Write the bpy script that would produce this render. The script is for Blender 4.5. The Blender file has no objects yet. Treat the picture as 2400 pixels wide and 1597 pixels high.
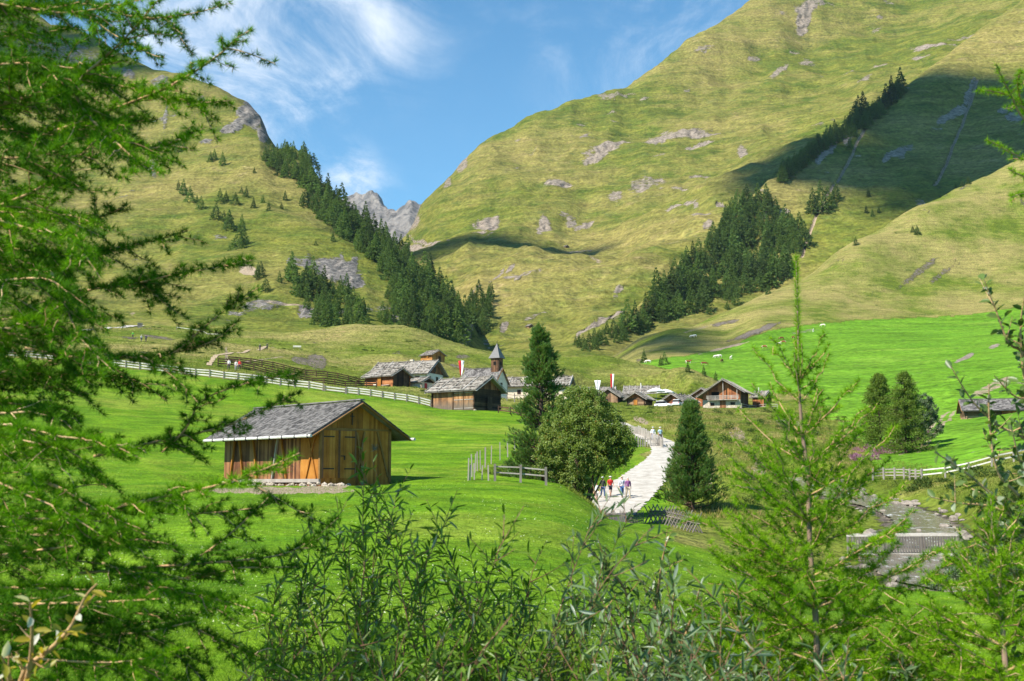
import bpy, bmesh, math, random
import numpy as np
from mathutils import Vector, Matrix
from mathutils.bvhtree import BVHTree

scene = bpy.context.scene
COL = scene.collection
R = math.radians
rng = np.random.default_rng(7)
random.seed(7)

# ------------------------------------------------------------------ camera
FPX = 2800.0
HOR = 1130.0
PITCH = math.atan((HOR - 798.5) / FPX)
CA, SA = math.cos(PITCH), math.sin(PITCH)
def ray(px, py):
    u = (px - 1200.0) / FPX; v = (798.5 - py) / FPX
    k = CA - v * SA
    return u / k, (SA + v * CA) / k
def at(px, py, d):
    u, s = ray(px, py)
    return Vector((u * d, d, s * d))
def project(X, Y, Z):
    fw = Y * CA + Z * SA; up = -Y * SA + Z * CA
    return 1200 + FPX * X / fw, 798.5 - FPX * up / fw

cam_d = bpy.data.cameras.new('camera'); cam = bpy.data.objects.new('camera', cam_d); COL.objects.link(cam)
cam_d.sensor_width = 36; cam_d.lens = 42; cam_d.clip_start = 0.05; cam_d.clip_end = 30000
cam.rotation_euler = (R(90) + PITCH, 0, 0)
cam_d.dof.use_dof = True; cam_d.dof.focus_distance = 110; cam_d.dof.aperture_fstop = 8.0
scene.camera = cam

# ------------------------------------------------------------------ object helpers
def tag(o, label=None, cat=None, group=None, kind=None):
    if label: o['label'] = label
    if cat: o['category'] = cat
    if group: o['group'] = group
    if kind: o['kind'] = kind
    return o
def thing(name, label, cat, loc=(0, 0, 0), rz=0, group=None):
    o = bpy.data.objects.new(name, None); COL.objects.link(o)
    o.location = loc; o.rotation_euler = (0, 0, rz); o.empty_display_size = .3
    return tag(o, label, cat, group)
def link(name, me, parent=None):
    o = bpy.data.objects.new(name, me); COL.objects.link(o)
    if parent: o.parent = parent
    return o
def np_mesh(name, V, F, mat=None, smooth=False, attr=None):
    V = np.ascontiguousarray(V, dtype=np.float32); F = np.ascontiguousarray(F, dtype=np.int32)
    me = bpy.data.meshes.new(name)
    n, k = F.shape
    me.vertices.add(len(V)); me.vertices.foreach_set('co', V.ravel())
    me.loops.add(n * k); me.loops.foreach_set('vertex_index', F.ravel())
    me.polygons.add(n); me.polygons.foreach_set('loop_start', np.arange(0, n * k, k, dtype=np.int32))
    if smooth: me.polygons.foreach_set('use_smooth', np.ones(n, dtype=bool))
    me.update(calc_edges=True)
    if attr is not None:
        a = me.color_attributes.new('mask', 'FLOAT_COLOR', 'POINT')
        a.data.foreach_set('color', np.ascontiguousarray(attr, dtype=np.float32).ravel())
    if mat: me.materials.append(mat)
    return me
class MB:                                   # collects boxes, tubes and lumps into one mesh
    def __init__(s): s.v = []; s.f = []; s.sm = False
    def hexa(s, p):                         # p: 4 bottom + 4 top corners
        b = len(s.v); s.v += [tuple(q) for q in p]
        for q in ((3, 2, 1, 0), (4, 5, 6, 7), (0, 1, 5, 4), (1, 2, 6, 5), (2, 3, 7, 6), (3, 0, 4, 7)):
            s.f.append(tuple(b + i for i in q))
    def box(s, o, a, b, c):
        o, a, b, c = Vector(o), Vector(a), Vector(b), Vector(c)
        if a.cross(b).dot(c) < 0: a, b = b, a
        s.hexa([o, o + a, o + a + b, o + b, o + c, o + a + c, o + a + b + c, o + b + c])
    def cbox(s, c, sx, sy, sz): s.box((c[0] - sx / 2, c[1] - sy / 2, c[2]), (sx, 0, 0), (0, sy, 0), (0, 0, sz))
    def beam(s, p, q, w, h=None, up=(0, 0, 1)):
        p, q = Vector(p), Vector(q); h = h or w; t = (q - p)
        up = Vector(up)
        if abs(t.normalized().dot(up)) > .98: up = Vector((0, 1, 0))
        x = t.cross(up).normalized(); y = x.cross(t).normalized()
        s.box(p - x * w / 2 - y * h / 2, x * w, y * h, t)
    def tube(s, pts, rad, n=6, cap=True):
        pts = [Vector(p) for p in pts]
        if not hasattr(rad, '__len__'): rad = [rad] * len(pts)
        b = len(s.v)
        for i, p in enumerate(pts):
            t = (pts[min(i + 1, len(pts) - 1)] - pts[max(i - 1, 0)]).normalized()
            ref = Vector((0, 0, 1)) if abs(t.z) < .9 else Vector((1, 0, 0))
            x = t.cross(ref).normalized(); y = t.cross(x)
            for k in range(n):
                a = 2 * math.pi * k / n
                s.v.append(tuple(p + (x * math.cos(a) + y * math.sin(a)) * rad[i]))
        for i in range(len(pts) - 1):
            for k in range(n):
                k2 = (k + 1) % n
                s.f.append((b + i * n + k, b + i * n + k2, b + (i + 1) * n + k2, b + (i + 1) * n + k))
        if cap:
            s.f.append(tuple(b + k for k in range(n))[::-1])
            e = b + (len(pts) - 1) * n; s.f.append(tuple(e + k for k in range(n)))
    def lump(s, c, r, rg, sub=1, flat=.7):
        bm = bmesh.new(); bmesh.ops.create_icosphere(bm, subdivisions=sub, radius=1)
        b = len(s.v); bm.verts.ensure_lookup_table()
        k = [rg.uniform(.7, 1.25) for _ in range(3)]
        for v in bm.verts:
            j = rg.uniform(.82, 1.15)
            s.v.append((c[0] + v.co.x * r * j * k[0], c[1] + v.co.y * r * j * k[1], c[2] + v.co.z * r * j * flat * k[2]))
        for f in bm.faces: s.f.append(tuple(b + v.index for v in f.verts))
        bm.free()
    def build(s, name, mat, parent=None, smooth=False):
        me = bpy.data.meshes.new(name); me.from_pydata(s.v, [], s.f)
        if smooth: me.polygons.foreach_set('use_smooth', np.ones(len(me.polygons), dtype=bool))
        me.materials.append(mat); me.update()
        return link(name, me, parent)

# ------------------------------------------------------------------ noise
_P = np.random.default_rng(3).permutation(256); _P = np.concatenate([_P, _P, _P])
_ANG = np.random.default_rng(4).uniform(0, 2 * np.pi, 256); _GX, _GY = np.cos(_ANG), np.sin(_ANG)
def perlin(x, y, seed=0):
    x = np.asarray(x, float) + seed * 17.31; y = np.asarray(y, float) - seed * 9.77
    xi = np.floor(x).astype(int); yi = np.floor(y).astype(int); xf = x - xi; yf = y - yi
    u = xf * xf * xf * (xf * (xf * 6 - 15) + 10); v = yf * yf * yf * (yf * (yf * 6 - 15) + 10)
    def g(ix, iy, fx, fy):
        h = _P[_P[ix & 255] + (iy & 255)]
        return _GX[h] * fx + _GY[h] * fy
    a = g(xi, yi, xf, yf); b = g(xi + 1, yi, xf - 1, yf); c = g(xi, yi + 1, xf, yf - 1); d = g(xi + 1, yi + 1, xf - 1, yf - 1)
    return (a + (b - a) * u) * (1 - v) + (c + (d - c) * u) * v
def fbm(x, y, oc=4, seed=0):
    t = 0; a = 1
    for o in range(oc):
        t = t + a * perlin(x * 2 ** o, y * 2 ** o, seed + o); a *= .5
    return t
def pchip(xk, Y, xq):
    xk = np.asarray(xk, float); Y = np.asarray(Y, float)
    one = Y.ndim == 1
    if one: Y = Y[:, None]
    h = np.diff(xk)[:, None]; dl = np.diff(Y, axis=0) / h
    m = np.zeros_like(Y)
    if len(xk) > 2:
        w1 = 2 * h[1:] + h[:-1]; w2 = h[1:] + 2 * h[:-1]
        ok = dl[:-1] * dl[1:] > 0
        with np.errstate(divide='ignore', invalid='ignore'):
            mm = (w1 + w2) / (w1 / np.where(ok, dl[:-1], 1) + w2 / np.where(ok, dl[1:], 1))
        m[1:-1] = np.where(ok, mm, 0)
    m[0] = dl[0]; m[-1] = dl[-1]
    xq = np.asarray(xq, float)
    i = np.clip(np.searchsorted(xk, xq) - 1, 0, len(xk) - 2)
    hh = h[i]; t = (xq - xk[i])[:, None] / hh
    t = np.clip(t, 0, 1)
    r = (1 + 2 * t) * (1 - t) ** 2 * Y[i] + t * (1 - t) ** 2 * hh * m[i] + t * t * (3 - 2 * t) * Y[i + 1] + t * t * (t - 1) * hh * m[i + 1]
    return r[:, 0] if one else r
def smooth(x): x = np.clip(x, 0, 1); return x * x * (3 - 2 * x)

# ------------------------------------------------------------------ materials
class NT:
    def __init__(s, name):
        s.m = bpy.data.materials.new(name); s.m.use_nodes = True; s.t = s.m.node_tree
        s.b = s.t.nodes['Principled BSDF']; s.out = s.t.nodes['Material Output']
        s.b.inputs['Roughness'].default_value = .85
        s.b.inputs['Specular IOR Level'].default_value = .25
    def n(s, typ, ins={}, out=0, **props):
        nd = s.t.nodes.new(typ)
        for k, v in props.items(): setattr(nd, k, v)
        for k, v in ins.items(): s.set(nd.inputs[k], v)
        return nd.outputs[out]
    def set(s, sock, v):
        if isinstance(v, bpy.types.NodeSocket): s.t.links.new(v, sock)
        else:
            if sock.type == 'RGBA' and len(v) == 3: v = (*v, 1)
            sock.default_value = v
    def coord(s, which='Object'):
        nd = s.t.nodes.new('ShaderNodeTexCoord'); return nd.outputs[which]
    def mapping(s, vec, scale): return s.n('ShaderNodeMapping', {'Vector': vec, 'Scale': scale})
    def noise(s, vec, scale, detail=4, rough=.55, dist=0): return s.n('ShaderNodeTexNoise', {'Vector': vec, 'Scale': scale, 'Detail': detail, 'Roughness': rough, 'Distortion': dist})
    def math(s, op, a, b=0, clamp=False): return s.n('ShaderNodeMath', {0: a, 1: b}, operation=op, use_clamp=clamp)
    def mr(s, v, a, b, c=0, d=1): return s.n('ShaderNodeMapRange', {'Value': v, 'From Min': a, 'From Max': b, 'To Min': c, 'To Max': d})
    def mix(s, f, a, b, mode='MIX'):
        nd = s.t.nodes.new('ShaderNodeMix'); nd.data_type = 'RGBA'; nd.blend_type = mode
        s.set(nd.inputs[0], f); s.set(nd.inputs[6], a); s.set(nd.inputs[7], b)
        return nd.outputs[2]
    def ramp(s, v, stops):
        nd = s.t.nodes.new('ShaderNodeValToRGB'); s.set(nd.inputs[0], v)
        e = nd.color_ramp.elements
        while len(e) < len(stops): e.new(.5)
        for k, (p, c) in enumerate(stops): e[k].position = p; e[k].color = (*c, 1)
        return nd.outputs[0]
    def bump(s, h, strength, dist):
        b = s.n('ShaderNodeBump', {'Height': h, 'Strength': strength, 'Distance': dist}); s.set(s.b.inputs['Normal'], b); return b
    def base(s, c): s.set(s.b.inputs['Base Color'], c)
    def island(s): return s.n('ShaderNodeNewGeometry', out='Random Per Island')

def ground_mat(name, lo, hi, dry, big, mid, fine, bump, streak=(1, 1, 2.2), dry2=None, dark=None, stops=((.05, .042, .035), (.22, .185, .15), (.43, .36, .29))):
    t = NT(name); co = t.coord()
    st = t.mapping(co, streak)
    at_ = t.n('ShaderNodeAttribute', out='Color', attribute_name='mask')
    sep = t.t.nodes.new('ShaderNodeSeparateColor'); t.set(sep.inputs[0], at_)
    n1 = t.noise(st, 1 / big, 4, .6); n2 = t.noise(st, 1 / mid, 5, .65); n3 = t.noise(co, 1 / fine, 3, .7)
    c = t.mix(t.mr(n2, .35, .66), lo, hi)
    f = t.math('ADD', t.mr(n1, .34, .68, -.75, .65), sep.outputs[1])
    f = t.math('ADD', f, t.mr(n2, .3, .7, -.25, .25), clamp=True)
    c = t.mix(f, c, dry)
    if dry2:
        n5 = t.noise(st, 1 / (mid * .6), 4, .6, .5)
        c = t.mix(t.math('MULTIPLY', t.mr(n5, .56, .72), t.math('MULTIPLY', f, .55)), c, dry2)
    if dark:
        n6 = t.noise(st, 1 / (fine * 7), 5, .7, .4)
        c = t.mix(t.mr(n6, .58, .7, 0, .75), c, dark)
    k = t.mr(n3, .3, .72, .52, 1.42)
    c = t.mix(1.0, c, t.n('ShaderNodeCombineXYZ', {0: k, 1: k, 2: k}), 'MULTIPLY')
    ln = t.noise(t.mapping(co, (.5, .5, 5)), 1 / (mid * .8), 4, .6, .5); kl = t.mr(ln, .34, .66, .78, 1.2)
    c = t.mix(1.0, c, t.n('ShaderNodeCombineXYZ', {0: kl, 1: kl, 2: kl}), 'MULTIPLY')
    # bare earth / gravel (blue channel), rock (red channel)
    nr = t.noise(st, 1 / (mid * .26), 7, .78, .4)
    earth = t.mix(t.mr(n3, .3, .7), (.20, .15, .10), (.36, .29, .21))
    ef = t.mr(t.math('ADD', sep.outputs[2], t.mr(nr, .3, .7, -.35, .35)), .42, .6)
    c = t.mix(ef, c, earth)
    crack = t.noise(t.mapping(co, (.7, .7, 1.5)), 1 / (mid * .13), 8, .8, .8)
    rock = t.ramp(crack, [(.33, stops[0]), (.46, stops[1]), (.62, stops[2])])
    rf = t.mr(t.math('ADD', sep.outputs[0], t.mr(nr, .3, .7, -.6, .6)), .42, .60)
    c = t.mix(rf, c, rock)
    t.base(c)
    h = t.math('ADD', t.math('MULTIPLY', n3, 1.0), t.math('MULTIPLY', t.math('MULTIPLY', crack, rf), 3.5))
    h = t.math('ADD', h, t.math('MULTIPLY', n2, .9))
    t.bump(h, bump, fine * .9)
    t.b.inputs['Roughness'].default_value = .95
    t.b.inputs['Specular IOR Level'].default_value = .08
    return t.m

def leaf_mat(name, c1, c2, trans=.35, rough=.55, brown=None, ppm=1.5, spec=.3, vary=None):
    t = NT(name)
    r = t.island(); nz = t.noise(t.coord(), ppm, 2)
    f = t.math('ADD', t.math('MULTIPLY', r, .7), t.mr(nz, .3, .7, -.1, .4), clamp=True)
    c = t.mix(f, c1, c2)
    if brown: c = t.mix(t.mr(r, brown[0], brown[0] + .005), c, brown[1])
    if vary:
        k = t.mr(t.n('ShaderNodeObjectInfo', out='Random'), 0, 1, *vary); c = t.mix(1.0, c, t.n('ShaderNodeCombineXYZ', {0: k, 1: k, 2: t.math('POWER', k, .7)}), 'MULTIPLY')
    t.base(c); t.b.inputs['Roughness'].default_value = rough; t.b.inputs['Specular IOR Level'].default_value = spec
    tr = t.n('ShaderNodeBsdfTranslucent', {'Color': t.mix(1.0, c, (1.5, 1.45, .7), 'MULTIPLY')})
    mx = t.n('ShaderNodeMixShader', {0: trans, 1: t.b.outputs[0], 2: tr})
    t.t.links.new(mx, t.out.inputs['Surface'])
    return t.m
def wood_mat(name, dark, mid, light, along='Z', grain=18, isl=.6, foot=None, rough=.8):
    t = NT(name); co = t.coord()
    sc = {'Z': (grain, grain, 1.2), 'X': (1.2, grain, grain), 'Y': (grain, 1.2, grain)}[along]
    g = t.noise(t.mapping(co, sc), 1, 5, .65); big = t.noise(co, .9, 3)
    v = t.math('ADD', t.math('MULTIPLY', g, .55), t.math('ADD', t.math('MULTIPLY', t.island(), isl), t.mr(big, .3, .7, -.18, .18)))
    c = t.ramp(v, [(.15, dark), (.5, mid), (.85, light)])
    if foot:                                  # weathered, bleached lower part of the boards
        z = t.t.nodes.new('ShaderNodeSeparateXYZ'); t.set(z.inputs[0], co)
        zz = t.math('ADD', z.outputs[2], t.mr(g, .3, .7, -.45, .45))
        c = t.mix(t.mr(zz, foot[0], foot[1], 1, 0), c, t.mix(g, foot[2], foot[3]))
    t.base(c); t.bump(g, .5, .02); t.b.inputs['Roughness'].default_value = rough
    return t.m
def plain(name, c, rough=.7, var=.25, scale=6, metal=0, bump=0):
    t = NT(name); n = t.noise(t.coord(), scale, 4)
    k = t.mr(n, .3, .7, 1 - var, 1 + var)
    t.base(t.mix(1.0, c, t.n('ShaderNodeCombineXYZ', {0: k, 1: k, 2: k}), 'MULTIPLY'))
    t.b.inputs['Roughness'].default_value = rough; t.b.inputs['Metallic'].default_value = metal
    if bump: t.bump(n, bump, .03)
    return t.m
def stone_mat(name, lo, hi, scale=3):
    t = NT(name); co = t.coord()
    vo = t.n('ShaderNodeTexVoronoi', {'Vector': co, 'Scale': scale}, feature='F1', out='Color')
    ed = t.n('ShaderNodeTexVoronoi', {'Vector': co, 'Scale': scale}, feature='DISTANCE_TO_EDGE')
    n = t.noise(co, scale * 3, 5)
    f = t.math('ADD', t.math('MULTIPLY', t.n('ShaderNodeRGBToBW', {0: vo}), .7), t.math('MULTIPLY', n, .5), clamp=True)
    c = t.mix(f, lo, hi); c = t.mix(t.mr(ed, 0, .06, .6, 0), c, (.2, .18, .15))
    t.base(c); t.bump(t.math('ADD', t.mr(ed, 0, .12), n), .5, .06)
    return t.m
# ------------------------------------------------------------------ terrain heightfield of the valley floor
NX = [-600, 0, 400, 700, 950, 1150, 1300, 1380, 1425, 1520, 1560, 1700, 1900, 2050, 2200, 2400, 3000]
ND = [.3, 5, 12, 20, 30, 45, 60, 72, 85, 100, 120, 140]
NZ = np.array([
 [-1.7] * 17,
 [-2.1] * 10 + [-2.2, -2.3, -2.4, -2.5, -2.5, -2.5, -2.5],
 [-2.3, -2.3, -2.3, -2.3, -2.3, -2.3, -2.35, -2.4, -2.45, -2.5, -2.5, -2.7, -3.0, -3.1, -3.2, -3.3, -3.3],
 [-2.0, -2.1, -2.2, -2.2, -2.2, -2.2, -2.3, -2.4, -2.5, -2.6, -2.65, -2.9, -3.3, -3.6, -3.9, -4.0, -4.0],
 [-1.4, -1.6, -1.8, -1.8, -1.8, -1.85, -2.0, -2.2, -2.4, -2.7, -2.8, -3.1, -3.7, -4.1, -4.5, -4.6, -4.6],
 [-.4, -.8, -1.0, -1.0, -1.0, -1.1, -1.35, -1.75, -2.1, -2.5, -2.7, -3.3, -4.2, -4.6, -4.9, -4.7, -4.4],
 [.5, -.1, -.3, -.35, -.35, -.45, -.75, -1.4, -2.05, -2.6, -2.8, -3.5, -4.5, -4.9, -4.9, -4.3, -4],
 [1.6, .9, .4, -.1, .05, .15, -.15, -1.25, -2.25, -2.75, -2.85, -3.2, -4.0, -4.2, -3.9, -2.8, -2.0],
 [3.0, 2.2, 1.7, 1.1, 1.1, 1.1, .7, -1.0, -2.3, -2.4, -2.45, -2.3, -3.1, -3.0, -2.6, -1.0, 0],
 [5.4, 4.2, 3.3, 2.6, 2.5, 2.5, 2.0, .5, -1.3, -1.3, -1.2, -.5, -1.7, -1.8, -.8, 1.0, 2.0],
 [8.8, 7.6, 5.9, 4.8, 4.3, 4.3, 3.8, 3.0, 2.0, 1.3, 1.5, 2.0, 1.0, 1.0, 1.6, 3.5, 5],
 [12.6, 11.2, 8.9, 7.2, 6.5, 6.5, 6.2, 5.8, 5.4, 5.2, 4.8, 4.6, 3.6, 2.9, 3.7, 5.6, 8]])
FARP = {
 -600: [(165, 800), (200, 770), (240, 745), (300, 725), (360, 715), (420, 712), (480, 740), (1000, 900)],
 0: [(165, 838), (200, 822), (240, 805), (300, 785), (360, 770), (420, 765), (470, 790), (1000, 900)],
 300: [(165, 866), (200, 848), (240, 828), (300, 800), (360, 778), (420, 765), (470, 785), (1000, 900)],
 500: [(165, 887), (185, 874), (210, 856), (240, 840), (300, 812), (360, 790), (420, 776), (470, 800), (1000, 900)],
 650: [(165, 903), (200, 886), (220, 873), (260, 850), (300, 826), (360, 798), (420, 780), (470, 805), (1000, 900)],
 800: [(165, 921), (200, 905), (225, 894), (260, 872), (300, 845), (350, 805), (400, 771), (440, 778), (500, 825), (1000, 920)],
 930: [(165, 938), (200, 920), (225, 906), (260, 885), (300, 850), (350, 805), (400, 766), (440, 776), (500, 835), (1000, 920)],
 1050: [(165, 957), (200, 938), (240, 912), (300, 862), (350, 825), (390, 802), (430, 818), (500, 855), (1000, 930)],
 1150: [(165, 963), (200, 948), (240, 925), (300, 875), (350, 840), (385, 824), (430, 842), (500, 875), (1000, 930)],
 1300: [(165, 968), (200, 953), (240, 935), (300, 890), (350, 850), (390, 833), (430, 852), (500, 880), (1000, 930)],
 1420: [(165, 985), (200, 968), (240, 957), (280, 951), (310, 925), (350, 855), (375, 837), (420, 852), (500, 872), (700, 850), (1000, 900)],
 1520: [(165, 990), (200, 972), (240, 962), (275, 955), (300, 935), (350, 862), (365, 855), (400, 872), (450, 860), (520, 836), (600, 802), (660, 783), (720, 800), (1000, 880)],
 1600: [(165, 993), (200, 976), (240, 965), (275, 959), (300, 935), (340, 868), (380, 880), (420, 862), (500, 834), (560, 810), (640, 763), (700, 780), (1000, 860)],
 1700: [(165, 1000), (200, 980), (240, 968), (290, 958), (310, 930), (330, 897), (360, 905), (400, 880), (500, 835), (550, 814), (600, 788), (680, 736), (740, 750), (1000, 840)],
 1800: [(165, 1010), (200, 990), (240, 972), (290, 955), (320, 932), (350, 920), (400, 885), (500, 825), (560, 778), (620, 740), (700, 690), (760, 702), (1000, 800)],
 1900: [(165, 1022), (200, 1003), (240, 980), (300, 935), (400, 875), (500, 820), (590, 764), (650, 715), (730, 647), (790, 660), (1000, 760)],
 2050: [(165, 1042), (200, 1012), (240, 978), (300, 930), (400, 865), (500, 805), (620, 753), (680, 690), (760, 556), (820, 572), (1000, 660)],
 2200: [(165, 1018), (200, 982), (240, 950), (300, 905), (400, 850), (500, 800), (640, 741), (720, 640), (800, 480), (860, 492), (1000, 580)],
 2400: [(165, 986), (200, 950), (240, 925), (300, 880), (400, 830), (500, 785), (650, 722), (750, 580), (850, 392), (910, 405), (1000, 480)],
 3000: [(165, 900), (200, 880), (300, 820), (500, 700), (650, 640), (850, 100), (910, 120), (1000, 200)]}
DF = [165, 185, 200, 225, 240, 260, 280, 300, 320, 335, 350, 365, 380, 400, 430, 470, 500, 560, 620, 650, 680, 730, 760, 800, 850, 910, 1000]
NC = 900
US = np.linspace(ray(-560, HOR)[0], ray(2960, HOR)[0], NC)
near = np.stack([pchip([ray(x, HOR)[0] for x in NX], NZ[i], US) for i in range(len(ND))])
fk = sorted(FARP); fz = []
for x in fk:
    pr = FARP[x]; d = [p[0] for p in pr]; z = [ray(x, p[1])[1] * p[0] for p in pr]
    fz.append(pchip(d, np.array(z), DF))
fz = np.array(fz)
far = np.stack([pchip([ray(x, HOR)[0] for x in fk], fz[:, j], US) for j in range(len(DF))])
DK = np.array(ND + DF, float); ZK = np.concatenate([near, far])
DR = np.concatenate([np.linspace(.3, 12, 24)[:-1], np.linspace(12, 60, 90)[:-1], np.linspace(60, 165, 260)[:-1], np.linspace(165, 430, 260)[:-1], np.linspace(430, 1000, 150)])
GZ = pchip(DK, ZK, DR)
GX = US[None, :] * DR[:, None]; GY = np.repeat(DR[:, None], NC, 1)
GP, GQ = project(GX, GY, GZ)                         # where each ground vertex is seen, for laying out fields
rough = smooth((GY - 165) / 60) * (1 - smooth((GP - 1380) / 120) * smooth((GY - 335) / 40) * (1 - smooth((GY - 640) / 60)))
rightbank = smooth((GP - 1560) / 80) * smooth((GY - 85) / 20) * (1 - smooth((GP - 2020) / 60))
rough = np.maximum(rough, .7 * rightbank * (1 - smooth((GY - 300) / 40)))
GZ = GZ + .05 * fbm(GX / 1.7, GY / 1.7, 3, 2) * smooth(GY / 20) + .12 * fbm(GX / 9, GY / 9, 2, 3) * smooth((GY - 15) / 30)
GZ = GZ + rough * (1.5 * fbm(GX / 26, GY / 26, 5, 5) + .35 * np.abs(fbm(GX / 5, GY / 5, 3, 8)))
GZ = GZ + smooth((GY - 560) / 120) * (3.5 * fbm(GX / 90, GY / 140, 5, 11)) * smooth((GP - 1400) / 100)

def seg_dist(X, Y, poly):
    best = np.full(X.shape, 1e9); zz = np.zeros(X.shape)
    for a, b in zip(poly[:-1], poly[1:]):
        ax, ay, bx, by = a[0], a[1], b[0], b[1]
        L = (bx - ax) ** 2 + (by - ay) ** 2
        t = np.clip(((X - ax) * (bx - ax) + (Y - ay) * (by - ay)) / L, 0, 1)
        dd = np.hypot(X - ax - t * (bx - ax), Y - ay - t * (by - ay))
        m = dd < best; best = np.where(m, dd, best); zz = np.where(m, a[2] + t * (b[2] - a[2]), zz)
    return best, zz
def spline(pts, n=8):
    P = np.array([tuple(p) for p in pts]); t = np.arange(len(P)); q = np.linspace(0, len(P) - 1, n * (len(P) - 1) + 1)
    out = []
    for x in q:
        i = min(int(x), len(P) - 2); f = x - i
        p0, p1, p2, p3 = P[max(i - 1, 0)], P[i], P[i + 1], P[min(i + 2, len(P) - 1)]
        out.append(.5 * (2 * p1 + (p2 - p0) * f + (2 * p0 - 5 * p1 + 4 * p2 - p3) * f * f + (3 * p1 - p0 - 3 * p2 + p3) * f ** 3))
    return np.array(out)
def carve(poly, w, soft, dz=0):
    global GZ
    d, z = seg_dist(GX, GY, poly)
    k = 1 - smooth((d - w) / soft)
    GZ = GZ * (1 - k) + (z + dz) * k
PATH = spline([at(1330, 1250, 80), at(1400, 1212, 88), at(1437, 1182, 96), at(1475, 1150, 104), at(1520, 1112, 114), at(1556, 1082, 122), at(1568, 1058, 130), at(1552, 1040, 137), at(1520, 1024, 146), at(1480, 1008, 158), at(1430, 985, 178)])
PATH_W = np.interp(np.linspace(0, 1, len(PATH)), [0, .15, .45, .6, .75, 1], [2.6, 2.6, 2.3, 1.9, 1.5, 1.3])
RIVER = spline([at(1890, 1120, 124), at(1940, 1146, 112), at(2010, 1170, 104), at(2090, 1190, 97), at(2150, 1216, 89), at(2165, 1248, 79), at(2130, 1302, 70), at(2150, 1345, 63), at(2260, 1376, 59), at(2450, 1392, 56), at(2720, 1396, 54)])
ROADR = spline([at(1668, 1060, 125), at(1700, 1050, 128), at(1640, 1062, 128), at(1568, 1058, 130)])
carve(PATH, 3.2, 3.0)
carve(RIVER, 2.5, 2.6, -.12)
PADS = []
def pad(px, py, d, dx, dy, r, soft, dz=-.06):
    global GZ
    p = at(px, py, d); D = np.hypot(GX - p.x - dx, GY - p.y - dy)
    k = 1 - smooth((D - r) / soft)
    GZ = GZ * (1 - k) + (p.z + dz) * k
pad(751, 1131, 69, -2.4, 3.0, 4.6, 3.2, -.3)
pad(1113, 962, 165, -1.5, 5, 5, 4, -.1)
pad(919, 907, 222, -1, 4, 5, 5, -.1)
pad(999, 905, 240, -3, 8, 8, 6, -.1)
pad(1012, 848, 300, 0, 3, 3, 4, -.1)
pad(1511, 954, 275, 0, 4, 5, 4, -.1)
pad(1597, 959, 275, 0, 4, 6, 4, -.1)
pad(1737, 957, 290, -2, 6, 8, 5, -.1)
pad(1437, 950, 310, -3, 2, 7, 5, -.1)
pad(1540, 951, 318, -3, 2, 8, 5, -.1)
pad(1668, 953, 306, 0, 3, 4, 4, -.1)
pad(1575, 955, 269, 0, 0, 5, 3, 0)
pad(2420, 988, 190, -4, 2, 7, 4, -.1)

def ground_z(x, y):
    u = np.asarray(x, float) / np.asarray(y, float); y = np.asarray(y, float)
    fi = np.clip((u - US[0]) / (US[1] - US[0]), 0, NC - 1.001); i = fi.astype(int); fi = fi - i
    j = np.clip(np.searchsorted(DR, y) - 1, 0, len(DR) - 2); fj = np.clip((y - DR[j]) / (DR[j + 1] - DR[j]), 0, 1)
    return (GZ[j, i] * (1 - fi) + GZ[j, i + 1] * fi) * (1 - fj) + (GZ[j + 1, i] * (1 - fi) + GZ[j + 1, i + 1] * fi) * fj
def gz(x, y): return float(ground_z(np.array([x]), np.array([y]))[0])

def blobs(P, Q, lst, seed=0):
    m = np.zeros(P.shape)
    wob = fbm(P / 30, Q / 22, 4, seed) * .55
    for b in lst:
        cx, cy, rx, ry = b[:4]; a = R(b[4]) if len(b) > 4 else 0; s = b[5] if len(b) > 5 else 1
        dx = P - cx; dy = Q - cy
        x = (dx * math.cos(a) + dy * math.sin(a)) / rx; y = (-dx * math.sin(a) + dy * math.cos(a)) / ry
        m = np.maximum(m, s * smooth((1.35 - np.sqrt(x * x + y * y) + wob) / .7))
    return m
def grid_faces(nr, nc):
    i = np.arange(nr - 1)[:, None] * nc + np.arange(nc - 1)[None, :]
    return np.stack([i, i + 1, i + nc + 1, i + nc], -1).reshape(-1, 4)

GP, GQ = project(GX, GY, GZ)
fenceD = np.interp(GP, [-600, 0, 400, 750, 1010, 1180, 1320, 1480], [166, 166, 166, 166, 165, 168, 170, 150])
GPn = GP + 40 * fbm(GX / 5, GY / 7, 3, 55)
lush = (GY < fenceD + 2 * fbm(GX / 4, GY / 4, 2, 56)) & (GPn < 1570 - smooth((GY - 90) / 40) * 60) | (GY < 60)
pastop = np.interp(GP, [1400, 1600, 1702, 1787, 1855, 2007, 2177, 2296, 2400, 3000], [480, 500, 550, 558, 585, 618, 640, 646, 650, 660]) + 6 * fbm(GX / 30, GY / 30, 3, 21)
pastbot = 14 * fbm(GX / 14, GY / 20, 4, 23) + np.interp(GP, [1400, 1500, 1600, 1700, 1800, 1900, 1990, 2050, 2200, 3000], [400, 375, 352, 345, 345, 300, 175, 128, 112, 110])
pasture = (GP > 1430) & (GY > pastbot) & (GY < pastop)
rock = blobs(GP, GQ, [(717, 850, 30, 8, 20), (745, 845, 22, 14, 15), (365, 790, 40, 3, 8, .8), (1080, 862, 30, 4, 15), (1085, 836, 16, 4, 0, .7), (1640, 850, 26, 3, 0, .3), (1700, 757, 30, 4, -12, .9), (1770, 778, 60, 6, -20, .9), (1880, 778, 40, 3, -10, .5), (1320, 880, 10, 3, 0, .5), (2210, 640, 40, 6, -35, .6), (2260, 840, 22, 5, -25, .9), (2330, 812, 14, 4, -20, .8), (2150, 640, 60, 8, -38, .6), (1500, 845, 10, 3, 0, .6), (2110, 1205, 90, 16, 20, .0)], 31)
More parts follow.
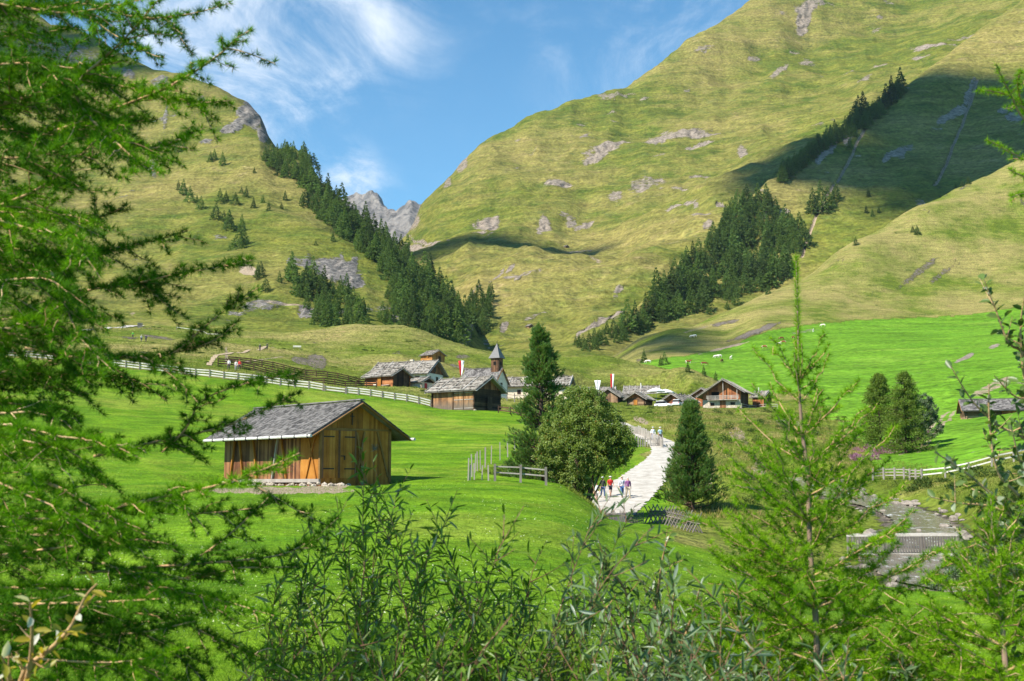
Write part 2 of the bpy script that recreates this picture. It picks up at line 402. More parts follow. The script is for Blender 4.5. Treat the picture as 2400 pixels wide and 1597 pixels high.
rock = np.maximum(rock, .62 * smooth((fbm(GX / 14, GY / 26, 4, 41) - .52) / .12) * rough)
dr, _ = seg_dist(GX, GY, RIVER)
rock = np.maximum(rock, .75 * (1 - smooth((dr - 2.0) / 1.6)))
earth = blobs(GP, GQ, [(1730, 1020, 26, 14, 40, .75), (1500, 985, 18, 7, 25, .7), (1870, 1000, 50, 14, 15, .7), (1780, 1100, 20, 16, 0, .7), (1660, 1120, 10, 30, 0, .7), (1370, 1110, 12, 5, 0, .3), (1700, 815, 60, 3, -14, .7), (1640, 770, 50, 3, -16, .5), (2330, 905, 60, 10, -25, .6), (660, 1150, 160, 8, 0, 1.0), (770, 1140, 40, 8, 0, .9), (600, 845, 60, 1.5, -8, .8), (530, 832, 4, 22, 0, .8)], 33)
dryA = np.where(lush, .05 + .25 * smooth((fbm(GX / 8, GY / 12, 3, 51) - .1) / .5) * (1 - smooth((GY - 75) / 30)), .52)
dryA = np.where(pasture, -.25, dryA)
dryA = np.where((GY > pastop) & (GP > 1420), .72, dryA)
dryA = np.where(~lush & (GY < 300) & (GP > 1400) & ~pasture, .12 + .5 * smooth((fbm(GX / 9, GY / 14, 3, 53) - .1) / .5), dryA)
dryA = np.where(GP > 2420, .3, dryA)
wheel = np.zeros_like(GX)
for tr in ([(2110, 1055, 140), (2160, 1020, 165), (2200, 985, 195), (2225, 960, 225)], [(2150, 1055, 140), (2190, 1020, 165), (2222, 985, 195), (2243, 960, 225)]):
    dd, _ = seg_dist(GX, GY, [at(*q) for q in tr]); wheel = np.maximum(wheel, .6 * (1 - smooth((dd - .2) / .5)))
mask = np.stack([rock, dryA, np.maximum(earth, wheel), np.ones_like(rock)], -1).reshape(-1, 4)

M = {}
M['meadow'] = ground_mat('meadow grass', (.07, .165, .006), (.14, .25, .010), (.21, .25, .035), 22, 2.6, .22, .7, (1, 1, 1))
M['pasture'] = ground_mat('pasture grass', (.085, .20, .012), (.125, .255, .018), (.18, .26, .04), 120, 18, 2.2, .5, (.6, 1.4, 2))
M['hill'] = ground_mat('rough hill grass', (.085, .125, .014), (.16, .20, .025), (.26, .23, .075), 46, 7, .8, .95, (1, 1, 1.5), (.32, .22, .11), (.055, .08, .014))
allF = grid_faces(len(DR), NC)
fc = lambda A: A.reshape(-1)[allF].mean(1)
fl = lush.reshape(-1)[allF].all(1); fp = pasture.reshape(-1)[allF].all(1) & ~fl
V3 = np.stack([GX, GY, GZ], -1).reshape(-1, 3)
def sub(name, sel, mat):
    F = allF[sel]; ids, inv = np.unique(F, return_inverse=True)
    o = link(name, np_mesh(name, V3[ids], inv.reshape(F.shape), mat, True, mask[ids])); o['kind'] = 'structure'
    return o
sub('meadow', fl, M['meadow']); sub('pasture', fp, M['pasture']); sub('hillside', ~fl & ~fp, M['hill'])

# ------------------------------------------------------------------ mountains as lofted sheets
SHEETS = {}
def sheet(name, cons, u0, u1, nc, rows, disp, masks, mat):
    us = np.linspace(ray(u0, 700)[0], ray(u1, 700)[0], nc); D = []; Z = []
    for c in cons:
        a = np.array(sorted((ray(p[0], p[1])[0], p[2], ray(p[0], p[1])[1] * p[2]) for p in c))
        D.append(np.interp(us, a[:, 0], a[:, 1])); Z.append(np.interp(us, a[:, 0], a[:, 2]))
    D = np.array(D); Z = np.array(Z)
    tq = np.concatenate([np.linspace(k, k + 1, n, endpoint=False) for k, n in enumerate(rows)] + [[len(cons) - 1.0]])
    kk = np.arange(len(cons)); DD = pchip(kk, D, tq); ZZ = pchip(kk, Z, tq); X = us[None, :] * DD
    P, Q = project(X, DD, ZZ)
    tc = tq[:, None]; mk = masks(X, DD, ZZ, P, Q, tc)
    X, DD, ZZ = disp(X, DD, ZZ, P, Q, mk, tc)
    V = np.stack([X, DD, ZZ], -1).reshape(-1, 3); F = grid_faces(len(tq), nc)
    o = link(name, np_mesh(name, V, F, mat, True, np.stack([mk[0], mk[1], mk[2], np.ones_like(mk[0])], -1).reshape(-1, 4)))
    o['kind'] = 'structure'
    SHEETS[name] = BVHTree.FromPolygons([tuple(v) for v in V], [tuple(f) for f in F[:, ::1]])
    return o
def back(c, dd, dy): return [(p[0], p[1] + dy, p[2] + dd) for p in c]
M['mount'] = ground_mat('mountain grass', (.072, .104, .015), (.16, .165, .027), (.215, .185, .056), 230, 30, 4.0, .55, (1, 1, 2.0), (.31, .23, .12), (.075, .10, .028))
M['mountL'] = ground_mat('left mountain grass', (.072, .104, .015), (.16, .165, .027), (.205, .178, .052), 160, 22, 2.6, .6, (1, 1, 2.0), (.31, .23, .12), (.07, .095, .022), stops=((.03, .03, .03), (.15, .14, .13), (.38, .34, .30)))  # darker rock ramp: partly its own colour, partly crag shade put in

Lsky = [(-600, -200, 1500), (0, 0, 1400), (120, 55, 1370), (166, 63, 1350), (204, 76, 1325), (238, 92, 1300), (258, 112, 1280), (292, 132, 1250), (326, 143, 1225), (360, 163, 1200), (431, 176, 1150), (475, 202, 1125), (536, 223, 1100), (577, 246, 1080), (611, 276, 1060), (630, 318, 1045), (648, 348, 1030), (690, 352, 1010), (720, 375, 990), (745, 412, 970), (781, 455, 950), (830, 500, 920), (886, 545, 890), (952, 592, 850), (1019, 648, 810), (1070, 700, 780), (1105, 757, 760), (1135, 822, 740), (1250, 900, 740)]
Lc = [[(-600, 830, 430), (0, 820, 440), (300, 812, 445), (700, 812, 450), (900, 820, 480), (1050, 860, 520), (1250, 900, 600)],
      [(-600, 740, 520), (0, 742, 520), (300, 747, 520), (500, 750, 520), (700, 760, 520), (860, 752, 530), (960, 755, 560), (1060, 800, 600), (1150, 850, 640), (1250, 900, 680)],
      [(-600, 690, 560), (0, 705, 560), (300, 708, 560), (500, 712, 560), (700, 722, 556), (860, 722, 560), (960, 725, 590), (1060, 780, 630), (1150, 845, 660), (1250, 900, 690)],
      [(-600, 560, 700), (0, 580, 680), (300, 600, 660), (500, 600, 650), (650, 610, 640), (740, 640, 612), (860, 650, 620), (950, 680, 640), (1060, 745, 665), (1140, 828, 690), (1250, 900, 700)],
      [(-600, 350, 950), (0, 380, 950), (300, 400, 900), (500, 430, 850), (620, 450, 820), (720, 490, 790), (800, 535, 770), (900, 605, 750), (1000, 665, 735), (1090, 745, 720), (1140, 822, 715), (1250, 900, 715)],
      Lsky, back(Lsky, 160, 70), back(Lsky, 700, 420)]
def maskL(X, Y, Z, P, Q, t):
    r = blobs(P, Q, [(585, 265, 40, 16, 25), (622, 295, 14, 30, 15), (545, 285, 30, 12, -20), (790, 622, 60, 24, 12), (745, 605, 40, 14, 0, .8), (820, 640, 34, 16, 10), (690, 605, 20, 8, 0, .6), (375, 195, 20, 18, 30, .75), (300, 170, 22, 14, 20, .7), (360, 385, 14, 20, 10, .7), (388, 270, 5, 36, 8, .7), (480, 320, 14, 8, 0, .8), (470, 235, 10, 12, 0, .6), (725, 728, 26, 14, 0, .9), (850, 720, 90, 6, 0, .6), (930, 745, 30, 8, 0, .7), (1010, 640, 16, 20, 40, .8), (1095, 780, 12, 30, 20, .9), (150, 130, 90, 45, 20, .6)], 61)
    r = np.maximum(r, .58 * smooth((fbm(X / 60, Y / 60, 4, 63) - .5) / .15))
    e = blobs(P, Q, [(585, 628, 24, 12, 30, 1), (660, 715, 90, 2, 0, .9), (310, 735, 6, 10, 40, .5)], 65)
    dry = .40 + .35 * smooth((520 - np.abs(Q - 420)) / 520 - .35) - .35 * smooth((P - 640) / 120) * smooth((Q - 560) / 60) - .25 * smooth((180 - np.abs(P - 560)) / 180) * smooth((Q - 600) / 50)
    return r, dry, e
def dispL(X, Y, Z, P, Q, mk, t):
    k = smooth((t - 1.2) / .8)
    g = fbm(X / 130, Y / 130, 6, 71)
    Z = Z + k * (7 * g - 8 * np.abs(fbm(X / 75, Y / 170, 4, 73))) + .4 * np.abs(fbm(X / 7, Y / 7, 3, 74))
    sharp = np.abs(perlin(X / 9 + Z / 30, Z / 14, 77)) * 14 + np.abs(perlin(X / 4, Z / 6, 78)) * 5
    return X, Y + mk[0] * (sharp - 5) * smooth((mk[0] - .3) / .3), Z
sheet('mountain_left', Lc, -560, 1240, 560, [8, 30, 60, 90, 120, 14, 6], dispL, maskL, M['mountL'])

Rsky = [(800, 640, 1400), (900, 600, 1430), (956, 548, 1450), (987, 487, 1500), (1027, 450, 1530), (1065, 405, 1560), (1095, 381, 1580), (1122, 351, 1600), (1153, 330, 1620), (1207, 308, 1650), (1265, 281, 1680), (1309, 266, 1700), (1340, 247, 1720), (1384, 235, 1750), (1428, 213, 1770), (1479, 191, 1800), (1513, 167, 1820), (1564, 133, 1860), (1600, 111, 1900), (1702, 42, 2000), (1763, 0, 2050), (1900, -90, 2150), (2200, -280, 2300), (2700, -560, 2500)]
Rc = [[(800, 900, 600), (1100, 880, 620), (1300, 870, 620), (1500, 860, 640), (1800, 840, 700), (2700, 700, 900)],
      [(800, 860, 740), (1000, 850, 740), (1080, 830, 730), (1120, 812, 710), (1150, 818, 700), (1200, 814, 690), (1300, 810, 690), (1400, 800, 700), (1500, 775, 760), (1800, 660, 900), (2700, 450, 1250)],
      [(800, 760, 900), (1000, 720, 880), (1080, 700, 860), (1130, 720, 800), (1200, 730, 790), (1300, 735, 790), (1450, 715, 810), (1600, 620, 920), (1800, 500, 1050), (2700, 150, 1550)],
      [(800, 690, 1050), (1000, 650, 1000), (1100, 625, 960), (1200, 625, 930), (1300, 630, 930), (1450, 610, 950), (1600, 540, 1030), (1800, 410, 1180), (2100, 210, 1500), (2700, -50, 1850)],
      [(800, 650, 1200), (960, 600, 1180), (1100, 580, 1130), (1250, 575, 1120), (1400, 555, 1130), (1600, 470, 1220), (1800, 330, 1370), (2100, 150, 1700), (2700, -150, 2050)],
      [(800, 630, 1330), (960, 565, 1330), (1027, 490, 1340), (1150, 440, 1350), (1300, 405, 1400), (1500, 335, 1500), (1700, 235, 1650), (1830, 130, 1800), (1900, 110, 1860), (2100, 60, 1950), (2700, -300, 2350)],
      Rsky, back(Rsky, 200, 80), back(Rsky, 800, 420)]
def maskR(X, Y, Z, P, Q, t):
    r = blobs(P, Q, [(b[0], b[1], b[2] * .85, b[3] * .68, *(b[4:5] or (0,)), .92 * (b[5] if len(b) > 5 else 1.05)) for b in [(1145, 505, 40, 26, -10), (1125, 530, 24, 14, -10), (1275, 508, 20, 20, -20), (1425, 350, 62, 16, -8), (1450, 330, 40, 10, -10), (1400, 365, 34, 10, -12), (1540, 330, 42, 26, -10), (1600, 325, 70, 12, -8), (1650, 325, 40, 9, -12), (1310, 424, 42, 9, -4), (1340, 490, 16, 8, -10, .8), (1370, 490, 30, 8, -14, .9), (1500, 435, 30, 16, -5, .75), (1440, 445, 20, 14, 0, .75), (1520, 425, 50, 16, 0, .65), (995, 560, 55, 14, -6), (960, 575, 30, 10, 0), (1000, 545, 60, 4, -4, .9), (965, 520, 18, 40, 42, .75), (1080, 382, 14, 22, 40, .75), (1050, 425, 6, 24, 38, .7), (1885, 35, 22, 40, 15), (1890, 10, 30, 20, 0), (1880, 60, 16, 14, 0, .9), (1920, 0, 40, 10, 0, .8), (2185, 108, 56, 7, -4), (2160, 135, 22, 5, -8, .9), (1825, 160, 30, 12, -40, .85), (1770, 125, 20, 7, -15, .8), (2070, 160, 36, 6, -10, .8), (2020, 190, 30, 5, -25, .7), (1640, 345, 44, 6, -15), (1740, 350, 16, 16, -20, .85), (1640, 410, 26, 9, -15, .85), (1600, 495, 40, 5, -8, .9), (1640, 510, 30, 4, -12, .9), (1690, 485, 16, 5, 0, .9), (1660, 525, 14, 8, -20, .8), (1165, 640, 30, 5, -35, .8), (1195, 630, 16, 5, -20, .8), (1215, 655, 14, 8, -30, .9), (1110, 670, 26, 4, -35, .7), (1180, 745, 10, 22, 30, .9), (1255, 725, 40, 4, -12, .5), (1450, 690, 16, 8, -20, .7), (1430, 745, 40, 7, -18, .9), (1400, 760, 60, 6, -14, .9), (1610, 215, 12, 8, -30, .7), (1510, 222, 14, 6, -20, .7), (1250, 345, 14, 4, -25, .6), (1210, 390, 14, 4, -30, .6), (1370, 310, 14, 5, -25, .7), (1360, 285, 14, 4, 0, .6)]], 81)
    r = np.maximum(r, .60 * smooth((fbm(X / 80, Z / 34, 4, 83) - .46) / .15))
    e = blobs(P, Q, [(1300, 595, 200, 2, 3, .55), (1560, 575, 120, 2, -8, .5)], 85)
    dry = .44 + .35 * fbm(X / 220, Y / 220, 3, 87) - .3 * smooth((P - 1850) / 200) * (1 - smooth((Q - 160) / 90))
    return r, dry, e
def dispR(X, Y, Z, P, Q, mk, t):
    k = smooth((t - .8) / .8)
    Z = Z + k * (19 * fbm(X / 190, Y / 190, 6, 91) - 17 * np.abs(fbm(X / 120, Y / 260, 4, 93))) + k * .9 * np.abs(fbm(X / 14, Y / 14, 4, 94))
    terr = smooth(1 - np.abs(t - 3.4) / 1.5)
    Z = Z + terr * (9 * np.abs(fbm(X / 90, Y / 60, 4, 95)))
    sharp = np.abs(perlin(X / 14 + Z / 40, Z / 16, 97)) * 16 + np.abs(perlin(X / 6, Z / 8, 98)) * 6
    return X, Y + mk[0] * (sharp - 4) * smooth((mk[0] - .3) / .3), Z
sheet('mountain_right', Rc, 820, 2660, 640, [6, 40, 60, 60, 80, 90, 14, 6], dispR, maskR, M['mount'])

Screst = [(1300, 838, 680), (1380, 812, 700), (1440, 772, 740), (1500, 707, 800), (1600, 607, 900), (1700, 517, 980), (1800, 427, 1060), (1880, 375, 1120), (1930, 338, 1160), (1977, 305, 1200), (2030, 272, 1225), (2075, 245, 1250), (2143, 191, 1290), (2211, 137, 1330), (2279, 82, 1380), (2390, 0, 1450), (2800, -330, 1700)]
Sc = [[(1300, 870, 640), (1400, 850, 660), (1600, 820, 720), (1770, 770, 760), (1940, 700, 820), (2085, 620, 860), (2280, 540, 920), (2400, 480, 950), (2800, 280, 1050)],
      [(1300, 845, 660), (1400, 820, 690), (1500, 795, 740), (1600, 768, 790), (1770, 712, 830), (1940, 628, 880), (2085, 540, 930), (2280, 455, 1000), (2400, 390, 1030), (2800, 150, 1150)],
      [(1300, 841, 670), (1440, 790, 725), (1600, 695, 845), (1770, 575, 940), (1940, 465, 1010), (2085, 395, 1080), (2280, 275, 1180), (2400, 205, 1220), (2800, -100, 1400)],
      Screst, back(Screst, 90, 50), back(Screst, 500, 400)]
def maskS(X, Y, Z, P, Q, t):
    r = blobs(P, Q, [(1940, 345, 30, 12, -45, .95), (1985, 325, 12, 18, 20, .9), (1920, 370, 10, 10, -40, .8), (2235, 258, 40, 10, -32, .9), (2270, 215, 8, 40, 22, .7), (2105, 355, 30, 12, -30, .85), (2075, 378, 12, 6, -30, .8), (2380, 270, 24, 14, 0, .8), (2350, 255, 16, 10, 0, .7), (2300, 470, 30, 9, -20, .8), (2240, 470, 26, 10, -20, .8), (1820, 515, 18, 12, 0, .9), (1790, 500, 10, 8, 0, .8), (2330, 500, 24, 8, -20, .7)], 101)
    r = np.maximum(r, .55 * smooth((fbm(X / 40, Z / 26, 4, 103) - .5) / .15))
    gl = [(2290, 185), (2262, 260), (2235, 330), (2215, 380), (2190, 430)], [(2025, 300), (2000, 350), (1975, 400), (1930, 470), (1900, 530), (1880, 600)]
    e = np.zeros_like(X)
    for g in gl:
        d, _ = seg_dist(P, Q, [(a, b, 0) for a, b in g]); e = np.maximum(e, .95 * (1 - smooth((d - 1.5) / 4)))
    dry = .62 - .5 * smooth((Q - 330) / 150) * (1 - smooth((P - 2150) / 150)) * smooth((P - 1850) / 60) + .2 * smooth((280 - Q) / 200)
    return r, dry, e
def dispS(X, Y, Z, P, Q, mk, t):
    k = smooth((t - .9) / .6)
    Z = Z + k * (5 * fbm(X / 100, Y / 100, 5, 111) - 7 * np.abs(fbm(X / 60, Y / 150, 4, 113))) + .6 * np.abs(fbm(X / 10, Y / 10, 3, 114)) - 3 * mk[2]
    return X, Y, Z
sheet('mountain_spur', Sc, 1320, 2760, 520, [6, 80, 110, 10, 6], dispS, maskS, M['mount'])

Fsky = [(700, 520, 3900), (790, 478, 3900), (834, 456, 3900), (850, 462, 3850), (873, 450, 3800), (888, 463, 3800), (896, 474, 3800), (902, 486, 3780), (911, 498, 3700), (919, 494, 3700), (929, 503, 3700), (936, 498, 3650), (943, 492, 3600), (950, 488, 3600), (956, 480, 3600), (966, 476, 3600), (974, 482, 3600), (983, 487, 3600), (1000, 480, 3600), (1060, 470, 3600), (1150, 540, 3600)]
Fc = [[(700, 700, 2400), (1150, 700, 2400)], [(700, 620, 2900), (880, 600, 2900), (900, 560, 3000), (1150, 600, 2900)], [(700, 560, 3400), (850, 500, 3600), (900, 515, 3500), (960, 510, 3300), (1150, 570, 3300)], Fsky, back(Fsky, 200, 60), back(Fsky, 700, 200)]
M['peak'] = (lambda t, co: (t.base(t.mix(t.mr(t.noise(t.mapping(co, (1, 1, .5)), 1 / 60, 8, .75, .6), .35, .65), (.10, .10, .10), (.40, .36, .32))), t.bump(t.noise(co, 1 / 40, 8, .7), .9, 40), t.m)[-1])(*(lambda t: (t, t.coord()))(NT('peak rock')))
sheet('far_peaks', Fc, 720, 1130, 170, [16, 40, 60, 10, 4], lambda X, Y, Z, P, Q, mk, t: (X, Y - 60 * np.abs(fbm(X / 90 + Z / 260, Z / 150, 4, 121)) * smooth((3.02 - t) / .3), Z + 10 * fbm(X / 30, Y / 60, 3, 122)), lambda X, Y, Z, P, Q, t: (np.zeros_like(X), np.zeros_like(X), np.zeros_like(X)), M['peak'])

GB = BVHTree.FromPolygons([tuple(v) for v in V3], [tuple(f) for f in allF])
SHEETS['ground'] = GB
def hit(px, py, names):
    u, s = ray(px, py); d = Vector((u, 1, s)).normalized(); best = None
    for n in names:
        r = SHEETS[n].ray_cast(Vector((0, 0, 0)) + d * 1.0, d)
        if r[0] is not None and (best is None or r[3] < best[3]): best = r
    return best[0].copy() if best else None
def onground(px, d):
    x = ray(px, HOR)[0] * d
    return Vector((x, d, gz(x, d)))

# path and river surfaces, laid on the carved ground
def ribbon(name, poly, width, mat, lift, nw=11, edge=.0, seed=0):
    P = np.array(poly); n = len(P)
    if not hasattr(width, '__len__'): width = np.full(n, width)
    T = np.gradient(P[:, :2], axis=0); T /= np.linalg.norm(T, axis=1)[:, None]
    Nn = np.stack([-T[:, 1], T[:, 0]], 1)
    w = np.linspace(-1, 1, nw)
    wob = 1 + edge * perlin(np.arange(n)[:, None] * .35, np.sign(w)[None, :] * 7 + 3, seed)
    XY = P[:, None, :2] + Nn[:, None, :] * (w[None, :, None] * np.array(width)[:, None, None] * wob[:, :, None])
    Z = ground_z(XY[..., 0].ravel(), XY[..., 1].ravel()).reshape(n, nw) + lift
    o = link(name, np_mesh(name, np.concatenate([XY, Z[..., None]], -1).reshape(-1, 3), grid_faces(n, nw), mat, True)); o['kind'] = 'structure'
    return o
t = NT('pale gravel'); co = t.coord(); n1 = t.noise(co, 1.2, 5, .6); n2 = t.noise(co, 9, 3)
t.base(t.mix(t.mr(t.math('ADD', n1, t.math('MULTIPLY', n2, .4)), .5, .9), (.30, .275, .235), (.52, .49, .44))); t.bump(n2, .4, .04); M['gravel'] = t.m
M['trail'] = plain('trodden earth', (.36, .28, .18), .95, .3, 2)
dense = spline([tuple(p) for p in PATH], 4)
ribbon('path', dense, np.interp(np.linspace(0, 1, len(dense)), np.linspace(0, 1, len(PATH_W)), PATH_W), M['gravel'], .05, 13, .16, 3)
ribbon('lane', spline([hit(x, y, ['ground']) for x, y in ((200, 777), (250, 770), (300, 766), (330, 765))], 8), 1.6, M['gravel'], .25, 5, .1, 5)
ribbon('trail', spline([hit(x, y, ['ground']) for x, y in ((490, 858), (497, 846), (505, 836), (540, 829), (580, 822), (640, 815))], 8), .45, M['trail'], .12, 5, .3, 6)
t = NT('stream water'); co = t.coord(); n1 = t.noise(t.mapping(co, (1, .5, 1)), 1.6, 6, .7, .6); n2 = t.noise(co, .55, 3)
foam = t.math('MULTIPLY', t.mr(n1, .52, .68), t.mr(n2, .35, .6))
t.base(t.mix(foam, (.15, .13, .10), (.60, .62, .60))); t.set(t.b.inputs['Roughness'], t.mr(foam, 0, 1, .12, .7)); t.bump(n1, .8, .12); t.b.inputs['Specular IOR Level'].default_value = .6; M['water'] = t.m
ribbon('stream', spline([tuple(p) for p in RIVER], 3), 1.9, M['water'], .12, 9, .25, 9)
# ------------------------------------------------------------------ wood, roof and stone materials
M['board_new'] = wood_mat('fresh larch boards', (.13, .05, .008), (.30, .115, .016), (.46, .21, .04), isl=.45)
M['board_old'] = wood_mat('old brown boards', (.035, .014, .008), (.14, .055, .024), (.30, .14, .06), isl=.6)
M['board_sun'] = wood_mat('sunburnt barn boards', (.05, .024, .010), (.28, .135, .05), (.46, .25, .11), isl=.45, foot=(.6, 1.9, (.05, .04, .032), (.24, .19, .14)))
M['board_dark'] = wood_mat('dark and shaded timber', (.014, .009, .006), (.045, .024, .013), (.13, .075, .04), along='Y', isl=.5)  # dark timber; on walls away from the sun it paints their shade
M['log'] = wood_mat('weathered logs', (.05, .03, .018), (.17, .10, .055), (.34, .22, .13), along='X', grain=9, isl=.6)
M['log_red'] = wood_mat('reddish logs', (.09, .03, .012), (.27, .095, .035), (.42, .18, .07), along='X', grain=9, isl=.5)
M['log_orange'] = wood_mat('orange planks', (.18, .075, .02), (.38, .17, .045), (.5, .26, .08), along='X', grain=9, isl=.4)
M['shingle'] = wood_mat('grey shingles', (.035, .032, .031), (.10, .092, .088), (.21, .195, .185), along='X', grain=10, isl=.75)
M['shingle_old'] = wood_mat('bleached roof boards', (.022, .019, .016), (.105, .092, .078), (.29, .26, .225), along='X', grain=8, isl=.85)
M['pole'] = wood_mat('silvered poles', (.14, .12, .10), (.34, .31, .27), (.52, .49, .45), along='Y', grain=9, isl=.6)
M['rail'] = wood_mat('pale fence rails', (.36, .33, .28), (.56, .53, .47), (.70, .67, .61), along='X', grain=6, isl=.5)
M['post'] = wood_mat('dark fence posts', (.05, .045, .038), (.13, .115, .10), (.24, .21, .18), isl=.6)
M['grey_post'] = wood_mat('grey split posts', (.10, .085, .075), (.25, .22, .19), (.40, .36, .32), isl=.6)
M['trim'] = wood_mat('brown trim', (.09, .045, .015), (.22, .115, .035), (.34, .19, .06), along='Y', isl=.3)
M['plaster'] = plain('white plaster', (.72, .66, .55), .9, .12, 1.2, bump=.2)
M['plaster_warm'] = plain('cream plaster', (.62, .52, .40), .9, .2, 1.5, bump=.3)
M['masonry'] = stone_mat('rubble masonry', (.30, .25, .19), (.58, .50, .40), 2.6)
M['rubble'] = stone_mat('pale rubble', (.26, .22, .17), (.48, .42, .34), 4)
M['stone'] = plain('grey stone', (.25, .215, .18), .9, .35, 3, bump=.4)
M['iron'] = plain('black iron', (.012, .012, .012), .5, .2)
M['gutter'] = plain('silvered gutter', (.55, .53, .50), .6, .2, 5)
M['darkglass'] = plain('dark window glass', (.012, .013, .015), .35, .1); M['darkglass'].node_tree.nodes['Principled BSDF'].inputs['Specular IOR Level'].default_value = .15
M['void'] = plain('painted opening shade', (.008, .007, .006), .9, .1)  # near-black panels paint the unlit inside of openings
M['frame'] = plain('window frame', (.16, .08, .04), .7, .2)

def house(name, label, cat, px, py, d, yaw, side, W, L, h, ridge=None, ra=.5, hr=None, ov=.6, ovg=.5, walls=('planks', 'board_old', 'planks', 'board_old'), roof='shingle_old', course=.42, wid=(.2, .5), poles=3, stones=10, seed=1, gable=None, base=None, group='alpine village buildings'):
    """Gabled building: gable wall at y=0 (width W along x), ridge along y (length L). walls = kind,material of the gable walls, then of the long walls."""
    rg = random.Random(seed); yaw = R(yaw)
    root = thing(name, label, cat, at(px, py, d), yaw, group)
    x0 = 0 if side == 'L' else -W
    hr = h if hr is None else hr; a = ra * W; zr = ridge if ridge else h + a * .5
    top = lambda x: h + (zr - h) * x / a if x < a else hr + (zr - hr) * (W - x) / (W - a)
    o = lambda x, y, z: Vector((x + x0, y, z))
    def vboards(mb, p, q, topf, z0=0., bw=.155, t=.05):
        p, q = Vector(p), Vector(q); n = max(2, int((q - p).length / bw)); e = (q - p).normalized(); nn = Vector((e.y, -e.x, 0))
        for i in range(n):
            u0, u1 = i / n, (i + 1) / n; off = rg.uniform(0, .018)
            P0 = p.lerp(q, u0); P1 = p.lerp(q, u1 - .012 / n * 2); za, zb = topf(u0), topf(u1)
            if max(za, zb) - z0 < .05: continue
            mb.hexa([o(*(P0 + nn * off)) + Vector((0, 0, z0)), o(*(P1 + nn * off)) + Vector((0, 0, z0)), o(*(P1 - nn * t)) + Vector((0, 0, z0)), o(*(P0 - nn * t)) + Vector((0, 0, z0)),
                     o(*(P0 + nn * off)) + Vector((0, 0, za)), o(*(P1 + nn * off)) + Vector((0, 0, zb)), o(*(P1 - nn * t)) + Vector((0, 0, zb)), o(*(P0 - nn * t)) + Vector((0, 0, za))])
    def logs(mb, p, q, z0, z1, lh=.24):
        p, q = Vector(p), Vector(q); e = (q - p).normalized(); nn = Vector((e.y, -e.x, 0)); n = max(1, round((z1 - z0) / lh)); lh = (z1 - z0) / n
        for i in range(n):
            ex = rg.uniform(.1, .28); off = rg.uniform(.0, .05); zz = z0 + i * lh
            mb.box(o(*(p - e * ex + nn * off)) + Vector((0, 0, zz + .012)), e * ((q - p).length + 2 * ex), -nn * .2, (0, 0, lh - .024))
    def slab(mb, p, q, z0, topf, t=.25):
        p, q = Vector(p), Vector(q); e = (q - p).normalized(); nn = Vector((e.y, -e.x, 0))
        cuts = [0, .5 if topf(.5) > topf(.0) + .01 or topf(.5) > topf(1) + .01 else .5, 1]
        for u0, u1 in zip(cuts[:-1], cuts[1:]):
            A, B = p.lerp(q, u0), p.lerp(q, u1)
            mb.hexa([o(*A) + Vector((0, 0, z0)), o(*B) + Vector((0, 0, z0)), o(*(B - nn * t)) + Vector((0, 0, z0)), o(*(A - nn * t)) + Vector((0, 0, z0)),
                     o(*A) + Vector((0, 0, topf(u0))), o(*B) + Vector((0, 0, topf(u1))), o(*(B - nn * t)) + Vector((0, 0, topf(u1))), o(*(A - nn * t)) + Vector((0, 0, topf(u0)))])
    sides = [((0, 0, 0), (W, 0, 0), 'g'), ((W, 0, 0), (W, L, 0), 'r'), ((W, L, 0), (0, L, 0), 'gb'), ((0, L, 0), (0, 0, 0), 'l')]
    z0 = base or -.5
    for p, q, k in sides:
        kind, mt = (walls[0], walls[1]) if k[0] == 'g' else (walls[2], walls[3])
        if k == 'r' and len(walls) > 4: kind, mt = walls[4], walls[5]
        if k == 'g' and len(walls) > 6: kind, mt = walls[6], walls[7]
        mb = MB(); zmax = h if k in ('l',) else hr
        topf = (lambda u: top(u * W)) if k == 'g' else (lambda u: top((1 - u) * W)) if k == 'gb' else (lambda u, zz=zmax: zz)
        if kind == 'planks': vboards(mb, p, q, topf, z0)
        elif kind == 'slab': slab(mb, p, q, z0, topf)
        elif kind == 'logs':
            hh = min(h, hr) if k[0] == 'g' else zmax
            logs(mb, p, q, z0, hh)
        mb.build('wall', M[mt], root)
        if k[0] == 'g' and kind == 'logs' or (k[0] == 'g' and gable and kind == 'slab'):
            gm = MB(); hh = min(h, hr) - (.15 if kind == 'slab' else 0)
            pp, qq = (p, q)
            if kind == 'slab': nn = Vector((0, -1 if k == 'g' else 1, 0)) * .03; pp = Vector(p) + nn; qq = Vector(q) + nn
            vboards(gm, pp, qq, (lambda u: max(hh, topf(u))), hh, .2); gm.build('gable', M[gable or mt], root)
    # roof: two pitched decks covered with overlapping boards
    def slope(xe, ze, xr, zr_, nm):
        mb = MB(); E = Vector((xe, 0, ze)); Rr = Vector((xr, 0, zr_)); s = Rr - E; ln = s.length; s.normalize()
        nrm = Vector((-s.z, 0, s.x)) if s.x > 0 else Vector((s.z, 0, -s.x))
        y0, y1 = -ovg, L + ovg
        mb.box(o(E.x, y0, E.z) - nrm * .02, s * ln, Vector((0, y1 - y0, 0)), -nrm * .09)
        n = max(3, int(ln / course))
        for i in range(n):
            y = y0
            while y < y1 - .05:
                w_ = min(rg.uniform(*wid), y1 - y); j = rg.uniform(-.05, .05) * course; l2 = course * rg.uniform(1.25, 1.5)
                st = i * ln / n + j; l2 = min(l2, ln - st + .02)
                mb.box(o(E.x, y + .008, E.z) + s * st + nrm * (.05 + rg.uniform(0, .015)), s * l2 - nrm * .035, Vector((0, w_ - .016, 0)), nrm * .028)
                y += w_
        r_ = mb.build(nm, M[roof], root)
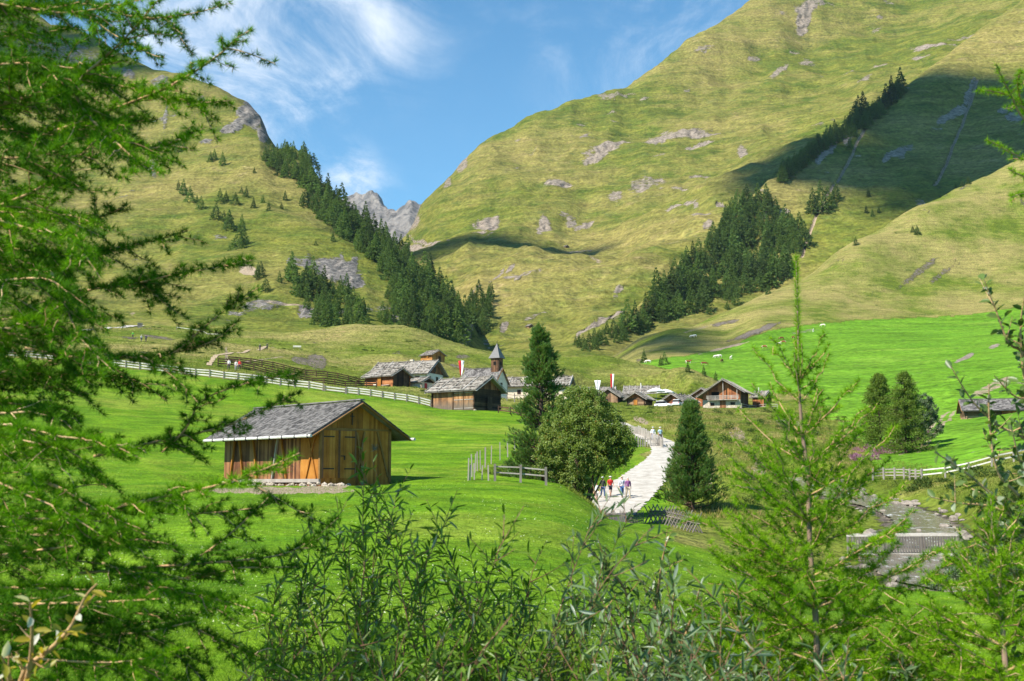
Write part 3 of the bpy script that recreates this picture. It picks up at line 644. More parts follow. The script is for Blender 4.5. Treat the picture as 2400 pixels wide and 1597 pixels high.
        if poles:
            pm = MB(); nb = max(2, int(ln / 1.0))
            for i in range(nb):
                P = E + s * (ln * (i + .12) / nb); y = y0 + .05
                while y < y1 - .3:
                    l2 = min(rg.uniform(1.8, 3.6), y1 - .05 - y); r2 = rg.uniform(.035, .06)
                    pm.tube([o(P.x, y, P.z) + nrm * (.13 + rg.uniform(0, .05)), o(P.x, y + l2, P.z) + nrm * (.13 + rg.uniform(0, .05))], r2, 5); y += l2 + .04
            for i in range(poles + 1):
                y = y0 + (y1 - y0) * (i + .01) / (poles + .02) if poles else y0
                pm.beam(o(E.x, y, E.z) + nrm * .2 - s * .1, o(E.x, y, E.z) + nrm * .2 + s * (ln + .25), .09, .07)
            pm.build('roof_pole', M['pole'], r_)
        for i in range(stones):
            P = E + s * rg.uniform(.1, .95) * ln; sm = MB(); sm.lump(o(P.x, rg.uniform(y0 + .3, y1 - .3), P.z) + nrm * .2, rg.uniform(.10, .19), rg)
            sm.build('roof_stone', M['rubble'], r_)
        return r_
    k1 = (zr - h) / a; k2 = (zr - hr) / (W - a)
    slope(-ov, h - ov * k1 + .06, a, zr + .06, 'roof'); slope(W + ov, hr - ov * k2 + .06, a, zr + .06, 'roof')
    cap = MB(); cap.box(o(a - .16, -ovg, zr + .14), (.32, 0, 0), (0, L + 2 * ovg, 0), (0, 0, .07)); cap.build('ridge_board', M[roof], root)
    for y in (-ovg - .03, L + ovg - .03):
        for p_, q_ in ((o(-ov, y, h - ov * k1 - .06), o(a, y, zr - .06)), (o(W + ov, y, hr - ov * k2 - .06), o(a, y, zr - .06))):
            bm = MB(); bm.beam(p_, q_, .06, .2, (0, 1, 0)); bm.build('bargeboard', M['trim'] if roof == 'shingle' else M['pole'], root)
    root['_x0'] = x0; del root['_x0']
    return root, o, rg
def box_part(name, root, mat, c, s, parent=None):
    mb = MB(); mb.box((c[0], c[1], c[2]), (s[0], 0, 0), (0, s[1], 0), (0, 0, s[2])); return mb.build(name, M[mat], parent or root)
def gdoor(root, o, x, z, w, h, mat='board_old', y=0):
    """plank door in the gable wall"""
    mb = MB(); n = max(3, int(w / .2))
    for i in range(n): mb.box(o(x + i * w / n, y - .075, z), (w / n - .012, 0, 0), (0, .06, 0), (0, 0, h))
    d = mb.build('door', M[mat], root)
    f = MB()
    for xx in (x - .09, x + w): f.box(o(xx, y - .09, z), (.09, 0, 0), (0, .1, 0), (0, 0, h + .09))
    f.box(o(x, y - .09, z + h), (w, 0, 0), (0, .1, 0), (0, 0, .09)); f.build('door_frame', M['frame'], d)
    return d
def gwin(root, o, x, z, w, h, y=0, mat='frame'):
    g = MB(); g.box(o(x, y - .03, z), (w, 0, 0), (0, .02, 0), (0, 0, h)); wd = g.build('window', M['darkglass'], root)
    f = MB(); t_ = .07
    f.box(o(x - t_, y - .06, z - t_), (w + 2 * t_, 0, 0), (0, .06, 0), (0, 0, t_)); f.box(o(x - t_, y - .06, z + h), (w + 2 * t_, 0, 0), (0, .06, 0), (0, 0, t_))
    f.box(o(x - t_, y - .06, z), (t_, 0, 0), (0, .06, 0), (0, 0, h)); f.box(o(x + w, y - .06, z), (t_, 0, 0), (0, .06, 0), (0, 0, h)); f.box(o(x + w / 2 - .02, y - .05, z), (.04, 0, 0), (0, .02, 0), (0, 0, h))
    f.build('frame', M[mat], wd); return wd
def lwin(root, o, y, z, w, h, x=0):
    g = MB(); g.box(o(x - .03, y, z), (.02, 0, 0), (0, w, 0), (0, 0, h)); wd = g.build('window', M['darkglass'], root)
    f = MB(); t_ = .07
    for yy, ww in ((y - t_, t_), (y + w, t_), (y + w / 2 - .02, .04)): f.box(o(x - .06, yy, z), (.05, 0, 0), (0, ww, 0), (0, 0, h))
    for zz in (z - t_, z + h): f.box(o(x - .06, y - t_, zz), (.05, 0, 0), (0, w + 2 * t_, 0), (0, 0, t_))
    f.build('frame', M['frame'], wd); return wd

# --- the large hay barn in the meadow
BW, BL, BH = 5.0, 10.6, 3.25
b, o, rg = house('hay_barn', 'large golden brown hay barn with grey shingle roof standing in the near meadow', 'barn', 751, 1131, 69, 44, 'L', BW, BL, BH, ridge=4.68, ov=1.15, ovg=.55,
    walls=('planks', 'board_new', 'planks', 'board_old'), roof='shingle', course=.19, wid=(.09, .22), poles=0, stones=0, seed=3, group=None)
gdoor(b, o, .12, .25, 1.05, 2.75, 'board_new'); d2 = gdoor(b, o, 1.3, .25, 1.05, 2.75, 'board_new')
for x in (.12, 1.3):
    for z in (.75, 2.6):
        hm = MB(); xx = x if x < 1 else x + .3
        hm.box(o(xx, -.1, z), (.75, 0, 0), (0, .02, 0), (0, 0, .07)); hm.build('hinge', M['iron'], d2 if x > 1 else [c for c in b.children if c.name.startswith('door')][0])
hm = MB(); hm.box(o(1.32, -.13, 1.5), (.3, 0, 0), (0, .04, 0), (0, 0, .05)); hm.box(o(1.57, -.13, 1.3), (.05, 0, 0), (0, .04, 0), (0, 0, .2)); hm.build('latch', M['iron'], d2)
mb = MB(); mb.beam(o(0, -.05, 3.1), o(BW, -.05, 3.1), .1, .1); mb.build('tie_beam', M['trim'], b)
for x0_, x1_ in ((2.5, 3.05), (4.0, 4.85)):
    mb = MB(); mb.beam(o(x0_, -.06, 3.0) if x0_ > 3 else o(x1_, -.06, 3.0), o(x1_, -.06, .3) if x0_ > 3 else o(x0_, -.06, .3), .1, .1); mb.build('brace', M['trim'], b)
mb = MB(); mb.beam(o(2.95, -.06, .3), o(2.5, -.06, 2.9), .1, .1); mb.build('brace', M['trim'], b)
for y0_, y1_ in ((.3, 1.25), (1.35, .35), (3.4, 4.1), (4.9, 4.3), (6.6, 7.2), (8.2, 8.8), (9.7, 9.2)):
    mb = MB(); mb.beam(o(-.09, y0_, .22), o(-.09, y1_, 3.0), .12, .1); mb.build('brace', M['board_new'] if y0_ != 4.9 else M['grey_post'], b)
mb = MB(); mb.box(o(-.06, .02, .2), (.05, 0, 0), (0, 1.95, 0), (0, 0, 3.0)); mb.build('wall_panel', M['board_new'], b)
mb = MB(); mb.box(o(-.14, 0, 0), (.2, 0, 0), (0, BL, 0), (0, 0, .2)); mb.build('sill_beam', M['grey_post'], b)
mb = MB(); mb.box(o(-.12, -.08, .2), (.16, 0, 0), (0, .16, 0), (0, 0, 3.0)); mb.build('corner_post', M['trim'], b)
mb = MB(); mb.box(o(BW - .12, -.1, 0), (.16, 0, 0), (0, .16, 0), (0, 0, 3.2)); mb.build('corner_post', M['trim'], b)
mb = MB(); mb.tube([o(-1.22, -.75, 2.62), o(-1.22, BL + .5, 2.62)], .085, 8)
gt = mb.build('gutter', M['gutter'], b)
mb = MB(); mb.tube([o(BW + 1.2, -.9, 2.60), o(BW + 1.2, BL + .5, 2.60)], .085, 8); mb.build('gutter', M['gutter'], b)
for k in range(9):
    mb = MB(); mb.box(o(-1.33, -.5 + k * 1.3, 2.50), (.22, 0, 0), (0, .04, 0), (0, 0, .2)); mb.build('bracket', M['iron'], gt)
mb = MB(); mb.box(o(2.12, -.06, 3.35), (.05, 0, 0), (0, .03, 0), (0, 0, .72)); mb.box(o(2.0, -.06, 3.85), (.29, 0, 0), (0, .03, 0), (0, 0, .05)); mb.build('cross', M['iron'], b)
mb = MB()
for k in range(50): mb.tube([o(3.75, -.1, 1.95), o(3.75 + rg.uniform(-.32, .32), -.12 - rg.uniform(0, .12), 1.9 + rg.uniform(-.1, .42))], [.012, .004], 3)
mb.build('dried_bouquet', M['post'], b)
mb = MB()
for k in range(90):
    y = rg.uniform(-.4, BL); mb.lump(o(rg.uniform(-.75, .05), y, rg.uniform(-.42, -.05)), rg.uniform(.08, .2), rg)
for k in range(26): mb.lump(o(rg.uniform(-.4, 1.9), rg.uniform(-.9, -.1), rg.uniform(-.42, -.12)), rg.uniform(.1, .26), rg)
mb.build('foundation', M['rubble'], b)

# --- dark barn beside the pale fence
b, o, rg = house('log_barn', 'sunburnt plank barn with stone weighted board roof at the end of the pale fence', 'barn', 1113, 962, 165, 55, 'L', 6.0, 7.6, 3.1, ridge=4.75, ov=.75, ovg=.75,
    walls=('logs', 'board_dark', 'planks', 'board_sun'), poles=4, stones=12, seed=5, gable='board_old', course=.4, group=None)  # dark gable timber carries the shade of that side
mb = MB(); mb.box(o(-.12, -.05, 2.85), (.14, 0, 0), (0, 7.7, 0), (0, 0, .16)); mb.build('fascia', plain('green fascia', (.10, .13, .10), .7), b)
for y0_ in (.15, 1.95):
    mb = MB()
    for i in range(9): mb.box(o(-.09, y0_ + i * .19, .1), (.05, 0, 0), (0, .18, 0), (0, 0, 2.6))
    dd = mb.build('door', M['board_sun'], b)
    for z in (.3, 1.5, 2.45):
        mb = MB(); mb.box(o(-.13, y0_ + .05, z), (.04, 0, 0), (0, 1.55, 0), (0, 0, .1)); mb.build('batten', M['grey_post'], dd)
mb = MB(); mb.box(o(-.12, 3.72, 0), (.12, 0, 0), (0, .14, 0), (0, 0, 2.85)); mb.build('corner_post', M['board_dark'], b)
mb = MB(); mb.box(o(2.5, -.34, 0), (1.1, 0, 0), (0, .05, 0), (0, 0, 2.0)); mb.build('door', M['board_dark'], b)
mb = MB()
for k in range(14): mb.lump(o(rg.uniform(-.5, .1), rg.uniform(6.5, 8), rg.uniform(-.3, .15)), rg.uniform(.15, .3), rg)
mb.lump(o(-.1, -.1, 0), .25, rg); mb.build('foundation', M['rubble'], b)

# --- houses on the left of the chapel
b, o, rg = house('farm_hut', 'low dark wooden hut with bright orange plank front left of the white farmhouse', 'hut', 919, 907, 222, 50, 'L', 4.6, 7.2, 2.35, ridge=3.6, ov=.7, ovg=.5, walls=('planks', 'board_dark', 'logs', 'log_red'), poles=3, stones=10, seed=7)  # gable coloured dark for the shade it stands in
mb = MB(); mb.box(o(-.32, 2.7, 0), (.06, 0, 0), (0, .9, 0), (0, 0, 2.2)); mb.build('door', M['board_new'], b)
mb = MB(); mb.box(o(-.5, .4, .35), (.5, 0, 0), (0, 2.0, 0), (0, 0, .06)); mb.build('bench', M['rail'], b)
mb = MB(); mb.box(o(-.36, 4.0, .3), (.05, 0, 0), (0, .7, 0), (0, 0, .55)); mb.build('notice', M['plaster'], b)
b, o, rg = house('farmhouse', 'white walled farmhouse with long grey board roof behind the low dark hut', 'house', 999, 912, 240, 66, 'L', 7.4, 12.6, 3.5, ridge=6.0, ov=.8, ovg=.8, walls=('slab', 'plaster', 'slab', 'plaster'), poles=4, stones=14, seed=9, gable='board_old')
lwin(b, o, 1.6, 1.6, .9, 1.0); lwin(b, o, 5.2, 1.3, 1.2, 1.3); gwin(b, o, 1.0, 1.7, .8, 1.0); gwin(b, o, 4.2, 1.7, .8, 1.0); gwin(b, o, 3.2, 3.8, .7, .9, -.05)
mb = MB(); mb.box(o(5.2, 6, 5.1), (.7, 0, 0), (0, .7, 0), (0, 0, 1.6)); mb.build('chimney', M['plaster_warm'], b)
b, o, rg = house('lean_to_shed', 'tiny stone shed with board roof and red door below the white farmhouse', 'shed', 988, 915, 226, 52, 'L', 3.4, 3.0, 1.7, ridge=2.5, ov=.45, ovg=.4, walls=('slab', 'plaster_warm', 'slab', 'plaster_warm'), poles=2, stones=4, seed=10, gable='board_dark')
mb = MB(); mb.box(o(.8, -.08, 0), (.7, 0, 0), (0, .06, 0), (0, 0, 1.4)); mb.build('door', plain('red door', (.42, .03, .03)), b)
b, o, rg = house('hillside_hut', 'small orange plank hut standing highest on the slope above the farmhouse', 'hut', 1012, 851, 300, 42, 'L', 4.0, 4.4, 2.3, ridge=3.35, ov=.55, ovg=.4, walls=('planks', 'log_orange', 'logs', 'log_orange'), poles=0, stones=0, seed=12, course=.3)
gdoor(b, o, 2.1, .1, .8, 1.7, 'board_dark')
mb = MB(); mb.box(o(-.24, 1.2, 1.5), (.06, 0, 0), (0, .6, 0), (0, 0, .6)); mb.build('shutter', M['board_new'], b)

# --- chapel
b, o, rg = house('chapel', 'whitewashed chapel with grey shingle roof and dark wooden belfry topped by a spire', 'chapel', 1160, 935, 222, 62, 'L', 5.0, 7.5, 3.2, ridge=5.9, ov=.35, ovg=.3, walls=('slab', 'plaster', 'slab', 'plaster'), roof='shingle', course=.3, wid=(.15, .3), poles=0, stones=0, seed=14)
tw = MB(); cx, cy, hw, zb, zt = 2.5, .95, .82, 4.9, 7.9
for (p, q) in (((-1, -1), (1, -1)), ((1, -1), (1, 1)), ((1, 1), (-1, 1)), ((-1, 1), (-1, -1))):
    P = Vector((cx + p[0] * hw, cy + p[1] * hw, 0)); Q = Vector((cx + q[0] * hw, cy + q[1] * hw, 0)); n = 9; e = (Q - P) / n; nn = Vector((e.y, -e.x, 0)).normalized()
    for i in range(n): tw.box(o(*(P + e * i)) + Vector((0, 0, zb)), e * .95, -nn * .06, (0, 0, zt - zb))
bt = tw.build('belfry', M['board_sun2'] if 'board_sun2' in M else wood_mat('belfry boards', (.02, .012, .008), (.075, .038, .02), (.22, .11, .055), isl=.5), b)
for (nx, ny) in ((0, -1), (-1, 0), (1, 0)):
    wv = MB(); c0 = Vector((cx + nx * (hw + .012), cy + ny * (hw + .012), zb + 1.85)); tx = Vector((-ny, nx, 0)); pts = []
    for k in range(9): a = math.pi * k / 8; pts.append(c0 + tx * math.cos(a) * .26 + Vector((0, 0, math.sin(a) * .26 + .2)))
    pts += [c0 - tx * .26 - Vector((0, 0, .25)), c0 + tx * .26 - Vector((0, 0, .25))]
    nn = Vector((nx, ny, 0)) * .02; bq = len(wv.v); wv.v += [tuple(o(*(q + nn))) for q in pts] + [tuple(o(*(q - nn))) for q in pts]; m_ = len(pts)
    wv.f.append(tuple(bq + i for i in range(m_))); wv.f.append(tuple(bq + m_ + i for i in range(m_))[::-1])
    for i in range(m_): wv.f.append((bq + i, bq + (i + 1) % m_, bq + m_ + (i + 1) % m_, bq + m_ + i))
    wv.build('sound_opening', M['void'], bt)
sp_ = MB(); e = hw + .38; rings = [(e, zt - .1), (e * .72, zt + .62), (e * .4, zt + 1.5), (.03, zt + 2.75)]
for r_, z_ in rings:
    for (sx, sy) in ((-1, -1), (1, -1), (1, 1), (-1, 1)): sp_.v.append(tuple(o(cx + sx * r_, cy + sy * r_, z_)))
for k in range(3):
    for j in range(4): sp_.f.append((k * 4 + j, k * 4 + (j + 1) % 4, k * 4 + 4 + (j + 1) % 4, k * 4 + 4 + j))
sp_.f.append((3, 2, 1, 0)); spo = sp_.build('spire', plain('grey spire shingles', (.16, .155, .155), .7, .3, 9, bump=.5), b)
fm = MB(); fm.tube([o(cx, cy, zt + 2.6), o(cx, cy, zt + 3.35)], .035, 5); fm.lump(o(cx, cy, zt + 2.85), .12, rg); fm.cbox(o(cx, cy, zt + 3.15), .34, .05, .05); fm.build('finial', M['iron'], spo)
mb = MB(); mb.box(o(.2, -.03, 4.85), (4.6, 0, 0), (0, .02, 0), (0, 0, .1)); mb.build('cornice', M['plaster'], b)
gwin(b, o, 2.2, 1.9, .6, 1.2)

# --- long white house right of the chapel, partly behind the tall pine
b, o, rg = house('long_house', 'long low cream plastered house under a bleached board roof behind the tall pine', 'house', 1330, 938, 238, 77, 'L', 6.0, 14.6, 3.2, ridge=4.9, ov=.8, ovg=.6, walls=('slab', 'plaster_warm', 'slab', 'plaster_warm'), poles=5, stones=16, seed=16, gable='board_old')
lwin(b, o, 9.6, 1.4, .6, .75); lwin(b, o, 6.0, 1.4, .6, .75); lwin(b, o, 12.9, 1.2, .7, .9)
mb = MB(); mb.box(o(1.4, 9.2, 3.9), (.55, 0, 0), (0, .55, 0), (0, 0, .95)); mb.build('chimney', M['plaster_warm'], b)

# --- right-hand hamlet; dark timber puts shade into walls turned from the sun
b, o, rg = house('log_hut', 'dark weathered gabled log house left of the white parasols', 'house', 1449, 952, 288, -22, 'R', 4.8, 8.5, 2.6, ridge=4.2, ov=.8, ovg=.6, walls=('planks', 'log', 'logs', 'board_dark'), poles=3, stones=8, seed=18)
gwin(b, o, 1.6, 1.2, .7, .6)
b, o, rg = house('log_hut', 'wide roofed house whose long board roof shows above the round bush', 'house', 1437, 945, 310, 82, 'L', 6.0, 11.5, 2.6, ridge=4.3, ov=.9, ovg=.6, walls=('planks', 'board_old', 'planks', 'board_old'), poles=4, stones=12, seed=20)
b, o, rg = house('log_hut', 'house with tangled board roof and metal flue behind the two little huts', 'house', 1540, 946, 318, 80, 'L', 7.0, 8.5, 2.9, ridge=4.9, ov=.9, ovg=.6, walls=('planks', 'board_old', 'planks', 'board_old'), poles=6, stones=16, seed=22)
mb = MB(); mb.tube([o(2.2, 4.4, 4.0), o(2.2, 4.4, 5.7)], .14, 8); mb.build('flue', M['gutter'], b)
b, o, rg = house('log_hut', 'small log hut with plank door just left of the white car', 'hut', 1511, 954, 275, -24, 'R', 4.1, 5.6, 2.1, ridge=3.35, ov=.75, ovg=.8, walls=('logs', 'log', 'logs', 'board_dark'), poles=3, stones=6, seed=24, gable='log_red')
gdoor(b, o, 1.5, .1, .85, 1.55, 'board_new')
b, o, rg = house('log_hut', 'small reddish log hut with plank door just right of the white car', 'hut', 1598, 959, 275, -34, 'R', 4.5, 7.6, 2.2, ridge=3.55, ov=.8, ovg=.8, walls=('logs', 'log_red', 'planks', 'board_dark'), poles=4, stones=8, seed=26, gable='log_red')
gdoor(b, o, 2.3, .1, .9, 1.75, 'board_old')
mb = MB(); mb.tube([o(3.0, 3.0, 2.9), o(3.0, 3.0, 4.0)], .11, 8); mb.build('flue', M['iron'], b)
b, o, rg = house('log_hut', 'small reddish gable peeping out left of the big chalet', 'hut', 1668, 948, 306, -25, 'R', 5.0, 6, 2.6, ridge=4.1, ov=.8, ovg=.7, walls=('planks', 'log_red', 'planks', 'board_dark'), poles=3, stones=6, seed=28)
b, o, rg = house('chalet', 'big chalet with stone ground floor, railed balcony and broad dark gable', 'house', 1737, 957, 290, -22, 'R', 9.4, 9.5, 3.6, ridge=7.0, ra=.56, hr=4.5, ov=1.3, ovg=1.6, walls=('slab', 'masonry', 'planks', 'board_dark'), poles=5, stones=16, seed=30, gable='board_old', base=-.6)
mb = MB()
for i in range(46): mb.box(o(.02 + i * .2036, -.06, 2.15), (.19, 0, 0), (0, .05, 0), (0, 0, max(.2, (3.6 + (7.0 - 3.6) * (i * .2036) / (.56 * 9.4) if i * .2036 < .56 * 9.4 else 4.5 + 2.5 * (9.4 - i * .2036) / (.44 * 9.4)) - 2.35)))
mb.build('upper_wall', M['log_red'], b)
mb = MB(); mb.box(o(1.4, -1.1, 2.05), (7.4, 0, 0), (0, 1.0, 0), (0, 0, .12)); bal = mb.build('balcony', M['pole'], b)
for z in (2.45, 2.75, 3.05):
    mb = MB(); mb.beam(o(1.1, -1.1, z), o(9.1, -1.1, z + .05), .07, .1); mb.build('rail', M['pole'], bal)
for x in (1.5, 3.3, 5.3, 7.2, 8.8):
    mb = MB(); mb.box(o(x, -1.15, 2.0), (.09, 0, 0), (0, .09, 0), (0, 0, 1.1)); mb.build('baluster', M['pole'], bal)
for x, zt_ in ((5.2, 6.5), (8.6, 4.7)):
    mb = MB(); mb.box(o(x, -1.2, 2.1), (.18, 0, 0), (0, .18, 0), (0, 0, zt_ - 2.1)); mb.build('post', M['grey_post'], b)
gdoor(b, o, 4.3, .05, 1.3, 1.85, 'board_old'); gwin(b, o, 1.9, .8, .9, .6); gwin(b, o, 6.9, .9, 1.0, .55)
b2 = MB(); b2.box(o(2.2, -.09, 2.3), (1.9, 0, 0), (0, .05, 0), (0, 0, 1.8)); b2.build('loft_opening', M['void'], b)
b, o, rg = house('annex_hut', 'little dark gabled hut with tall flue beside the big chalet', 'hut', 1790, 950, 300, 42, 'L', 3.4, 3.4, 2.3, ridge=3.6, ov=.5, ovg=.5, walls=('planks', 'board_dark', 'planks', 'log_red'), poles=2, stones=3, seed=32)  # shade of the right-facing gable put into its timber colour
mb = MB(); mb.tube([o(.8, 2.0, 2.4), o(.8, 2.0, 4.6)], .12, 8); mb.build('flue', M['gutter'], b)
b, o, rg = house('field_barn', 'grey roofed hay barn with log walls at the far right edge of the fields', 'barn', 2440, 992, 190, 76, 'L', 5.5, 11.2, 2.5, ridge=4.0, ov=.9, ovg=.7, walls=('logs', 'log', 'logs', 'log'), roof='shingle', course=.35, poles=0, stones=0, seed=34, gable='board_old', group=None)
mb = MB()
for i in range(12): mb.box(o(-.3, 3.4 + i * .2, .1), (.05, 0, 0), (0, .19, 0), (0, 0, 2.2))
mb.build('door', M['log_red'], b)
def small_hut(px, py, names, s, label, seed, yaw=35):
    p = hit(px, py, names); d_ = p.y
    q = house('shepherd_hut', label, 'hut', px, py, d_, yaw, 'L', s, s * 1.1, s * .5, ridge=s * .82, ov=.4, ovg=.3, walls=('logs', 'log', 'logs', 'log'), poles=0, stones=0, seed=seed, gable='log', group='tiny huts on the far slope', base=-1.2)
small_hut(1240, 770, ['mountain_right'], 3.6, 'tiny grey log hut alone on the far pasture above the pine top', 41)
small_hut(1326, 582, ['mountain_right'], 4.2, 'tiny dark hut on the golden terrace of the far mountain', 42)

# ------------------------------------------------------------------ fences
def fence(name, label, pts, n, rails, ph, mat_p='post', mat_r='rail', pw=.14, rw=(.05, .15), seed=0, side=-1, lean=.02, group=None):
    rg = random.Random(seed); P = np.array([tuple(p) for p in pts]); L = np.concatenate([[0], np.cumsum(np.hypot(np.diff(P[:, 0]), np.diff(P[:, 1])))])
    root = thing(name, label, 'fence', tuple(P[0]), 0, group); O = Vector(P[0]); prev = None
    q = np.linspace(0, L[-1], n)
    for i, l in enumerate(q):
        x = np.interp(l, L, P[:, 0]); y = np.interp(l, L, P[:, 1]); z = gz(x, y)
        b = Vector((x, y, z)) - O; t = b + Vector((rg.uniform(-lean, lean), rg.uniform(-lean, lean), ph * rg.uniform(.95, 1.06)))
        mb = MB(); mb.beam(b - Vector((0, 0, .3)), t, pw); mb.build('post', M[mat_p], root)
        if prev:
            pb, pt = prev; d = (b - pb); nn = Vector((d.y, -d.x, 0)).normalized() * side * (pw / 2 + rw[0] / 2 + .004)
            for k, f in enumerate(rails):
                a1 = pb.lerp(pt, f + rg.uniform(-.015, .015)) + nn; a2 = b.lerp(t, f + rg.uniform(-.015, .015)) + nn
                mb = MB(); mb.beam(a1, a2, rw[0], rw[1]); mb.build('rail', M[mat_r], root)
        prev = (b, t)
    return root
GR = ['ground']
def hp2(*l): return [onground(x, d) for x, d in l]
hp = lambda *l: [hit(x, y, GR) for x, y in l]
fence('rail_fence', 'pale three rail fence running down the left edge of the meadow to the gate gap', hp2((-80, 167), (250, 166), (500, 165), (753, 164)), 26, (.28, .6, .92), 1.05, seed=1)
fence('rail_fence', 'pale three rail fence from the gate gap down to the sunburnt barn', hp2((808, 164), (900, 164), (1008, 164)), 8, (.28, .6, .92), 1.0, seed=2)
fence('field_gate', 'low pale two bar gate closing the gap in the pale fence', hp2((757, 164), (806, 164)), 2, (.35, .8), .85, seed=3)
fence('dark_fence', 'dark wooden fence along the upper side of the trail on the left hill', hp2((528, 226), (640, 228), (760, 229), (862, 232)), 14, (.3, .62, .95), 1.15, 'board_dark', 'board_dark', .16, (.06, .2), seed=4)
fence('dark_fence', 'dark wooden fence along the lower side of the trail on the left hill', hp2((503, 205), (640, 207), (760, 209), (880, 214)), 15, (.3, .62, .95), 1.15, 'board_dark', 'board_dark', .16, (.06, .2), seed=5)
fence('dark_fence', 'dark rail fence in shade right of the sunburnt barn', hp((1168, 968), (1200, 972), (1240, 977), (1290, 980)), 5, (.35, .8), 1.0, 'board_dark', 'board_dark', .14, (.05, .16), seed=6)
fence('trail_rail', 'short pale railing beside the upper left trail', hp((414, 773), (440, 776), (470, 780), (520, 790)), 5, (.9,), .9, seed=7)
fence('pole_fence', 'dark pole fence in front of the long cream house', hp((1170, 938), (1185, 940), (1205, 943), (1232, 945)), 4, (.4, .75), 1.6, 'post', 'post', .16, (.06, .09), seed=8)
def posts(label, lst, h, w, mat, group):
    for i, (x, y) in enumerate(lst):
        p = hit(x, y, GR); rg = random.Random(i); mb = MB()
        mb.beam((0, 0, -.3), (rg.uniform(-.05, .05), rg.uniform(-.05, .05), h * rg.uniform(.9, 1.08)), w * rg.uniform(.8, 1.2)); o_ = mb.build('fence_post', M[mat], None); o_.location = p
        tag(o_, label, 'post', group)
posts('leaning grey split post of the wire fence curving up the knoll beside the pine', [(1097, 1126), (1106, 1118), (1113, 1108), (1119, 1104), (1126, 1101), (1137, 1096), (1151, 1088), (1172, 1079), (1190, 1072), (1206, 1060)], 1.35, .085, 'grey_post', 'grey posts of the wire fence')
posts('short grey post along the bottom of the meadow fence left of the pine trunk', [(1101, 1126), (1112, 1125), (1129, 1125), (1145, 1127)], .95, .085, 'grey_post', 'short grey posts at the knoll')
fence('rail_fence', 'grey two rail fence running down the knoll below the tall pine', hp((1160, 1128), (1223, 1132), (1280, 1138)), 3, (.5, .85), 1.05, 'post', 'grey_post', .14, (.06, .08), seed=9)
fence('rail_fence', 'grey rail fence across the far bank above the stream', hp((2046, 1126), (2080, 1124), (2115, 1124), (2160, 1127)), 7, (.35, .6, .85), 1.1, 'grey_post', 'grey_post', .13, (.06, .09), seed=10)
fence('rail_fence', 'pale double rail fence rising to the right edge of the far bank', hp((2160, 1127), (2230, 1118), (2300, 1102), (2400, 1080), (2470, 1064)), 8, (.5, .9), 1.0, 'grey_post', 'rail', .12, (.05, .12), seed=11)
fence('chalet_rail', 'low grey rail fence in front of the little hut beside the chalet', hp((1738, 957), (1770, 956), (1800, 957), (1822, 958)), 5, (.5, .95), 1.1, 'pole', 'pole', .1, (.06, .1), seed=12)
def pickets(name, label, pts, sp, h, w, mat='grey_post', seed=0, lean=.04):
    rg = random.Random(seed); P = np.array([tuple(p) for p in pts]); L = np.concatenate([[0], np.cumsum(np.hypot(np.diff(P[:, 0]), np.diff(P[:, 1])))])
    root = thing(name, label, 'fence', tuple(P[0])); O = Vector(P[0]); n = min(98, int(L[-1] / sp)); line = []
    for i in range(n):
        l = L[-1] * i / (n - 1); x = np.interp(l, L, P[:, 0]); y = np.interp(l, L, P[:, 1]); b = Vector((x, y, gz(x, y))) - O
        hh = h * rg.uniform(.85, 1.12); ww = w * rg.uniform(.75, 1.25)
        t = b + Vector((rg.uniform(-lean, lean), rg.uniform(-lean, lean), hh)); mb = MB(); mb.tube([b - Vector((0, 0, .2)), b.lerp(t, .9), t], [ww * .55, ww * .5, ww * .15], 5); mb.build('picket', M[mat], root); line.append(b)
    for f in (.25, .72):
        mb = MB(); e = Vector((0, .05, h * f)); mb.tube([p + e for p in line[::3] + [line[-1]]], .04, 5); mb.build('rail', M[mat], root)
    return root
pickets('picket_fence', 'grey picket fence rising behind the bush along the upper path', hp((1478, 1016), (1500, 1020), (1520, 1030), (1540, 1042), (1552, 1050)), .27, 1.05, .14, seed=1)
pickets('picket_fence', 'grey picket fence across the grass above the lower path', hp((1490, 1048), (1510, 1047), (1530, 1047), (1553, 1046)), .26, 1.15, .15, seed=2)
def hp2(*l): return [onground(x, d) for x, d in l]
pickets('picket_fence', 'dark picket fence along the bottom edge of the white path', hp2((1372, 85), (1400, 84), (1440, 83), (1480, 82), (1506, 82)), .13, 1.0, .085, 'post', seed=3, lean=.02)
def zigzag(label, pts, seed):
    rg = random.Random(seed); root = thing('crossed_pole_fence', label, 'fence', pts[0]); O = Vector(pts[0]); P = np.array([tuple(p) for p in pts]); L = np.concatenate([[0], np.cumsum(np.hypot(np.diff(P[:, 0]), np.diff(P[:, 1])))])
    n = int(L[-1] / .55)
    for i in range(n):
        l = L[-1] * i / n; x = np.interp(l, L, P[:, 0]); y = np.interp(l, L, P[:, 1]); b = Vector((x, y, gz(x, y))) - O
        for s in (-1, 1):
            mb = MB(); mb.tube([b + Vector((s * .35, rg.uniform(-.1, .1), -.1)), b + Vector((-s * .3, rg.uniform(-.1, .1), 1.15 + rg.uniform(-.1, .15)))], [.05, .035], 5); mb.build('stake', M['post'], root)
    for f in (.55, .8):
        mb = MB(); mb.tube([Vector((np.interp(l, L, P[:, 0]), np.interp(l, L, P[:, 1]), gz(np.interp(l, L, P[:, 0]), np.interp(l, L, P[:, 1])) + f)) - O for l in np.linspace(0, L[-1], 8)], .05, 5); mb.build('rail', M['post'], root)
zigzag('dark crossed pole fence descending from the path towards the bridge', hp2((1520, 80), (1560, 78), (1600, 75), (1640, 72)), 4)

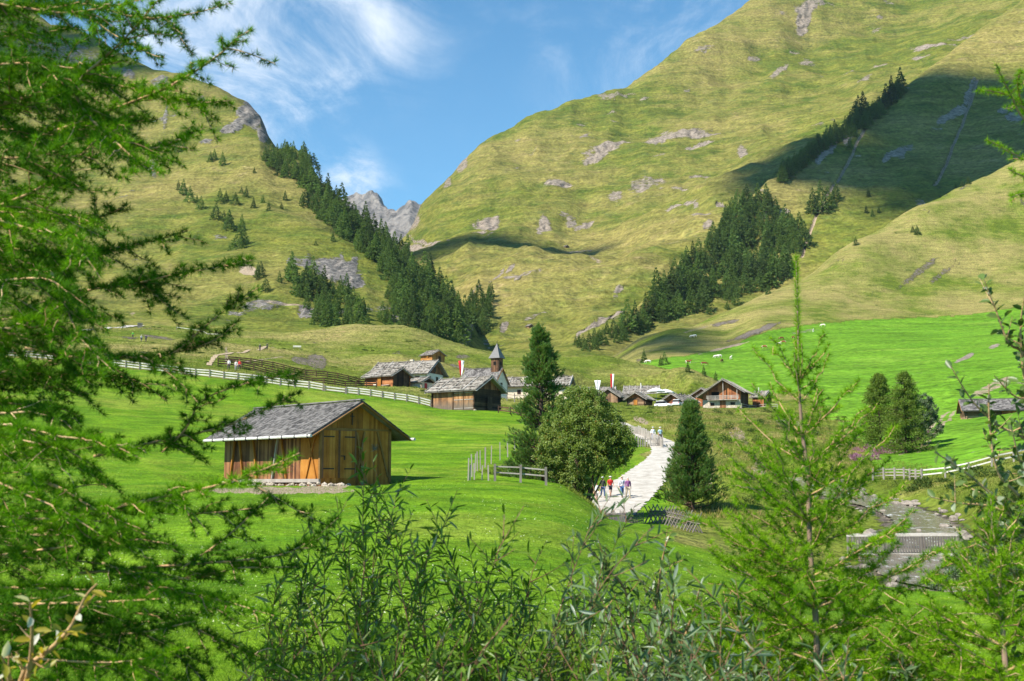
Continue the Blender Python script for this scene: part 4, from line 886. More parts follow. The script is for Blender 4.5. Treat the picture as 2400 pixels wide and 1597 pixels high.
# ------------------------------------------------------------------ bridge over the stream
M['slat'] = wood_mat('dark bridge slats', (.03, .026, .024), (.075, .066, .06), (.16, .145, .13), isl=.6)
p0 = at(1985, 1303, 72); p1 = at(2250, 1303, 69.5)
root = thing('footbridge', 'weathered grey wooden footbridge with slatted railings crossing the stream', 'bridge', p0); e = p1 - p0; L_ = e.length; e.normalize(); n_ = Vector((-e.y, e.x, 0)).normalized()
mb = MB(); mb.box(n_ * -.1, e * L_, n_ * 2.4, (0, 0, .14)); mb.build('deck', M['pole'], root)
for s in (0, 2.1):
    mb = MB(); mb.box(n_ * s + Vector((0, 0, -.4)), e * L_, n_ * .22, (0, 0, .36)); mb.build('girder', M['rail'], root)
    mb = MB(); mb.box(n_ * s + Vector((0, 0, 1.12)), e * L_, n_ * .14, (0, 0, .1)); mb.build('handrail', M['pole'], root)
    mb = MB(); mb.box(n_ * (s + .02) + Vector((0, 0, .22)), e * L_, n_ * .08, (0, 0, .08)); mb.build('rail', M['grey_post'], root)
    for i in range(40):
        mb = MB(); mb.box(n_ * (s - .03) + e * (.1 + i * (L_ - .2) / 40) + Vector((0, 0, .16)), e * .085, n_ * .03, (0, 0, .95)); mb.build('baluster', M['slat'], root)
    for i in range(4):
        mb = MB(); mb.box(n_ * s + e * (i * (L_ - .14) / 3) + Vector((0, 0, -.3)), e * .14, n_ * .15, (0, 0, 1.42)); mb.build('post', M['post'], root)
# boulders in the stream bed
rg = random.Random(9)
for i in range(170):
    k = rg.uniform(0, len(RIVER) - 1.01); j = int(k); p = RIVER[j] * (1 - (k - j)) + RIVER[j + 1] * (k - j); T_ = RIVER[j + 1] - RIVER[j]; T_ = T_ / np.linalg.norm(T_[:2])
    off = rg.choice([-1, 1]) * (rg.uniform(1.6, 3.6) if rg.random() < .75 else rg.uniform(.2, 1.6)); x, y = p[0] - T_[1] * off, p[1] + T_[0] * off
    r_ = (.1 + .4 * rg.random() ** 2.2) * (1.2 if abs(off) > 2 else .8); mb = MB(); mb.lump((0, 0, r_ * .15), r_, rg, 2, .6); q = mb.build('boulder', M['stone'], None, False); q.location = (x, y, gz(x, y))
    tag(q, 'grey boulder lying in or beside the shallow stream near the bridge', 'boulder', 'boulders along the stream')
p = hit(1698, 846, GR); mb = MB()
p = hit(696, 818, GR); root = thing('bench', 'pale wooden bench on top of the rocky knoll on the left hill', 'bench', p, .1)
mb = MB(); mb.box((-1.1, -.2, .42), (2.2, 0, 0), (0, .4, 0), (0, 0, .07)); mb.build('seat', M['rail'], root)
mb = MB(); mb.box((-1.1, .22, .62), (2.2, 0, 0), (0, .05, 0), (0, 0, .3)); mb.build('backrest', M['rail'], root)
for s in (-.9, .8):
    mb = MB(); mb.box((s, -.18, -.15), (.1, 0, 0), (0, .42, 0), (0, 0, .56)); mb.build('leg', M['post'], root)
p = hit(328, 768, GR); root = thing('trail_cabinet', 'small grey wooden box at the end of the pale lane on the left hill', 'box', p, .3)
mb = MB(); mb.box((-.8, -.5, -.2), (1.6, 0, 0), (0, 1, 0), (0, 0, 1.5)); mb.build('case', M['post'], root); mb = MB(); mb.box((-.9, -.6, 1.3), (1.8, 0, 0), (0, 1.2, 0), (0, 0, .12)); mb.build('lid', M['pole'], root)

# ------------------------------------------------------------------ banners, parasols, cars
M['red'] = plain('red cloth', (.55, .02, .03), .8, .1); M['white'] = plain('white cloth', (.8, .8, .8), .8, .05)
def banner(px, py, d, h, w, label, c1, c2, taper, seed):
    p = onground(px, d); base = at(px, py, d); root = thing('banner', label, 'flag', (base.x, base.y, min(base.z, p.z + 3)), 0, 'banners in the village')
    H = at(px, py - h, d).z - root.location.z; W = w / FPX * d
    mb = MB(); mb.tube([(0, 0, -.5), (0, 0, H + .25)], [.05, .03], 6); mb.build('pole', M['rail'], root)
    for s, mt in ((-1, c1), (1, c2)):
        v = []; n = 9
        z0 = H * .12
        for i in range(n):
            t_ = i / (n - 1); wd = W * (1 - taper * t_)
            for j in range(4): v.append((s * (.04 + wd * j / 3 * .5), -.06 - .12 * math.sin(j * 1.6 + i * .7 + seed) * (j > 0), H - (H - z0) * t_))
        F = grid_faces(n, 4); o_ = link('cloth', np_mesh('cloth', np.array(v), F, M[mt], True), root)
        o_.modifiers.new('thick', 'SOLIDIFY').thickness = .015
banner(1081, 884, 236, 38, 13, 'red and white banner hanging from a pole between farmhouse and chapel', 'red', 'white', .75, 0)
banner(1401, 922, 284, 30, 14, 'plain white pointed banner over the roofs beside the dark log house', 'white', 'white', .72, 1)
banner(1435, 915, 300, 38, 8, 'narrow red and white banner rising above the dark log house roof', 'red', 'white', .3, 2)
def parasol(px, py, d, label):
    p = onground(px, d); top = at(px, py, d).z; root = thing('parasol', label, 'parasol', p, 0, 'white parasols'); H = top - p.z
    mb = MB(); mb.tube([(0, 0, 0), (0, 0, H)], .05, 6); mb.build('pole', M['rail'], root)
    n = 8; v = [(0, 0, H)]; f = []
    for k in range(n):
        a = 2 * math.pi * k / n; v.append((1.1 * math.cos(a), 1.1 * math.sin(a), H - .32)); 
    for k in range(n):
        a = 2 * math.pi * k / n; v.append((2.25 * math.cos(a), 2.25 * math.sin(a), H - .8))
    for k in range(n):
        a = 2 * math.pi * k / n; v.append((2.25 * math.cos(a), 2.25 * math.sin(a), H - 1.05))
    me = bpy.data.meshes.new('canopy')
    for k in range(n):
        k2 = (k + 1) % n; f.append((0, 1 + k, 1 + k2)); f.append((1 + k, 1 + n + k, 1 + n + k2, 1 + k2)); f.append((1 + n + k, 1 + 2 * n + k, 1 + 2 * n + k2, 1 + n + k2))
    me.from_pydata(v, [], f); me.materials.append(M['white']); o_ = link('canopy', me, root); o_.modifiers.new('thick', 'SOLIDIFY').thickness = .02
    for k in range(n):
        a = 2 * math.pi * k / n; mb = MB(); mb.beam((0, 0, H - .05), (2.2 * math.cos(a), 2.2 * math.sin(a), H - .86), .03); mb.build('rib', M['frame'], root)
parasol(1541, 909, 296, 'left one of two large white parasols above the terrace roof')
parasol(1563, 912, 300, 'right one of two large white parasols above the terrace roof')
t = NT('car paint white'); t.base((.78, .79, .80)); t.b.inputs['Roughness'].default_value = .25; t.b.inputs['Coat Weight'].default_value = .6; M['paint'] = t.m
M['tyre'] = plain('tyre rubber', (.02, .02, .02), .8); M['rim'] = plain('alloy rim', (.5, .5, .52), .35, .1, metal=.8); M['lamp'] = plain('lamp glass', (.75, .75, .75), .1, .05); M['tail'] = plain('tail lamp', (.45, .02, .02), .2, .05)
def car(px, py, d, yaw, label, cat, van=False):
    p = at(px, py, d); root = thing('parked_car', label, cat, (p.x, p.y, gz(p.x, p.y) + .02), R(yaw), 'cars parked between the huts')
    L2 = 2.2; W2 = .9; hb = .95; ht = 1.95 if van else 1.62
    def loft(st, name, mat, close=True):
        v = []; f = []
        for (x, z0, z1, w0, w1) in st:
            r_ = .08; v += [(x, -w0, z0), (x, -w0, z0 + (z1 - z0) * .55), (x, -w1, z1 - r_), (x, -w1 + r_, z1), (x, w1 - r_, z1), (x, w1, z1 - r_), (x, w0, z0 + (z1 - z0) * .55), (x, w0, z0)]
        for i in range(len(st) - 1):
            for k in range(8): f.append((i * 8 + k, i * 8 + (k + 1) % 8, i * 8 + 8 + (k + 1) % 8, i * 8 + 8 + k))
        f.append(tuple(range(8))[::-1]); f.append(tuple((len(st) - 1) * 8 + k for k in range(8)))
        me = bpy.data.meshes.new(name); me.from_pydata(v, [], f); me.materials.append(M[mat]); o_ = link(name, me, root)
        bv = o_.modifiers.new('bevel', 'BEVEL'); bv.width = .05; bv.segments = 2; return o_
    if van: loft([(-2.3, .35, 1.2, .85, .8), (-2.2, .3, 1.85, .9, .8), (1.0, .3, 1.95, .92, .82), (1.5, .3, 1.5, .92, .78), (2.1, .3, 1.05, .9, .8), (2.3, .35, .85, .8, .75)], 'body', 'paint')
    else: loft([(-2.2, .4, .8, .78, .74), (-2.05, .28, .98, .9, .86), (-1.0, .25, 1.0, .92, .88), (.9, .25, 1.0, .92, .88), (1.75, .28, .88, .9, .84), (2.15, .36, .7, .78, .74)], 'body', 'paint')
    if not van:
        loft([(-2.0, .95, 1.0, .84, .8), (-1.7, .95, 1.52, .83, .66), (-.8, .95, 1.6, .84, .68), (.2, .95, 1.58, .84, .68), (1.05, .95, 1.02, .84, .78)], 'window', 'darkglass')
        loft([(-1.72, 1.5, 1.6, .7, .66), (-.8, 1.56, 1.66, .72, .68), (.22, 1.55, 1.64, .72, .68)], 'roof', 'paint')
    else:
        for s in (-1, 1): mb = MB(); mb.box((.4, s * .88 - .03, 1.2), (.8, 0, 0), (0, .06, 0), (0, 0, .5)); mb.build('window', M['darkglass'], root)
        mb = MB(); mb.box((1.27, -.72, 1.2), (.36, 0, -.5), (0, 1.44, 0), (.05, 0, .5)); mb.build('windscreen', M['darkglass'], root)
    for x in (-1.35, 1.38):
        for s in (-1, 1):
            mb = MB(); mb.tube([(x, s * .78, .33), (x, s * .96, .33)], .33, 16); wh = mb.build('wheel', M['tyre'], root)
            mb = MB(); mb.tube([(x, s * .9, .33), (x, s * .975, .33)], .2, 12); mb.build('rim', M['rim'], wh)
    for s in (-1, 1):
        mb = MB(); mb.box((2.02, s * .62 - .15, .62), (.12, 0, 0), (0, .3, 0), (0, 0, .16)); mb.build('headlight', M['lamp'], root)
        mb = MB(); mb.box((-2.2, s * .68 - .12, .72), (.1, 0, 0), (0, .24, 0), (0, 0, .2)); mb.build('tail_light', M['tail'], root)
        mb = MB(); mb.box((.75, s * .97 - .06, .98), (.14, 0, 0), (0, .14, 0), (0, 0, .14)); mb.build('mirror', M['paint'], root)
car(1557, 957, 272, -28, 'white estate car parked between the two little log huts', 'car')
car(1589, 958, 268, 68, 'white car seen end on in front of the reddish log hut beside the pine tip', 'car')

# ------------------------------------------------------------------ people and cows grown with the skin modifier
def skin(name, nodes, edges, mat, parent=None, sub=1):
    me = bpy.data.meshes.new(name); me.from_pydata([n[0] for n in nodes], edges, []); ob = link('tmp', me)
    md = ob.modifiers.new('skin', 'SKIN'); md.use_smooth_shade = True
    for i, n in enumerate(nodes):
        r_ = n[1]; r_ = r_ if hasattr(r_, '__len__') else (r_, r_); me.skin_vertices[0].data[i].radius = r_
    me.skin_vertices[0].data[0].use_root = True
    sb = ob.modifiers.new('sub', 'SUBSURF'); sb.levels = sub; sb.render_levels = sub
    dg = bpy.context.evaluated_depsgraph_get(); nm = bpy.data.meshes.new_from_object(ob.evaluated_get(dg)); bpy.data.objects.remove(ob); bpy.data.meshes.remove(me)
    nm.name = name; nm.materials.clear(); nm.materials.append(mat); o_ = link(name, nm, parent); return o_
_cl = {}
def cloth(c):
    if c not in _cl: _cl[c] = plain('cloth', c, .85, .15, 20)
    return _cl[c]
M['skin'] = plain('skin', (.52, .30, .21), .6, .08, 10)
PEOPLE = 'walkers'
def person(loc, face, label, shirt, legs, hat=None, pack=None, step=.22, h=1.72, shorts=False, pole=False, group=None, hands=True, arms=.12, hair=(.25, .22, .2)):
    """facing +y before rotation by face"""
    root = thing('person', label, 'person', loc, face, group); s = h / 1.72
    S = lambda x, y, z: (x * s, y * s, z * s)
    N = [(S(0, 0, .93), (.145 * s, .10 * s)), (S(0, 0, 1.1), (.125 * s, .09 * s)), (S(0, .01, 1.3), (.155 * s, .105 * s)), (S(0, 0, 1.42), (.11 * s, .08 * s)), (S(0, .01, 1.49), .055 * s), (S(0, .03, 1.58), (.075 * s, .09 * s)), (S(0, .025, 1.67), (.075 * s, .085 * s)), (S(0, .12, 1.59), .018 * s)]
    E = [(0, 1), (1, 2), (2, 3), (3, 4), (4, 5), (5, 6), (5, 7)]
    def add(par, *ch):
        for c in ch: N.append(c); E.append((par, len(N) - 1)); par = len(N) - 1
        return par
    LG = {}; AR = {}
    for sd in (-1, 1):
        st = step * sd; hip = S(sd * .09, 0, .88); knee = S(sd * .1, st * .45 + .05, .48); ank = S(sd * .1, st - (.08 if st < 0 else 0), .08 if st > 0 else .12); toe = S(sd * .11, st + .15, .035 if st > 0 else .03)
        add(0, (hip, .088 * s), (knee, .058 * s), (ank, .042 * s), (toe, .035 * s)); LG[sd] = (hip, knee, ank, toe)
        sw = -st * arms * 3; sh = S(sd * .19, 0, 1.40); el = S(sd * .25, sw * .35 - .03, 1.13); wr = S(sd * .26, sw + .06, .90)
        w_ = add(3, (sh, .055 * s), (el, .042 * s), (wr, .030 * s)); AR[sd] = (sh, el, wr)
        if hands:
            pm = add(w_, (S(sd * .262, sw + .075, .84), (.036 * s, .02 * s)))
            for k, (dy, ln) in enumerate(((-.027, .062), (-.009, .074), (.009, .07), (.027, .056))): add(pm, (S(sd * .262, sw + .08 + dy, .80), .009 * s), (S(sd * .25, sw + .085 + dy, .80 - ln), .008 * s))
            add(w_, (S(sd * .25, sw + .11, .855), .011 * s), (S(sd * .24, sw + .125, .815), .009 * s))
    skin('body', N, E, M['skin'], root)
    tn = [(S(0, 0, .90), (.165 * s, .125 * s)), (S(0, 0, 1.1), (.15 * s, .115 * s)), (S(0, .01, 1.3), (.178 * s, .128 * s)), (S(0, 0, 1.43), (.12 * s, .09 * s))]; te = [(0, 1), (1, 2), (2, 3)]
    for sd in (-1, 1):
        sh, el, wr = [Vector(q) for q in AR[sd]]; i = len(tn); tn += [(tuple(sh), .072 * s), (tuple(sh.lerp(el, .85)), .06 * s)]; te += [(3, i), (i, i + 1)]
        if not shorts: tn.append((tuple(el.lerp(wr, .75)), .048 * s)); te.append((i + 1, i + 2))
    skin('shirt', tn, te, cloth(shirt), root)
    ln_ = [(S(0, 0, .93), (.158 * s, .118 * s))]; le = []
    for sd in (-1, 1):
        hip, knee, ank, toe = [Vector(q) for q in LG[sd]]; i = len(ln_); ln_ += [(tuple(hip), .102 * s), (tuple(hip.lerp(knee, .85 if shorts else .98)), .078 * s)]; le += [(0, i), (i, i + 1)]
        if not shorts: ln_.append((tuple(knee.lerp(ank, .92)), .06 * s)); le.append((i + 1, i + 2))
        sh_ = skin('shoe', [(tuple(ank - Vector((0, .03 * s, .02 * s))), .048 * s), (tuple(ank.lerp(toe, .5)), .047 * s), (tuple(toe), .04 * s)], [(0, 1), (1, 2)], cloth((.06, .045, .035)), root)
    skin('trousers', ln_, le, cloth(legs), root)
    mb = MB(); mb.lump(S(0, .0, 1.685), .098 * s, random.Random(1), 2, .75); mb.build('hair', cloth(hair), root, True)
    if hat:
        mb = MB(); mb.lump(S(0, .015, 1.725), .105 * s, random.Random(2), 2, .6); mb.tube([S(0, .03, 1.70), S(0, .03, 1.712)], .15 * s, 12); mb.build('hat', cloth(hat), root, True)
    if pack:
        mb = MB(); mb.lump(S(0, -.19, 1.22), .2 * s, random.Random(3), 2, 1.15); mb.build('backpack', cloth(pack), root, True)
        for sd in (-1, 1): mb = MB(); mb.tube([S(sd * .1, -.12, 1.44), S(sd * .11, .06, 1.46), S(sd * .11, .135, 1.3), S(sd * .13, .05, 1.08)], .018 * s, 5); mb.build('strap', cloth(pack), root)
    if pole:
        w_ = Vector(AR[1][2]); mb = MB(); mb.tube([w_ + Vector((.03, .1, .0)), (w_.x + .06, w_.y + .3, .02)], .012, 5); mb.build('walking_pole', M['iron'], root)
    return root
def pathpt(px, py): return hit(px, py, GR)
FACE = R(180 + 14)
person(pathpt(1458, 1167), FACE, 'walker in white shirt, blue jeans and pale sun hat with a dark backpack', (.75, .76, .78), (.06, .12, .28), (.62, .5, .38), (.06, .07, .16))
person(pathpt(1472, 1169), FACE, 'walker in purple checked shirt and beige trousers with a trekking pole on the path', (.22, .08, .22), (.42, .36, .27), None, None, -.2, pole=True, hair=(.45, .42, .4))
person(pathpt(1431, 1164), FACE, 'walker in red jacket, dark knee trousers and white cap on the path', (.62, .03, .03), (.03, .03, .05), (.75, .74, .72), (.5, .05, .04), .2, h=1.64, shorts=True)
person(pathpt(1413, 1168), FACE, 'walker in dark green top and blue trousers wearing a grey cap on the path', (.05, .055, .045), (.05, .08, .16), (.55, .55, .56), None, -.22, hair=(.1, .09, .08))
person(pathpt(1398, 1178), FACE, 'walker in white top and shorts half hidden by the bush at the path edge', (.72, .7, .68), (.5, .48, .45), None, None, .2, h=1.6, shorts=True, hair=(.4, .28, .16))
person(onground(1532, 139), FACE, 'walker in white shirt and white sun hat behind the upper picket fence', (.78, .78, .8), (.25, .26, .35), (.8, .8, .78), None, .2, h=1.68)
person(onground(1549, 138), FACE, 'walker in light blue top and dark shorts with pale cap on the upper path', (.42, .60, .68), (.05, .05, .06), (.8, .78, .74), (.12, .16, .2), -.2, h=1.75, shorts=True)
for px, py, f, lb, sh, lg, ht in ((311, 793, 20, 'distant hiker in bright green shirt on the left hill', (.12, .5, .05), (.05, .05, .06), None), (331, 801, 40, 'distant hiker in pale top, left of a pair on the left hill', (.6, .55, .55), (.08, .08, .12), (.6, .6, .6)), (342, 802, 30, 'distant hiker in dark clothes, right of a pair on the left hill', (.05, .06, .12), (.04, .04, .05), None),
        (609, 824, 200, 'distant hiker in dark clothes walking below the bench knoll', (.03, .035, .06), (.05, .05, .06), (.5, .5, .5)), (626, 820, 190, 'distant hiker in green dark clothes further up the trail below the bench', (.05, .08, .05), (.05, .05, .05), None), (536, 867, 170, 'distant hiker in white top beside the lower dark fence', (.7, .68, .66), (.06, .05, .08), None), (561, 868, 175, 'distant hiker in red jacket beside the lower dark fence', (.6, .05, .04), (.06, .05, .06), (.5, .1, .1)), (553, 870, 180, 'distant small hiker in pale clothes next to the red jacketed one', (.65, .6, .58), (.3, .28, .28), None)):
    person(hit(px, py, GR), R(f), lb, sh, lg, ht, None, .18, group='distant hikers on the left hill', hands=True)
def cow_mat(name, c1, c2, lo, hi):
    t = NT(name); n = t.noise(t.coord(), 1.5, 2, .5); t.base(t.mix(t.mr(n, lo, hi), c1, c2)); t.b.inputs['Roughness'].default_value = .8; return t.m
CM = [cow_mat('brown and white hide', (.26, .075, .03), (.72, .66, .58), .56, .6), cow_mat('white and tan hide', (.40, .19, .09), (.74, .70, .62), .40, .45), cow_mat('dark brown hide', (.15, .045, .02), (.6, .55, .5), .64, .68)]
def cow_mesh(graze, mat):
    N = [((0, -.35, 1.05), (.30, .36)), ((0, .3, 1.05), (.31, .38)), ((0, .75, 1.12), (.24, .30))]; E = [(0, 1), (1, 2)]
    N.append(((0, -.8, 1.1), (.26, .30))); E.append((0, 3))
    neck = ((0, 1.15, .95 if graze else 1.3), (.13, .19)); head = ((0, 1.5, .45 if graze else 1.45), (.11, .13)); muz = ((0, 1.62, .16 if graze else 1.32), (.08, .08))
    i = len(N); N += [neck, head, muz]; E += [(2, i), (i, i + 1), (i + 1, i + 2)]
    for s in (-1, 1):
        k = len(N); hd = head[0]; N.append(((s * .2, hd[1] - .06, hd[2] + .1), (.04, .05))); E.append((i + 1, k))
    for s in (-1, 1):
        k = len(N); N += [((s * .2, .72, .78), .13), ((s * .2, .72, .42), .07), ((s * .2, .74, .06), .06)]; E += [(2, k), (k, k + 1), (k + 1, k + 2)]
        k = len(N); N += [((s * .2, -.72, .82), .17), ((s * .21, -.92, .46), .075), ((s * .2, -.86, .06), .06)]; E += [(3, k), (k, k + 1), (k + 1, k + 2)]
    k = len(N); N += [((0, -1.12, 1.15), .04), ((0, -1.18, .6), .035)]; E += [(3, k), (k, k + 1)]
    return skin('cow', N, E, mat)
protos = {}
for px, py, mt, gr, yaw, lb in ((1929, 766, 1, True, 80, 'tan and white cow highest on the green pasture by its upper edge'), (1906, 779, 1, False, 170, 'pale cow standing second highest on the green pasture'), (1832, 797, 2, True, 100, 'dark brown cow just above the grazing pair on the pasture'), (1859, 795, 2, True, 200, 'dark brown cow alone right of the grazing pair on the pasture'), (1836, 806, 0, True, 85, 'red brown cow, right of the pair grazing side by side'), (1826, 810, 1, True, 95, 'tan cow, left of the pair grazing side by side'), (1792, 817, 0, True, 90, 'red brown cow grazing at the middle of the pasture left of the pair'),
        (1680, 840, 1, True, 85, 'white and tan cow, left of the upper two near the pasture tip'), (1686, 839, 1, True, 100, 'white cow nose to tail with the white and tan one'), (1713, 843, 1, False, 185, 'white cow standing alone right of the low group'), (1692, 850, 2, True, 150, 'dark brown cow between the white cows of the low group'), (1650, 857, 2, True, 265, 'red brown cow with white head lowest on the pasture'), (1613, 853, 0, False, 280, 'brown cow farthest left on the green pasture above the hamlet'), (1623, 792, 1, True, 90, 'pale cow on the dry slope above the pasture, left one'), (1628, 791, 1, True, 100, 'pale cow on the dry slope above the pasture, right one'), (1519, 852, 1, True, 80, 'pale cow beside the bush on the hamlet hill')):
    key = (mt, gr); p = hit(px, py, GR)
    if key not in protos: c = cow_mesh(gr, CM[mt]); protos[key] = c
    else: c = protos[key].copy(); COL.objects.link(c)
    c.location = p; c.rotation_euler = (0, 0, R(yaw)); c.scale = (1.0,) * 3; tag(c, lb, 'cow', 'cows grazing on the pasture')
# ------------------------------------------------------------------ foliage tools (numpy)
def unit(v): return v / (np.linalg.norm(v, axis=-1, keepdims=True) + 1e-9)
def rdir(n, g): return unit(g.normal(size=(n, 3)))
def blades(P, D, L, W, g, side=None):
    n = len(P); s = unit(np.cross(D, rdir(n, g))) if side is None else side
    s = s * (W / 2)[:, None]
    V = np.stack([P - s, P + s, P + D * L[:, None]], 1).reshape(-1, 3)
    return V, np.arange(3 * n).reshape(-1, 3)
def leaves6(P, D, N, L, W, fold=.25, curl=.15):
    """folded lance or oval leaf with six vertices and four triangles"""
    n = len(P); S = unit(np.cross(D, N)); N = unit(np.cross(S, D)); L = L[:, None]; W = W[:, None]
    a = P + D * L * .30 + S * W * .42 + N * W * fold; b = P + D * L * .66 + S * W * .45 + N * (W * fold - L * curl * .4)
    c = P + D * L * .30 - S * W * .42 + N * W * fold; d = P + D * L * .66 - S * W * .45 + N * (W * fold - L * curl * .4)
    tip = P + D * L - N * L * curl
    V = np.stack([P, a, b, tip, d, c], 1).reshape(-1, 3); o = np.arange(n)[:, None] * 6
    F = np.concatenate([o + np.array([[0, 1, 2]]), o + np.array([[0, 2, 3]]), o + np.array([[0, 3, 4]]), o + np.array([[0, 4, 5]])], 0)
    return V, F
def cat(parts):
    V = []; F = []; o = 0
    for v, f in parts: V.append(v); F.append(f + o); o += len(v)
    return np.concatenate(V), np.concatenate(F)

# ------------------------------------------------------------------ distant conifers
M['conifer'] = leaf_mat('distant conifer needles', (.055, .11, .032), (.14, .205, .055), .42, .7, None, .6, .1, (.6, 1.35))
M['conifer_light'] = leaf_mat('distant larch needles', (.055, .11, .022), (.11, .17, .035), .25, .7, None, .6, .1)
M['bark'] = wood_mat('bark', (.04, .026, .018), (.11, .07, .045), (.20, .13, .085), grain=6, isl=.2)
def conifer_mesh(seed, wid, mat, loose=.5, nb=11, nw=18):
    g = np.random.default_rng(seed); Vs = []
    for i in range(nw):
        z = .05 + .93 * (i + g.uniform(-.3, .3)) / nw; r = wid * (1 - z) ** 1.05 * g.uniform(.75, 1.2) + .008; k = nb if z < .75 else 6
        for b in range(k):
            a = g.uniform(0, 6.283); rr = r * g.uniform(.6, 1.15); m = 5
            t = g.uniform(.25, 1, m) ** .7; base = np.stack([np.cos(a) * rr * t, np.sin(a) * rr * t, z - .10 * rr * t / wid * .6 + g.normal(0, .012, m)], 1)
            D = unit(np.stack([np.cos(a) + g.normal(0, .5, m), np.sin(a) + g.normal(0, .5, m), g.normal(-.15, .45, m)], 1))
            Vs.append(blades(base, D, g.uniform(.05, .095, m) * (1.15 - .75 * z), g.uniform(.045, .075, m) * (1.15 - .75 * z), g))
    m = 10; Vs.append(blades(np.stack([g.normal(0, .008, m), g.normal(0, .008, m), g.uniform(.88, .96, m)], 1), unit(np.stack([g.normal(0, .25, m), g.normal(0, .25, m), np.ones(m)], 1)), np.full(m, .06), np.full(m, .02), g))
    h = np.linspace(0, 6.283, 6)[:-1]; ring = np.stack([np.cos(h) * .014, np.sin(h) * .014, np.full(5, -.06)], 1)
    V, F = cat(Vs + [(np.concatenate([ring, [[0, 0, .9]]]), np.array([[k, (k + 1) % 5, 5] for k in range(5)]))])
    return np_mesh('conifer', V, F, mat)
CONS = [conifer_mesh(100 + i, w_, M['conifer']) for i, w_ in enumerate((.30, .34, .40, .32, .44, .28))]
CONL = [conifer_mesh(120 + i, w_, M['conifer_light']) for i, w_ in enumerate((.26, .31, .37))]
SCR = ['mountain_left', 'mountain_right', 'mountain_spur', 'ground']
rgt = random.Random(21)
def far_tree(px, py, hpx, names, label, group, light=False, name='conifer'):
    p = hit(px, py, names)
    if p is None: return None
    h = hpx / FPX * p.y; name = 'larch_tree' if light else name; o = link(name, rgt.choice(CONL if light else CONS)); o.location = p - Vector((0, 0, .02 * h))
    o.rotation_euler = (rgt.uniform(-.04, .04), rgt.uniform(-.04, .04), rgt.uniform(0, 6.28)); k = rgt.uniform(.9, 1.15); o.scale = (h * k, h * k, h)
    return tag(o, label, 'tree', group)
def inside(x, y, poly):
    c = False; j = len(poly) - 1
    for i in range(len(poly)):
        if (poly[i][1] > y) != (poly[j][1] > y) and x < (poly[j][0] - poly[i][0]) * (y - poly[i][1]) / (poly[j][1] - poly[i][1]) + poly[i][0]: c = not c
        j = i
    return c
def forest(poly, n, hpx, names, label, group, light=.1, seed=0, gap=9):
    rg = random.Random(seed); xs = [p[0] for p in poly]; ys = [p[1] for p in poly]; got = []; tries = 0
    while len(got) < n and tries < 20000:
        tries += 1; x = rg.uniform(min(xs), max(xs)); y = rg.uniform(min(ys), max(ys))
        if not inside(x, y, poly) or any((x - a) ** 2 + (1.6 * (y - b)) ** 2 < gap * gap for a, b in got): continue
        got.append((x, y))
    for x, y in sorted(got, key=lambda q: q[1]):
        hh = hpx(y) if callable(hpx) else hpx
        far_tree(x, y, hh * rg.uniform(.7, 1.25), names, label, group, rg.random() < light)
L_ = ['mountain_left']; S_ = ['mountain_spur']
forest([(650, 352), (725, 372), (747, 420), (790, 470), (835, 512), (890, 560), (950, 608), (1015, 660), (1065, 715), (1098, 765), (1112, 810), (1060, 805), (1000, 780), (940, 752), (915, 700), (915, 665), (880, 625), (845, 590), (800, 555), (760, 520), (720, 505), (700, 480), (735, 455), (690, 430), (650, 410), (612, 375)], 118, lambda y: 44 + (y - 350) * .075, L_, 'dark conifer in the dense wood on the right flank of the left mountain', 'dense wood on the left mountain', .08, 1, 11)
forest([(675, 650), (720, 652), (770, 672), (830, 700), (860, 730), (840, 768), (760, 775), (720, 750), (700, 710), (680, 690)], 26, 62, L_, 'dark conifer in the wood below the rock face of the left mountain', 'wood below the rock face', .1, 2, 12)
forest([(930, 735), (1000, 760), (1060, 795), (1000, 800), (930, 775), (870, 760), (880, 735)], 14, 50, L_, 'conifer at the foot of the gorge behind the grassy mound', 'conifers at the gorge foot', .25, 3, 12)
forest([(1785, 470), (1830, 500), (1868, 535), (1892, 580), (1870, 620), (1830, 665), (1760, 700), (1680, 740), (1600, 768), (1520, 785), (1470, 788), (1462, 775), (1520, 715), (1560, 675), (1610, 625), (1660, 575), (1690, 520), (1740, 480)], 112, lambda y: 56 + (y - 480) * .05, S_, 'dark conifer in the dense wood on the right-hand spur', 'dense wood on the right spur', .12, 4, 12)
forest([(1800, 405), (1850, 385), (1930, 338), (1968, 312), (1990, 322), (1940, 350), (1890, 385), (1830, 430)], 18, 42, S_, 'dark conifer on the rocky crest above the right-hand wood', 'conifers on the rocky crest', 0, 5, 8)
forest([(1975, 300), (2060, 252), (2110, 218), (2118, 212), (2090, 245), (2040, 272), (1990, 303)], 18, 58, S_, 'dark conifer in the crest clump at the top of the right-hand spur', 'crest clump on the right spur', .05, 6, 8)
forest([(1180, 690), (1150, 720), (1140, 760), (1130, 800), (1110, 800), (1095, 745), (1110, 705)], 22, 48, ['mountain_right'], 'light green larch on the far side of the dark gorge', 'larches beside the gorge', .7, 7, 10)
forest([(1340, 805), (1400, 790), (1450, 770), (1480, 765), (1470, 800), (1420, 812), (1380, 825), (1345, 818)], 30, 30, ['mountain_right', 'mountain_spur', 'ground'], 'low light green larch in the thicket below the right-hand wood', 'young larch thicket', .8, 8, 8)
ORD = ['first', 'second', 'third', 'fourth', 'fifth', 'sixth', 'seventh', 'eighth', 'ninth', 'tenth', 'eleventh', 'twelfth', 'thirteenth', 'fourteenth', 'fifteenth', 'sixteenth', 'seventeenth', 'eighteenth', 'nineteenth', 'twentieth']
